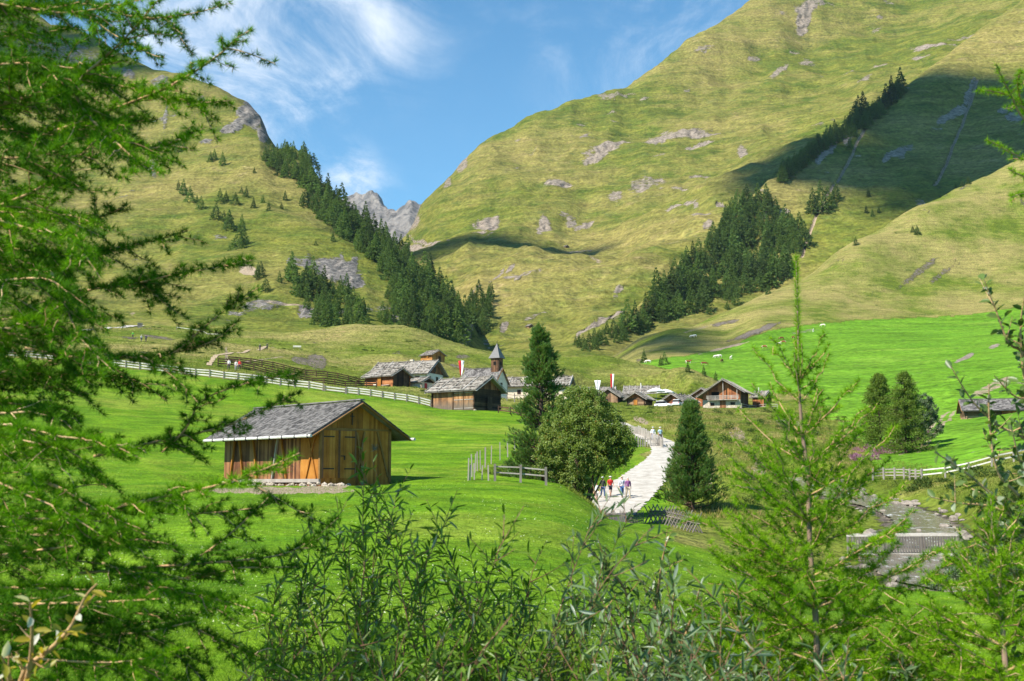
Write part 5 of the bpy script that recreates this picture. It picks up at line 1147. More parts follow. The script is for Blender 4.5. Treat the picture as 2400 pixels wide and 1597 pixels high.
def singles(lst, names, where, group, light=(), kind='pine_tree', word='conifer'):
    for i, (x, y, h) in enumerate(sorted(lst)): far_tree(x, y, h, names, f'{ORD[i]} {word} from the left {where}', group, i in light, kind)
singles([(404, 350, 34), (418, 357, 42), (430, 352, 24), (492, 380, 28), (502, 376, 30), (522, 387, 35), (596, 406, 16)], L_, 'among the high loners on the upper left slope', 'high lone conifers on the left slope')
singles([(418, 446, 26), (430, 456, 40), (446, 474, 42), (462, 476, 22), (470, 490, 34), (516, 474, 36), (530, 470, 26), (552, 480, 33), (576, 462, 28), (566, 454, 18), (594, 488, 28), (630, 494, 26), (616, 476, 22), (660, 490, 18), (668, 470, 26)], L_, 'in the scattered row across the middle left slope', 'scattered conifers across the left slope')
singles([(506, 514, 42), (536, 532, 46), (538, 540, 52), (566, 542, 44), (560, 584, 62), (572, 572, 44), (524, 520, 30)], L_, 'in the dark cluster lower on the left slope', 'dark cluster on the left slope')
singles([(612, 654, 46), (622, 684, 40), (656, 662, 30), (604, 648, 36), (740, 575, 14), (800, 560, 30), (780, 565, 24)], L_, 'around the grey rock face on the left mountain', 'conifers around the rock face')
singles([(1905, 500, 66), (1925, 498, 84), (1942, 492, 60), (1960, 470, 50), (1952, 478, 36), (1992, 350, 36), (2036, 462, 24), (2030, 500, 22), (2045, 508, 22), (2006, 575, 22), (2060, 500, 18), (2150, 550, 26), (2140, 545, 18), (1800, 690, 26), (2240, 440, 16), (2270, 432, 22), (2255, 438, 18)], ['mountain_spur', 'ground'], 'standing apart on the shaded right-hand spur', 'lone conifers on the right spur')
singles([(1510, 850, 34), (1558, 856, 34), (1612, 872, 24), (1650, 880, 26), (1677, 892, 24), (1549, 857, 24)], ['ground'], 'among those dotted on the mound behind the hamlet', 'small bushes on the mound', (), 'bush', 'bush')

def wood_mass(name, polys, mat, seed):
    """the smaller trees filling the woods, far past three hundred"""
    rg = random.Random(seed); out = []; pr = []
    for me in CONS[:4]:
        V = np.zeros(len(me.vertices) * 3, np.float32); me.vertices.foreach_get('co', V); F = np.zeros(len(me.loops), np.int32); me.loops.foreach_get('vertex_index', F); pr.append((V.reshape(-1, 3), F.reshape(-1, 3)))
    for poly, n, h0, nm in polys:
        xs = [p[0] for p in poly]; ys = [p[1] for p in poly]; k = 0; tries = 0
        while k < n and tries < 9000:
            tries += 1; x = rg.uniform(min(xs), max(xs)); y = rg.uniform(min(ys), max(ys))
            if not inside(x, y, poly): continue
            p = hit(x, y, nm)
            if p is None: continue
            V, F = pr[rg.randrange(4)]; h = h0 * rg.uniform(.5, 1.0) / FPX * p.y; a = rg.uniform(0, 6.28); c_, s_ = math.cos(a), math.sin(a); w_ = h * rg.uniform(1.0, 1.3)
            out.append((np.stack([(V[:, 0] * c_ - V[:, 1] * s_) * w_ + p.x, (V[:, 0] * s_ + V[:, 1] * c_) * w_ + p.y, V[:, 2] * h + p.z], 1), F)); k += 1
    V, F = cat(out); o = link(name, np_mesh(name, V, F, mat)); o['kind'] = 'stuff'
wood_mass('distant_wood', [([(650, 352), (725, 372), (747, 420), (790, 470), (835, 512), (890, 560), (950, 608), (1015, 660), (1065, 715), (1098, 765), (1112, 815), (1060, 812), (1000, 790), (940, 755), (905, 700), (910, 665), (880, 625), (845, 590), (800, 555), (760, 520), (720, 505), (700, 480), (735, 455), (690, 430), (650, 410), (612, 375)], 210, 46, L_),
    ([(675, 650), (770, 672), (860, 720), (900, 760), (840, 772), (740, 770), (700, 710)], 40, 40, L_), ([(1785, 470), (1830, 500), (1868, 535), (1892, 580), (1870, 620), (1830, 668), (1760, 704), (1680, 744), (1600, 772), (1500, 790), (1440, 800), (1462, 770), (1520, 715), (1560, 675), (1610, 625), (1660, 575), (1690, 520), (1740, 480)], 190, 48, S_),
    ([(1975, 300), (2060, 252), (2115, 216), (2118, 222), (2060, 275), (2010, 318), (1950, 340), (1830, 432), (1795, 412), (1900, 350)], 150, 44, S_)], M['conifer'], 77)

# scrub and rough grass that nobody could count
M['scrub'] = leaf_mat('hillside scrub', (.03, .06, .012), (.08, .12, .025), .2, .8, None, .5, .1)
M['tuft'] = leaf_mat('rough grass tufts', (.085, .145, .014), (.22, .24, .05), .3, .8, None, .25, .1)
M['tan'] = leaf_mat('dry straw grass', (.16, .17, .03), (.42, .32, .15), .35, .8, None, .4, .1)
M['turf'] = leaf_mat('meadow grass blades', (.07, .17, .005), (.20, .31, .02), .4, .6, None, .5, .2)
def field(name, mat, n, seed, pxr, dr_, ok, hrange, wid, lean=.6, power=1.0, clump=None):
    g = np.random.default_rng(seed); px = g.uniform(*pxr, n); a, b = dr_
    d = 1 / (1 / a + (1 / b - 1 / a) * g.random(n)) if power else g.uniform(a, b, n)
    u = (px - 1200) / FPX * CA; x = u * d
    keep = ok(px, d, x)
    px, d, x = px[keep], d[keep], x[keep]; z = ground_z(x, d); m = len(x)
    D = unit(np.stack([g.normal(0, lean, m), g.normal(0, lean, m), np.ones(m)], 1)); sc = 1 if clump is None else clump(x, d)
    L = g.uniform(*hrange, m) * sc
    W = np.maximum(L * wid, d / 1195 * .55) if wid > 0 else L * -wid
    V, F = blades(np.stack([x, d, z - .01], 1), D, L, W, g)
    o = link(name, np_mesh(name, V, F, mat)); o['kind'] = 'stuff'; return o
dpath = lambda x, d: seg_dist(x, d, PATH)[0]; driv = lambda x, d: seg_dist(x, d, RIVER)[0]
barnc = at(751, 1131, 69)
def okturf(px, d, x):
    lim = np.interp(px, [-60, 400, 1000, 1300, 1400, 1600, 2450], [163, 163, 162, 120, 72, 58, 58])
    return (d < lim) & (dpath(x, d) > 3.2) & (driv(x, d) > 4) & ~((x > barnc.x - 9) & (x < barnc.x + 4.2) & (d > barnc.y - .8 + np.abs(x - barnc.x) * .5) & (d < barnc.y + 12))
field('meadow_grass', M['turf'], 420000, 1, (-60, 2460), (11, 165), okturf, (.03, .08), .16, .9)
okhill = lambda px, d, x: (d > np.interp(px, [-60, 750, 1010, 1320, 1480], [170, 170, 169, 172, 160])) & (px < 1700 - (d < 260) * 160) & (dpath(x, d) > 2.5)
field('hill_grass', M['tuft'], 90000, 2, (-60, 1750), (165, 405), okhill, (.12, .34), .5, .9, 0, lambda x, d: .6 + .9 * smooth(fbm(x / 7, d / 7, 3, 61) + .4))
okbank = lambda px, d, x: (dpath(x, d) > 2.9) & (driv(x, d) > 3.6) & (px > np.interp(d, [80, 120, 150, 280], [1535, 1600, 1560, 1480])) & (px < np.interp(d, [80, 140, 280], [1960, 2040, 1960]))
field('bank_grass', M['tuft'], 60000, 7, (1470, 2060), (82, 275), okbank, (.12, .40), .22, .6, 0, lambda x, d: .45 + .9 * smooth(fbm(x / 4, d / 6, 3, 64) + .35))
field('dry_grass', M['tan'], 60000, 3, (1470, 2060), (82, 275), lambda px, d, x: okbank(px, d, x) & (fbm(x / 7, d / 9, 3, 66) > .08), (.2, .5), .22, .6, 0, None)
okb2 = lambda px, d, x: (px > 1990) & (driv(x, d) > 4.2) & (d > 66) & (d < np.interp(px, [1990, 2200, 2460], [150, 118, 112]))
field('bank_grass', M['tuft'], 45000, 4, (1960, 2500), (66, 150), okb2, (.1, .3), .25, .7)
okknoll = lambda px, d, x: (dpath(x, d) > 2.7) & (px > np.interp(d, [70, 100, 140, 165], [1330, 1345, 1300, 1270])) & (px < np.interp(d, [70, 100, 140, 165], [1420, 1450, 1500, 1500]))
field('knoll_grass', M['tuft'], 22000, 5, (1260, 1520), (72, 165), okknoll, (.12, .32), .25, .7)
def scrub(name, spots, mat, seed):
    g = np.random.default_rng(seed); Vs = []
    for (x, y, r, h) in spots:
        m = int(40 + 260 * min(1, r / 1.2)); q = rdir(m, g) * (g.random(m) ** .4)[:, None]; q[:, 2] = np.abs(q[:, 2])
        P = np.stack([x + q[:, 0] * r, y + q[:, 1] * r, gz(x, y) + q[:, 2] * h - .05], 1)
        Vs.append(blades(P, unit(q + rdir(m, g) * .8 + np.array([0, 0, .4])), g.uniform(.15, .3, m) * r, g.uniform(.10, .2, m) * r, g))
    V, F = cat(Vs); o = link(name, np_mesh(name, V, F, mat)); o['kind'] = 'stuff'; return o
g = np.random.default_rng(31); sp = []
for k in range(420):
    px = g.uniform(260, 1660); d = g.uniform(190, 400); x = (px - 1200) / FPX * CA * d
    if okhill(np.array([px]), np.array([d]), np.array([x]))[0] and fbm(np.array([x / 18]), np.array([d / 18]), 3, 71)[0] > .12: sp.append((x, d, g.uniform(.25, .9), g.uniform(.12, .4)))
scrub('hill_scrub', sp, M['scrub'], 32)
sp = []
for k in range(90):
    px = g.uniform(1500, 2030); d = g.uniform(90, 260); x = (px - 1200) / FPX * CA * d
    if okbank(np.array([px]), np.array([d]), np.array([x]))[0]: sp.append((x, d, g.uniform(.3, .9), g.uniform(.4, 1.1)))
scrub('bank_scrub', sp, M['scrub'], 33)
sp = []
for px, d in ((1340, 88), (1400, 106), (1430, 112), (1440, 104), (1470, 112), (1410, 98), (1390, 92), (1375, 88), (1310, 95), (1280, 92)):
    for k in range(4): x = (px + g.uniform(-25, 25) - 1200) / FPX * CA * d; dd = d + g.uniform(-3, 3); sp.append((x, dd, g.uniform(.3, .7), g.uniform(.25, .55)))
sp = [s for s in sp if dpath(np.array([s[0]]), np.array([s[1]]))[0] > 3]
scrub('knoll_scrub', sp, M['scrub'], 34)
sp = []
for k in range(160):
    px = g.uniform(2020, 2500); d = g.uniform(58, 120); x = (px - 1200) / FPX * CA * d; q = driv(np.array([x]), np.array([d]))[0]
    if 4.5 < q < 13: sp.append((x, d, g.uniform(.3, 1.0), g.uniform(.3, 1.0)))
scrub('riverside_scrub', sp, M['scrub'], 35)
okfl = lambda px, d, x: okturf(px, d, x) & (fbm(x / 5, d / 5, 3, 91) > -.1)
M['flower'] = leaf_mat('meadow flowers', (.45, .50, .20), (.75, .75, .60), .3, .7)
field('meadow_flowers', M['flower'], 9000, 6, (-60, 2460), (18, 95), okfl, (.03, .06), .9, 1.2)
M['fireweed'] = leaf_mat('pink fireweed', (.20, .10, .14), (.42, .20, .32), .3, .8, None, .6, .1)
sp = []
for k in range(60):
    px = g.uniform(1990, 2190); d = g.uniform(136, 168); x = (px - 1200) / FPX * CA * d
    if abs((px - 1990) * .14 - (d - 138)) < 10: sp.append((x, d, g.uniform(.4, .9), g.uniform(.5, 1.1)))
scrub('fireweed', sp, M['fireweed'], 36)

# ------------------------------------------------------------------ the two stone pines, the round bush and the larches by the field
M['pine'] = leaf_mat('stone pine needles', (.05, .135, .028), (.16, .27, .06), .4, .5, (.94, (.20, .10, .04)), .5, .3)
M['rowan'] = leaf_mat('rowan leaves', (.075, .145, .02), (.25, .31, .07), .42, .5, (.975, (.24, .12, .03)), .5, .35)
M['larch_mid'] = leaf_mat('larch foliage', (.07, .13, .016), (.17, .24, .035), .38, .6, None, .6, .2)
M['greywillow'] = leaf_mat('grey willow foliage', (.06, .10, .05), (.16, .21, .12), .3, .6, None, .6, .3)
def limbs(h, r0, tips, g):
    mb = MB(); mb.tube([(0, 0, -.4), (g.uniform(-.1, .1), g.uniform(-.1, .1), h * .4), (0, 0, h * .95)], [r0, r0 * .65, .03], 8)
    for (b, t) in tips: mb.tube([b, (Vector(b) + Vector(t)) / 2 + Vector((0, 0, -.08)), t], [.05, .035, .015], 4)
    return mb
def brush_tree(name, label, base, h, prof, seed, nclump, mat, lenb=(.22, .36), up=.8, group=None, nbl=17, wide=.042):
    """conifer whose branch ends are upturned needle brushes; prof(t) = crown radius at relative height t"""
    g = np.random.default_rng(seed); root = thing(name, label, 'tree', base, 0, group); P = []; D = []; tips = []; ctr = 0
    nb = nclump // 30
    for k in range(nb):
        t = g.uniform(.03, .985) ** .9; a = g.uniform(0, 6.283); r = prof(t) * g.uniform(.6, 1.25); b = np.array([0, 0, h * (t - .02)])
        tip = np.array([math.cos(a) * r, math.sin(a) * r, h * t + r * .22]); 
        if True: tips.append((tuple(b), tuple(tip)))
        m = 30; f = g.uniform(.3, 1.0, m) ** .6
        q = b + (tip - b) * f[:, None] + g.normal(0, .10 + .045 * r, (m, 3)); P.append(q)
        D.append(unit(np.stack([math.cos(a) * .7 + g.normal(0, .35, m), math.sin(a) * .7 + g.normal(0, .35, m), np.full(m, up) + g.normal(0, .2, m)], 1)))
    P = np.concatenate(P); D = np.concatenate(D); P = np.concatenate([P, np.array([[0, 0, h * .97], [0, 0, h * .93], [.05, .05, h * .95]])]); D = np.concatenate([D, np.array([[0, 0, 1.], [.2, 0, 1], [0, .2, 1]])]); D = unit(D)
    Pn = np.repeat(P, nbl, 0); Dn = np.repeat(D, nbl, 0); m = len(Pn); off = g.uniform(0, .26, m)
    Pn = Pn + Dn * off[:, None]; Dn = unit(Dn + rdir(m, g) * .62)
    V, F = blades(Pn, Dn, g.uniform(*lenb, m) * .62, np.full(m, wide), g)
    limbs(h, .022 * h, tips, g).build('trunk', M['bark'], root)
    link('crown', np_mesh('crown', V, F, mat), root); return root
pb = onground(1270, 83)
brush_tree('stone_pine', 'tall dark green stone pine with brown cones left of the round bush', pb, at(1270, 768, 83).z - pb.z, lambda t: 2.9 * (1 - t) ** .8 + .15, 5, 7600, M['pine'])
pb = onground(1622, 88)
brush_tree('stone_pine', 'smaller conical stone pine standing right of the white path', pb, at(1612, 946, 88).z - pb.z, lambda t: 2.25 * (1 - t) ** 1.0 + .1, 6, 6400, M['pine'])
# round rowan bush
def round_tree(name, label, base, blobs_, seed, n, mat, size, trunk, cat_='tree', clump=60, sub_=('trunk', 'crown')):
    g = np.random.default_rng(seed); root = thing(name, label, cat_, base); P = []; mb = MB(); rg = random.Random(seed)
    tot = sum(b[3] ** 2 for b in blobs_)
    for (x, y, z, r) in blobs_:
        nc = max(3, int(n / clump * r * r / tot)); q = rdir(nc, g); q = q * (g.uniform(.45, 1.05, nc) ** .5)[:, None] * r * np.array([1, 1, .92])
        for c in q:
            s = g.uniform(.16, .34) * (.6 + .25 * r); P.append(np.array([x, y, z]) + c + rdir(clump, g) * (g.random(clump) ** .5)[:, None] * s)
        mb.tube([(0, 0, -.4), (x * .25, y * .25, z * .4), (x * .8, y * .8, z * .85), (x, y, z + r * .4)], [trunk, trunk * .7, trunk * .35, .02], 6)
        for k in range(4): v = rdir(1, g)[0] * r * .85; mb.tube([(x * .8, y * .8, z * .85), (x + v[0] * .5, y + v[1] * .5, z + v[2] * .5 + .1), (x + v[0], y + v[1], z + v[2])], [trunk * .3, trunk * .2, .012], 4)
    P = np.concatenate(P); m = len(P); D = unit(rdir(m, g) + np.array([0, 0, -.1])); N = unit(rdir(m, g) * .7 + np.array([-.3, -.2, .9]))
    V, F = leaves6(P, D, N, g.uniform(*size, m), g.uniform(.4, .6, m) * np.mean(size), .15, .1)
    mb.build('trunk', M['bark'], root); link('crown', np_mesh('crown', V, F, mat), root); return root
rb = onground(1362, 77)
RB = [(1385, 1000, 72), (1325, 1010, 55), (1438, 1036, 54), (1446, 1018, 42), (1350, 1068, 58), (1300, 1058, 48), (1388, 958, 48), (1352, 945, 45), (1400, 1072, 46), (1342, 1128, 38), (1372, 1128, 26), (1282, 1090, 34), (1450, 1060, 34)]
round_tree('rowan', 'large round olive green leafy tree between the tall pine and the path', rb, [((x - 1362) / 36.3, g_, (1130 - y) / 36.3 - rb.z, r / 36.3) for (x, y, r), g_ in zip(RB, (0, .4, -.3, .5, -.7, .2, 0, .6, -.9, -.5, .3, 0, .5))], 7, 60000, M['rowan'], (.10, .17), .14)
rb = onground(1345, 155)
round_tree('rowan', 'small leafy tree peeping out right of the tall pine top', rb, [(0, 0, 3.6, 1.1), (.9, 0, 2.6, 1.1), (-.8, 0, 2.6, 1.1), (0, 0, 2.0, 1.2)], 8, 9000, M['rowan'], (.12, .2), .12)
def larch_mid(px, py, d, h, w_, seed, label):
    b = onground(px, d); g = np.random.default_rng(seed); root = thing('larch', label, 'tree', b, 0, 'larches by the fields'); Ps = []; Ds = []; tips = []
    for k in range(int(h * 34)):
        t = g.uniform(.04, .99); a = g.uniform(0, 6.283); r = w_ * ((1 - t) ** .62) * g.uniform(.6, 1.15) + .15; m = 60; f = g.random(m) ** .7
        P = np.stack([np.cos(a) * r * f, np.sin(a) * r * f, h * t - .25 * r * f + .3 * r * f * f], 1) + g.normal(0, .13, (m, 3)); Ps.append(P); Ds.append(unit(rdir(m, g) + np.array([math.cos(a) * .5, math.sin(a) * .5, -.15])))
        if k % 3 == 0: tips.append(((0, 0, h * t), (math.cos(a) * r, math.sin(a) * r, h * t + .05 * r)))
    P = np.concatenate(Ps); D = np.concatenate(Ds); m = len(P); V, F = blades(P, D, g.uniform(.16, .32, m), g.uniform(.07, .13, m), g)
    limbs(h, .018 * h, tips, g).build('trunk', M['bark'], root); link('crown', np_mesh('crown', V, F, M['larch_mid']), root)
larch_mid(2068, 1030, 150, 9.6, 3.4, 41, 'left one of two pyramidal green larches beside the fields')
larch_mid(2128, 1040, 142, 9.7, 3.4, 42, 'right one of two pyramidal green larches beside the fields')
rb = onground(2165, 150)
round_tree('willow_bush', 'rounded grey green willow behind the right pyramidal larch', rb, [(0, 0, 4.2, 2.0), (.6, 0, 2.6, 2.0), (-.8, 0, 2.8, 1.8), (.4, 0, 5.4, 1.2)], 43, 16000, M['greywillow'], (.14, .24), .15)
for i, (px, d, h_) in enumerate(((2262, 62, 1.6), (2330, 60, 2.2), (2400, 66, 2.6), (2225, 57, 1.2))):
    rb = onground(px, d); round_tree('willow_bush', f'{ORD[i]} low grey green riverside bush counted from the bridge outwards', rb, [(0, 0, h_ * .55, h_ * .5), (.5 * h_, .2, h_ * .4, h_ * .4), (-.5 * h_, 0, h_ * .4, h_ * .4)], 50 + i, 4200, M['greywillow'], (.07, .12), .05, 'bush')
# ------------------------------------------------------------------ foreground larches, willows and sallows
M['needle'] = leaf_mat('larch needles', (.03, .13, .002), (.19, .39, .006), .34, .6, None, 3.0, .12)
M['needle_dark'] = leaf_mat('shaded larch needles', (.014, .075, .002), (.11, .26, .006), .32, .6, None, 3.0, .12)  # darker copy of the needles, crown shade put into the colour
M['needle_young'] = leaf_mat('young larch needles', (.055, .19, .003), (.26, .44, .010), .38, .6, None, 3.0, .12)
M['twig'] = wood_mat('straw coloured larch twig', (.20, .11, .045), (.42, .26, .12), (.58, .42, .24), along='X', grain=30, isl=.5)
M['twig_grey'] = wood_mat('larch bark', (.10, .065, .045), (.25, .17, .12), (.42, .31, .23), grain=24, isl=.4)
M['willow'] = leaf_mat('willow leaves', (.05, .125, .008), (.18, .28, .025), .42, .42, (.93, (.19, .26, .17)), 2.5, .5)
M['willow_silver'] = leaf_mat('silvery willow leaves', (.065, .13, .04), (.19, .27, .12), .38, .42, (.86, (.30, .36, .28)), 2.5, .5)
M['willow_stem'] = wood_mat('willow stems', (.06, .03, .02), (.17, .09, .05), (.30, .20, .12), grain=30, isl=.6)
M['sallow'] = leaf_mat('sallow leaves', (.05, .10, .02), (.14, .21, .045), .36, .4, (.88, (.28, .33, .22)), 2.5, .5)
M['autumn'] = leaf_mat('yellowing leaves', (.16, .20, .02), (.45, .33, .03), .4, .45, (.9, (.5, .5, .42)), 3, .4)

def px_curve(pts, d0, d1, g, wob=.0):
    n = len(pts); P = np.array([tuple(at(x, y, d0 + (d1 - d0) * i / (n - 1))) for i, (x, y) in enumerate(pts)]); return spline(P, 6)
def add_tube(acc, P, r0, r1, n=5):
    k = len(P); T = unit(np.gradient(P, axis=0)); ref = np.where(np.abs(T[:, 2:3]) > .9, np.array([[1., 0, 0]]), np.array([[0, 0, 1.]]))
    X = unit(np.cross(T, ref)); Y = np.cross(T, X); a = np.linspace(0, 2 * np.pi, n, endpoint=False); r = np.linspace(r0, r1, k)[:, None, None]
    V = P[:, None, :] + r * (X[:, None, :] * np.cos(a)[None, :, None] + Y[:, None, :] * np.sin(a)[None, :, None])
    i = np.arange(k - 1)[:, None] * n; j = np.arange(n)[None, :]; j2 = (j + 1) % n
    F = np.stack([i + j, i + j2, i + n + j2, i + n + j], -1).reshape(-1, 4); acc.append((V.reshape(-1, 3), F))
def resample(P, step):
    L = np.concatenate([[0], np.cumsum(np.linalg.norm(np.diff(P, axis=0), axis=1))]); q = np.arange(0, L[-1], step)
    return np.stack([np.interp(q, L, P[:, k]) for k in range(3)], 1), q / max(L[-1], 1e-6)
def rosettes(P, T, g, nd, ln, wd, dense_tip):
    """short shoots: each a spray of needles round an outward axis"""
    n = len(P); ax = unit(rdir(n, g) + np.array([0, 0, .35])); ax = unit(ax - T * (ax * T).sum(1, keepdims=True) * .9)
    k = nd; A = np.repeat(ax, k, 0); m = len(A); D = unit(A * .75 + rdir(m, g) * .85 + np.repeat(T, k, 0) * .25); B = np.repeat(P, k, 0) + A * .004
    return blades(B, D, g.uniform(ln * .7, ln * 1.15, m), np.full(m, wd), g)
def larch_branch(root, P, r0, g, side_len=.42, step=.085, ros=.016, nd=15, ln=.024, wd=.0021, mat='needle', droop=.25, name='branch', bare=0., second=True, flat=.35):
    wood = []; need = []; add_tube(wood, P, r0, .0016)
    def dress(Q, from_=0.):
        S, f = resample(Q, ros)
        if len(S) < 3: return
        T = unit(np.gradient(S, axis=0)); ok = f >= from_; S, T, f = S[ok], T[ok], f[ok]
        if len(S): S = S + g.normal(0, .001, S.shape); need.append(rosettes(S, T, g, nd, ln, wd, 0))
        tail = f > .72                                                # long-shoot tip with needles set singly
        if tail.any():
            m = int(tail.sum()) * 6; ii = g.integers(0, tail.sum(), m); B = S[tail][ii]; t_ = T[tail][ii]; need.append(blades(B, unit(t_ * .8 + rdir(m, g) * .7), g.uniform(ln * .7, ln, m), np.full(m, wd), g))
    dress(P, bare)
    S, f = resample(P, step); T = unit(np.gradient(S, axis=0)) if len(S) > 2 else S
    for i in range(1, len(S) - 1):
        if f[i] < bare: continue
        for rep in range(1 + (g.random() < .35)):
            sgn = 1 if (i + rep) % 2 else -1; L_ = side_len * (1 - f[i] * .75) * g.uniform(.35, 1.1)
            if L_ < .05: continue
            lat = unit(np.cross(T[i], np.array([0, 0, 1.]))) * sgn; d = unit(T[i] * g.uniform(.5, 1.0) + lat * g.uniform(.5, 1.0) + np.array([0, 0, g.normal(0, flat)]))
            t = np.linspace(0, 1, 7)[:, None]; Q = S[i] + d * L_ * t + np.array([0, 0, -droop]) * L_ * t ** 2 + T[i] * L_ * .2 * t ** 2 + g.normal(0, .006, (7, 3)) * t
            add_tube(wood, Q, .0026, .0010, 4); dress(Q)
            if second and L_ > .2:
                for k in (2, 3, 4, 5):
                    if g.random() < .6:
                        l3 = L_ * g.uniform(.2, .45); d3 = unit(d + rdir(1, g)[0] * .9); Q3 = Q[k] + d3 * l3 * t + np.array([0, 0, -droop * .5]) * l3 * t ** 2; add_tube(wood, Q3, .0016, .0008, 3); dress(Q3)
    V, F = cat(wood); b = link(name, np_mesh(name, V, F, M['twig'], True), root)
    V, F = cat(need); link('needles', np_mesh('needles', V, F, M[mat]), b); return b

g = np.random.default_rng(77)
base = onground(-330, 4.6)
larch = thing('larch_tree', 'big overhanging green larch filling the left side of the picture', 'tree', (0, 0, 0))
tr = MB(); tr.tube([base - Vector((0, 0, .4)), base + Vector((.02, .05, 1.6)), base + Vector((.05, .1, 3.4)), base + Vector((.08, .1, 5.6))], [.13, .11, .08, .04], 10); tr.build('trunk', M['twig_grey'], larch)
KEY = [  # visible boughs: (pixel polyline, start depth, end depth, radius, side twig length, lit or shade-dark needle copy)
 ([(-60, 262), (0, 246), (85, 220), (163, 197), (217, 158), (288, 95), (339, 37), (385, -14)], 4.4, 3.7, .008, .30, 'needle'),
 ([(60, 330), (150, 300), (260, 258), (370, 215), (431, 183), (475, 156), (530, 115), (552, 92), (592, 68)], 4.6, 4.0, .007, .16, 'needle'),
 ([(530, 112), (580, 125), (645, 150)], 4.1, 4.1, .003, .05, 'needle_dark'),
 ([(163, 197), (205, 270), (250, 312), (290, 350), (330, 385), (372, 406)], 4.2, 3.8, .006, .22, 'needle'),
 ([(120, 330), (240, 325), (300, 338), (365, 347), (420, 325), (480, 300)], 4.4, 4.1, .006, .22, 'needle'),
 ([(80, 30), (200, 10), (290, 35), (370, 42), (460, 30), (540, 8)], 4.8, 4.5, .005, .16, 'needle_dark'),
 ([(385, 40), (420, 85), (452, 128)], 4.6, 4.6, .003, .10, 'needle_dark'),
 ([(60, 170), (190, 190), (300, 205), (400, 228), (470, 240), (540, 236)], 4.7, 4.3, .006, .26, 'needle'),
 ([(-60, -10), (0, 10), (80, 22), (150, 30), (235, 20), (330, 0)], 4.0, 3.8, .006, .25, 'needle'),
 ([(190, 20), (250, 70), (300, 100), (360, 130), (385, 134)], 4.7, 4.6, .004, .14, 'needle_dark'),
 ([(470, 240), (490, 290), (510, 333)], 4.4, 4.4, .003, .08, 'needle'),
 ([(30, 335), (150, 312), (260, 292), (372, 280)], 5.0, 4.6, .006, .26, 'needle_dark'),
 ([(-60, 500), (30, 470), (110, 430), (180, 372), (225, 328)], 4.2, 3.8, .006, .28, 'needle'),
 ([(0, 515), (75, 539), (166, 562), (234, 650)], 3.9, 3.7, .006, .24, 'needle'),
 ([(120, 640), (146, 695), (176, 770), (204, 810), (268, 872)], 4.0, 3.8, .006, .22, 'needle'),
 ([(60, 720), (150, 695), (220, 678), (305, 668), (407, 644), (492, 630), (592, 610)], 4.8, 4.3, .006, .24, 'needle_dark'),
 ([(300, 650), (340, 671), (390, 715), (442, 750)], 4.6, 4.5, .004, .16, 'needle_dark'),
 ([(60, 815), (150, 835), (250, 840), (340, 837), (407, 827), (475, 770), (543, 715), (606, 674)], 4.6, 4.2, .006, .22, 'needle_dark'),
 ([(400, 829), (492, 803), (560, 752)], 4.4, 4.3, .003, .10, 'needle_dark'),
 ([(-40, 900), (50, 882), (183, 878), (305, 888), (392, 940)], 4.9, 4.5, .006, .26, 'needle_dark'),
 ([(330, 835), (366, 854), (424, 899), (464, 944)], 4.3, 4.2, .004, .12, 'needle_dark'),
 ([(380, 1060), (434, 1007), (475, 939), (577, 899), (640, 885), (708, 874)], 4.5, 4.2, .004, .14, 'needle_dark'),
 ([(220, 1070), (373, 1034), (509, 1004), (611, 966), (705, 918)], 4.6, 4.3, .006, .16, 'needle_dark'),
 ([(-60, 990), (0, 994), (85, 1010), (143, 1024), (240, 1035), (330, 1075)], 3.9, 3.7, .006, .26, 'needle'),
 ([(60, 1250), (140, 1222), (221, 1203), (306, 1181), (425, 1156), (510, 1137), (612, 1103), (702, 1062)], 4.0, 3.7, .008, .22, 'needle'),
 ([(60, 1110), (146, 1146), (190, 1173), (240, 1202), (330, 1240)], 4.0, 3.8, .006, .24, 'needle'),
 ([(-60, 1110), (0, 1132), (51, 1156), (139, 1193), (230, 1250)], 3.8, 3.7, .006, .26, 'needle'),
 ([(430, 1330), (510, 1275), (578, 1217), (630, 1165)], 4.5, 4.3, .004, .12, 'needle_dark'),
 ([(440, 1205), (520, 1200), (610, 1188), (660, 1170)], 4.5, 4.4, .003, .12, 'needle_dark'),
 ([(180, 1345), (340, 1330), (460, 1322), (578, 1312), (663, 1299), (731, 1265), (795, 1212)], 4.7, 4.3, .006, .18, 'needle_dark'),
 ([(600, 1140), (646, 1166), (714, 1207), (778, 1236)], 4.4, 4.4, .003, .10, 'needle_dark'),
 ([(330, 1360), (470, 1353), (551, 1333), (640, 1330), (700, 1329)], 4.6, 4.4, .005, .16, 'needle_dark'),
 ([(240, 1320), (400, 1380), (470, 1395), (544, 1414), (642, 1444)], 4.2, 3.9, .005, .18, 'needle'),
 ([(300, 1370), (405, 1390), (510, 1430), (560, 1462)], 4.5, 4.4, .005, .18, 'needle_dark'),
 ([(260, 1430), (400, 1450), (476, 1482), (578, 1526), (646, 1557), (702, 1592)], 4.5, 4.3, .005, .16, 'needle_dark'),
 ([(420, 1160), (440, 1200), (460, 1260)], 4.4, 4.3, .003, .10, 'needle_dark'),
 ([(-60, 640), (40, 610), (150, 600), (260, 585), (380, 560), (440, 540)], 5.0, 4.7, .006, .30, 'needle_dark'),
 ([(-40, 760), (60, 740), (160, 730), (250, 745)], 4.3, 4.2, .006, .30, 'needle'),
 ([(-40, 1430), (60, 1440), (180, 1440), (300, 1470), (420, 1540), (480, 1600)], 4.5, 4.2, .006, .26, 'needle_dark')]
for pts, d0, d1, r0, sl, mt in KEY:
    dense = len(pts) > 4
    larch_branch(larch, px_curve(pts, d0, d1, g), r0, g, sl * 1.25, .06, .0165, 21, .033, .0026, mt, .22)
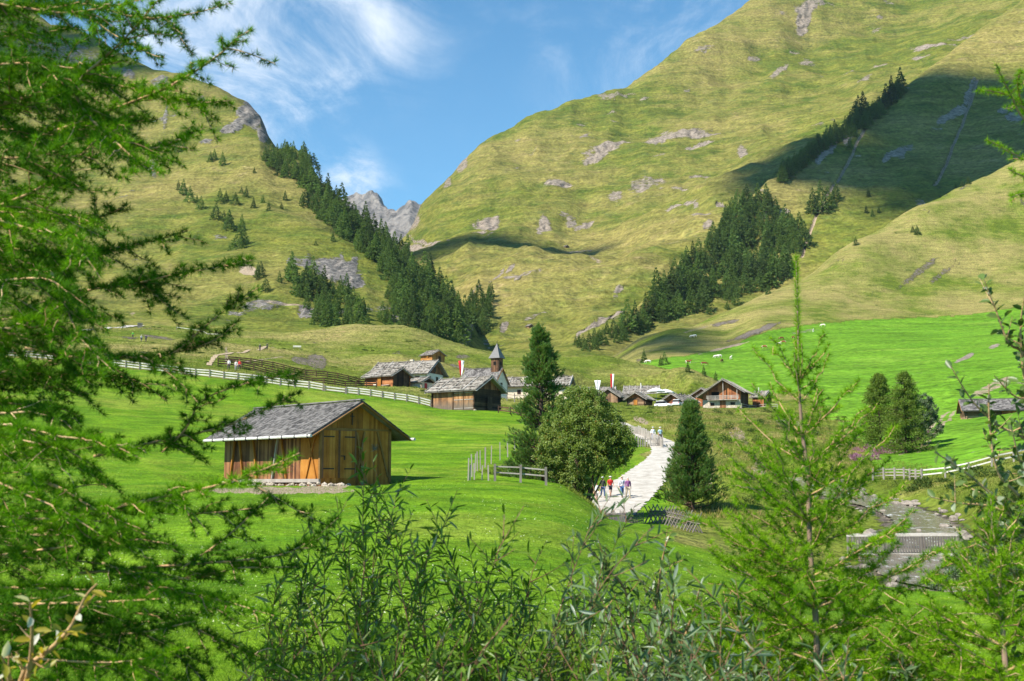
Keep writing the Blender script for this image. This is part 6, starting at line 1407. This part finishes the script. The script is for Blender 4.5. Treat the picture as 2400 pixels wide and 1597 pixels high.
for k in range(42):                                             # the inner mass of the crown towards the trunk
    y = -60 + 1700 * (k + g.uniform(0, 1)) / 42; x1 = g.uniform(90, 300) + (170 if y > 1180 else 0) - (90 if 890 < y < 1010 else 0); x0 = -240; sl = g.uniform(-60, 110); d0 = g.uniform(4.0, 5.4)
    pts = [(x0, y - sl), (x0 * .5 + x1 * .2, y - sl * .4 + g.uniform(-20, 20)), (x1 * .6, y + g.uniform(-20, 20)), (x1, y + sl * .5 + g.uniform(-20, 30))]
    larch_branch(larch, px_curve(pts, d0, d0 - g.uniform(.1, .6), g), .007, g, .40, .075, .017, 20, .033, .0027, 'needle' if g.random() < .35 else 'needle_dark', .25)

def sapling(name, label, trunk_px, d, nodes, seed, leader, r0=.016, len_top=.24, len_low=.74, mat='needle_young'):
    g = np.random.default_rng(seed); root = thing(name, label, 'tree', (0, 0, 0)); P = px_curve(trunk_px, d, d, g); w = []; add_tube(w, P, r0, .0022, 8)
    V, F = cat(w); tk = link('trunk', np_mesh('trunk', V, F, M['twig_grey'], True), root); need = []
    S, f = resample(P, .012); T = unit(np.gradient(S, axis=0)); ok = f > leader; S, T = S[ok], T[ok]; m = len(S) * 30; ii = np.repeat(np.arange(len(S)), 30)
    need.append(blades(S[ii], unit(T[ii] * .9 + rdir(m, g) * .75), g.uniform(.024, .04, m), np.full(m, .0026), g))
    V, F = cat(need); link('needles', np_mesh('needles', V, F, M[mat]), tk)
    L = np.concatenate([[0], np.cumsum(np.linalg.norm(np.diff(P, axis=0), axis=1))])
    a0 = g.uniform(0, 6)
    for f0, nb, up in nodes:
        c = np.array([np.interp(f0 * L[-1], L, P[:, k]) for k in range(3)]); q = 1 - (f0 - nodes[0][0]) / (nodes[-1][0] - nodes[0][0] + 1e-6)
        for b in range(nb):
            a0 += 2.4; ll = (len_top + (len_low - len_top) * q) * g.uniform(.7, 1.1); h = np.array([math.cos(a0), math.sin(a0) * .8, 0]); t = np.linspace(0, 1, 9)[:, None]
            Q = c + h * ll * (t * math.cos(up) ) + np.array([0, 0, 1.]) * ll * (t * math.sin(up) * .8 + .22 * t ** 2 * (1 if q < .6 else .5)) + g.normal(0, .008, (9, 3)) * t
            larch_branch(root, Q, .0055 * (.5 + .6 * q), g, (.26 * q + .07), .065, .0155, 19, .030, .0024, mat, .05, flat=.5, second=q > .55)
    return root
sapling('larch_sapling', 'slender young larch with long bare leader standing right of centre in the foreground', [(1926, 1640), (1917, 1560), (1911, 1440), (1899, 1290), (1893, 1120), (1880, 1010), (1873, 900), (1870, 760), (1866, 603)], 5.0,
        [(.02, 4, .35), (.08, 4, .4), (.14, 5, .4), (.20, 5, .42), (.27, 6, .45), (.33, 5, .5), (.39, 6, .5), (.45, 5, .55), (.52, 5, .6), (.585, 5, .72), (.66, 3, .85), (.71, 6, .85)], 201, .70)
sapling('larch_sapling', 'shorter bushy young larch in the bottom right foreground', [(2362, 1640), (2355, 1540), (2346, 1420), (2340, 1330), (2328, 1240), (2322, 1165)], 4.6,
        [(.02, 5, .35), (.14, 5, .4), (.26, 6, .45), (.38, 6, .5), (.5, 6, .6), (.62, 6, .7), (.76, 5, .9)], 202, .75, .013, .20, .56)
sapling('larch_sapling', 'low young larch between the willows and the slender larch', [(2120, 1680), (2128, 1620), (2140, 1560), (2160, 1500)], 4.9, [(.05, 5, .4), (.3, 6, .5), (.55, 6, .6), (.8, 5, .8)], 203, .8, .01, .18, .5)
sapling('larch_sapling', 'low young larch tuft left of the slender larch base', [(1735, 1660), (1742, 1590), (1750, 1500), (1745, 1420)], 5.3, [(.05, 5, .4), (.3, 6, .5), (.55, 6, .6), (.8, 5, .8)], 204, .8, .01, .18, .55)
lr = thing('larch_tree', 'larch at the right edge showing only branch tips high up in the picture', 'tree', (0, 0, 0))
b0 = onground(2640, 4.8); tr = MB(); tr.tube([b0 - Vector((0, 0, .3)), b0 + Vector((0, .1, 2)), b0 + Vector((.03, .1, 4.6)), b0 + Vector((.05, .1, 6.4))], [.08, .06, .025, .004], 8); tr.build('trunk', M['twig_grey'], lr)
for pts in ([(2600, 420), (2480, 350), (2400, 280), (2372, 228), (2350, 185), (2335, 150)], [(2410, 270), (2372, 228), (2330, 215), (2291, 210)], [(2560, 440), (2440, 385), (2400, 372), (2355, 350), (2316, 328)], [(2500, 450), (2430, 425), (2400, 415), (2366, 398)], [(2400, 262), (2385, 200), (2394, 165)], [(2540, 560), (2440, 470), (2400, 455), (2372, 462)]):
    larch_branch(lr, px_curve(pts, 4.7, 4.3, g), .005, g, .10, .08, .014, 15, .024, .0020, 'needle_young', .05)

for k in range(26):                                             # its other boughs, outside the picture on the right
    a = g.uniform(-1.25, 1.25); z = .7 + 5.4 * k / 26; ll = (1.35 - .17 * z) * g.uniform(.8, 1.1); c = np.array(b0) + np.array([.02, .1, z]); t = np.linspace(0, 1, 9)[:, None]
    larch_branch(lr, c + np.array([math.cos(a), math.sin(a), 0]) * ll * t + np.array([0, 0, .25]) * ll * t ** 2, .006, g, .26, .08, .018, 15, .03, .0025, 'needle_young', .1)
# willows: many slim stems rising from one stool, set with lance leaves
def willow(label, base_px, d, tips, seed, mat='willow', leaf=(.05, .085), lw=.0125, extra=8, step=.026, low=.0, dj=.6):
    g = np.random.default_rng(seed); b = onground(base_px, d); root = thing('willow_shrub', label, 'shrub', b); O = np.array(b); stems = []; Vs = []
    tips = list(tips); mx = min(t[1] for t in tips)
    for k in range(extra): t = tips[g.integers(len(tips))]; tips.append((t[0] + g.uniform(-130, 130), t[1] + g.uniform(50, 300)))
    for (x, y) in tips:
        T = np.array(at(x, y, d + g.uniform(-dj, dj))) - O; t = np.linspace(0, 1, 14)[:, None]
        s0 = np.array([g.uniform(-.7, .7), g.uniform(-.4, .4), -.1]); lean = g.normal(0, .38, 2); Q = s0 + (T - s0) * t; bow = np.array([lean[0], lean[1], .1]) * (t * (1 - t) * 2); kink = np.cumsum(g.normal(0, .014, (14, 3)), 0); Q = Q + bow + (kink - kink[-1] * t) * t
        w = []; add_tube(w, Q, .0065, .0012, 5); twigs = [Q[3:]]
        S, f = resample(Q, .085)
        for i in range(2, len(S) - 1):
            if f[i] > .25 and g.random() < .85:
                tg = unit((S[i] - S[i - 1])[None])[0]; dd = unit(tg * .8 + rdir(1, g)[0] * 1.0); l2 = g.uniform(.14, .46) * (1.15 - f[i] * .8); tt = np.linspace(0, 1, 6)[:, None]; Q2 = S[i] + dd * l2 * tt + np.array([0, 0, .12]) * l2 * tt ** 2; add_tube(w, Q2, .0024, .0009, 4); twigs.append(Q2)
        V, F = cat(w); st = link('stem', np_mesh('stem', V, F, M['willow_stem'], True), root); L_ = []
        for Qt in twigs:
            S, f = resample(Qt, step)
            if len(S) < 3: continue
            TT = unit(np.gradient(S, axis=0)); n = len(S); ang = np.arange(n) * 2.4 + g.uniform(0, 6); r1 = unit(np.cross(TT, np.array([.3, .2, .93]))); r2 = np.cross(TT, r1)
            lat = r1 * np.cos(ang)[:, None] + r2 * np.sin(ang)[:, None]; D = unit(TT * .7 + lat * g.uniform(.4, 1.1, (n, 1)) + rdir(n, g) * .3); N = unit(TT * .6 - lat * .5 + rdir(n, g) * .5 + np.array([0, 0, .3]))
            L_.append(leaves6(S, D, N, g.uniform(*leaf, n) * (1 - .35 * (f > .93)), np.full(n, lw) * g.uniform(.75, 1.25, n), .12, g.uniform(.0, .25)))
        V, F = cat(L_); link('foliage', np_mesh('foliage', V, F, M[mat]), st)
    return root
willow('dark willow shrub farthest left, next to the larch boughs', 790, 5.6, [(690, 1290), (732, 1185), (790, 1172), (852, 1105), (895, 1185), (965, 1095), (662, 1400), (700, 1480), (760, 1300), (820, 1240), (880, 1290), (640, 1500), (930, 1200), (850, 1036), (872, 1078)], 301, extra=9)
willow('dark willow shrub with tall forked tips left of centre', 1010, 5.3, [(1000, 1172), (1072, 1148), (960, 1250), (1100, 1260), (1030, 1300), (910, 1340), (1080, 1380)], 302, extra=8)
willow('dark willow shrub in the bottom centre reaching up the middle', 1200, 5.2, [(1228, 1186), (1190, 1250), (1130, 1330), (1280, 1268), (1240, 1340), (1170, 1400), (1300, 1380)], 303, extra=8)
willow('grey green willow shrub right of centre with silvery upper leaves', 1450, 4.9, [(1432, 1162), (1490, 1182), (1532, 1232), (1400, 1252), (1345, 1250), (1562, 1292), (1610, 1335), (1380, 1352), (1460, 1300), (1520, 1370)], 304, 'willow_silver', extra=10)
willow('low silvery willow shrub in front of the slender young larch', 1690, 4.8, [(1640, 1400), (1690, 1432), (1762, 1482), (1802, 1424), (1600, 1450), (1720, 1380), (1580, 1380)], 305, 'willow_silver', extra=7)
willow('small silvery willow sprig at the bottom right of the slender larch', 2030, 4.4, [(2026, 1518), (1990, 1492), (2062, 1502), (2010, 1560)], 306, 'willow_silver', extra=2)
willow('low dark willow at the bottom edge between the centre shrubs', 1330, 4.6, [(1330, 1430), (1280, 1460), (1400, 1450), (1360, 1500), (1250, 1520), (1180, 1500), (1080, 1490), (1130, 1530)], 307, extra=7)
willow('low silvery willow at the bottom edge under the slender larch', 1850, 4.5, [(1830, 1520), (1790, 1500), (1880, 1540), (1740, 1540), (1930, 1530), (1650, 1530)], 308, 'willow_silver', extra=4)

willow('low willow thicket at the bottom edge nearest the overhanging larch', 700, 4.5, [(620, 1470), (680, 1430), (740, 1460), (800, 1440), (860, 1480), (930, 1450), (560, 1520), (780, 1520)], 309, extra=9)
willow('low leafy willow at the bottom edge right of centre with reddish stems', 1560, 4.3, [(1480, 1480), (1540, 1450), (1600, 1500), (1430, 1500), (1660, 1480), (1390, 1540)], 310, 'willow_silver', extra=8)
willow('low dark willow at the bottom edge left of centre', 980, 4.4, [(900, 1500), (960, 1460), (1020, 1440), (1080, 1430), (1140, 1460), (1200, 1440), (1000, 1530)], 311, extra=9)
# sallow with broad leaves along the right edge
def sallow(name, label, base_px, d, boughs, seed, mat='sallow', leaf=(.030, .052), wr=.56, step=.024, twl=.22):
    g = np.random.default_rng(seed); b = onground(base_px, d); root = thing(name, label, 'shrub', b); O = np.array(b)
    for pts in boughs:
        Q = np.concatenate([[[0, 0, -.1]], px_curve(pts, d, d - .25, g) - O]); w = []; add_tube(w, Q, .009, .0018, 6); twigs = [Q[len(Q) // 4:]]; S, f = resample(Q, .07)
        for i in range(2, len(S) - 1):
            if f[i] > .3 and g.random() < .9:
                tg = unit((S[i] - S[i - 1])[None])[0]; l2 = g.uniform(.4, 1.15) * twl * (1.2 - f[i] * .7); tt = np.linspace(0, 1, 6)[:, None]; Q2 = S[i] + unit(tg * .8 + rdir(1, g)[0] * .9) * l2 * tt + np.array([0, 0, .2]) * l2 * tt ** 2; add_tube(w, Q2, .003, .0011, 4); twigs.append(Q2)
        V, F = cat(w); st = link('stem', np_mesh('stem', V, F, M['twig'], True), root); L_ = []
        for Qt in twigs:
            S, f = resample(Qt, step)
            if len(S) < 3: continue
            TT = unit(np.gradient(S, axis=0)); n = len(S); ang = np.arange(n) * 2.4 + g.uniform(0, 6); r1 = unit(np.cross(TT, np.array([.3, .2, .93]))); r2 = np.cross(TT, r1); lat = r1 * np.cos(ang)[:, None] + r2 * np.sin(ang)[:, None]
            D = unit(TT * .55 + lat * .9 + rdir(n, g) * .3); N = unit(rdir(n, g) * .7 + TT * .5 + np.array([0, 0, .4])); Ll = g.uniform(*leaf, n); L_.append(leaves6(S, D, N, Ll, Ll * wr, .16, .12))
        V, F = cat(L_); link('foliage', np_mesh('foliage', V, F, M[mat]), st)
    return root
sallow('sallow_shrub', 'broad leaved sallow with knobbly upright twigs at the right edge', 2470, 4.8, [[(2480, 1300), (2450, 1000), (2404, 840), (2364, 803), (2332, 722), (2306, 656)], [(2480, 1320), (2440, 1080), (2398, 1027), (2340, 997), (2279, 940), (2228, 858)], [(2470, 1340), (2400, 1180), (2340, 1110), (2320, 1000), (2318, 900)], [(2460, 1400), (2380, 1220), (2290, 1130), (2230, 1085), (2190, 1060)], [(2480, 1250), (2430, 1000), (2400, 880), (2392, 770), (2400, 700)], [(2460, 1350), (2400, 1240), (2330, 1190), (2250, 1180), (2180, 1165)], [(2480, 1350), (2420, 1160), (2390, 1080), (2370, 1000)], [(2470, 1500), (2400, 1380), (2330, 1290), (2270, 1240)], [(2500, 1200), (2470, 1000), (2440, 940), (2380, 930), (2330, 880)]], 401)
sallow('sallow_shrub', 'sallow twigs with rounded leaves rising among the silvery willow leaves', 1500, 5.4, [[(1500, 1600), (1470, 1400), (1420, 1330), (1350, 1255)], [(1510, 1600), (1540, 1400), (1555, 1300), (1570, 1255)], [(1560, 1620), (1620, 1450), (1640, 1380)], [(1480, 1600), (1440, 1450), (1360, 1400)]], 402, twl=.16)
sallow('sallow_sprig', 'yellowing broad leaved sprig at the bottom left in front of the larch', 60, 3.2, [[(40, 1640), (60, 1570), (120, 1520), (165, 1470), (200, 1400), (228, 1368)], [(50, 1640), (70, 1560), (75, 1480), (70, 1410)], [(30, 1640), (20, 1580), (5, 1540)]], 403, 'autumn', (.03, .05), .45, .03, .12)
# ------------------------------------------------------------------ light, sky, clouds
PHI, ELV = R(36), R(45)
SUN = Vector((-math.cos(PHI) * math.cos(ELV), -math.sin(PHI) * math.cos(ELV), math.sin(ELV)))
sd = bpy.data.lights.new('sun', 'SUN'); sd.energy = 4.95; sd.angle = R(.53); sd.color = (1, .93, .82)
so = bpy.data.objects.new('sun', sd); COL.objects.link(so); so.rotation_euler = SUN.to_track_quat('Z', 'Y').to_euler()
w = bpy.data.worlds.new('World'); scene.world = w; w.use_nodes = True
wt = w.node_tree; bg = wt.nodes['Background']
class WT(NT):
    def __init__(s): s.t = wt
t = WT()
sky = t.t.nodes.new('ShaderNodeTexSky'); sky.sky_type = 'NISHITA'; sky.sun_disc = False
sky.sun_elevation = ELV; sky.sun_rotation = math.atan2(SUN.x, SUN.y); sky.altitude = 1600; sky.air_density = 1.0; sky.dust_density = .3; sky.ozone_density = 2.0
dirv = t.coord('Generated')
sp = t.t.nodes.new('ShaderNodeSeparateXYZ'); t.set(sp.inputs[0], dirv)
zc = t.math('MAXIMUM', sp.outputs[2], .06)
plane = t.n('ShaderNodeCombineXYZ', {0: t.math('DIVIDE', sp.outputs[0], zc), 1: t.math('DIVIDE', sp.outputs[1], zc), 2: 0.0})
warp = t.noise(plane, .9, 3, .5)
nA = t.noise(t.mapping(plane, (1.0, .5, 1)), 3.1, 10, .68, .7)
nB = t.noise(t.mapping(plane, (1.5, .45, 1)), 1.3, 8, .66, 1.6)
acc = None
for px, py, r0, s in ((640, 60, .12, .85), (560, 150, .09, .9), (690, 165, .07, .75), (830, 60, .10, .42), (960, 40, .08, .5), (760, 130, .06, .7), (420, 60, .15, .9), (800, 410, .045, .7), (860, 430, .04, .5), (1210, 30, .05, .3), (1290, 90, .035, .3), (1350, 190, .06, .25), (1620, 40, .14, .38), (1500, 110, .1, .25)):
    u, s_ = ray(px, py); c = Vector((u, 1, s_)).normalized()
    d = t.n('ShaderNodeVectorMath', {0: dirv, 1: c}, out=1, operation='DISTANCE')
    k = t.n('ShaderNodeMapRange', {'Value': d, 'From Min': 0.0, 'From Max': r0, 'To Min': s, 'To Max': 0.0}, interpolation_type='SMOOTHSTEP')
    acc = k if acc is None else t.math('ADD', acc, k)
acc = t.math('MINIMUM', acc, 1.0)
wisps = t.math('ADD', t.math('MULTIPLY', nA, .65), t.math('MULTIPLY', nB, .45))
cl = t.n('ShaderNodeMapRange', {'Value': t.math('ADD', wisps, t.math('MULTIPLY', acc, .10)), 'From Min': .50, 'From Max': .86, 'To Min': 0.0, 'To Max': .95}, interpolation_type='SMOOTHSTEP')
cl = t.math('MULTIPLY', cl, t.math('ADD', t.math('MULTIPLY', acc, .95), .03), clamp=True)
skyc = t.mix(1.0, sky.outputs[0], (.50, 1.04, 1.14), 'MULTIPLY')
veil = t.mr(sp.outputs[2], .1, .45, .10, 0)
skyc = t.mix(veil, skyc, (6.0, 6.8, 7.6))
t.set(bg.inputs[0], t.mix(cl, skyc, (6.6, 7.0, 7.5)))
bg.inputs[1].default_value = .092
# clouds drifting outside the picture, whose shadows lie on the slopes
t = NT('cloud white'); t.base((.85, .85, .87)); t.b.inputs['Roughness'].default_value = 1; M['cloud'] = t.m
def cloud(px, py, names, size, seed, h, label):
    p = hit(px, py, names)
    c = p + SUN * (h / SUN.z)
    m = MB(); rg = random.Random(seed)
    for k in range(34):
        a = rg.uniform(0, 6.283); q = rg.uniform(0, 1) ** .6
        m.lump((c.x + math.cos(a) * q * size[0], c.y + math.sin(a) * q * size[1], c.z + rg.uniform(-.1, .2) * size[0]), rg.uniform(.2, .4) * min(size), rg, 2, .5)
    o = m.build('cloud', M['cloud'], None, True); tag(o, label, 'cloud', kind='structure')
CLOUDS = [((2260, 345), ['mountain_spur'], (200, 240), 1, 3600), ((2420, 330), ['mountain_spur', 'ground'], (120, 200), 2, 3600), ((2060, 440), ['mountain_spur'], (60, 90), 6, 3600),
          ((1140, 570), ['mountain_right'], (110, 75), 3, 3600), ((150, 120), ['mountain_left'], (90, 110), 4, 3600), ((1560, 795), ['ground', 'mountain_spur'], (30, 80), 5, 1800)]
for (pp, nm, sz, sdn, hh) in CLOUDS: cloud(*pp, nm, sz, sdn, hh, 'white drifting cloud high above the valley outside the picture')
hz = MB(); hz.box((-4200, -60, -14), (8400, 0, 0), (0, 5200, 0), (0, 0, 1500)); t = NT('mountain air')
t.t.nodes.remove(t.b); pv = t.t.nodes.new('ShaderNodeVolumePrincipled'); pv.inputs['Color'].default_value = (.62, .76, .95, 1); pv.inputs['Density'].default_value = .000028; pv.inputs['Anisotropy'].default_value = .2
t.t.links.new(pv.outputs[0], t.out.inputs['Volume']); ho = hz.build('haze', t.m); ho['kind'] = 'stuff'
vs = scene.view_settings; vs.view_transform = 'Standard'; vs.look = 'None'; vs.exposure = .92; vs.gamma = 1
scene.display_settings.display_device = 'sRGB'
scene.cycles.max_bounces = 6; scene.cycles.transparent_max_bounces = 4; scene.cycles.diffuse_bounces = 3
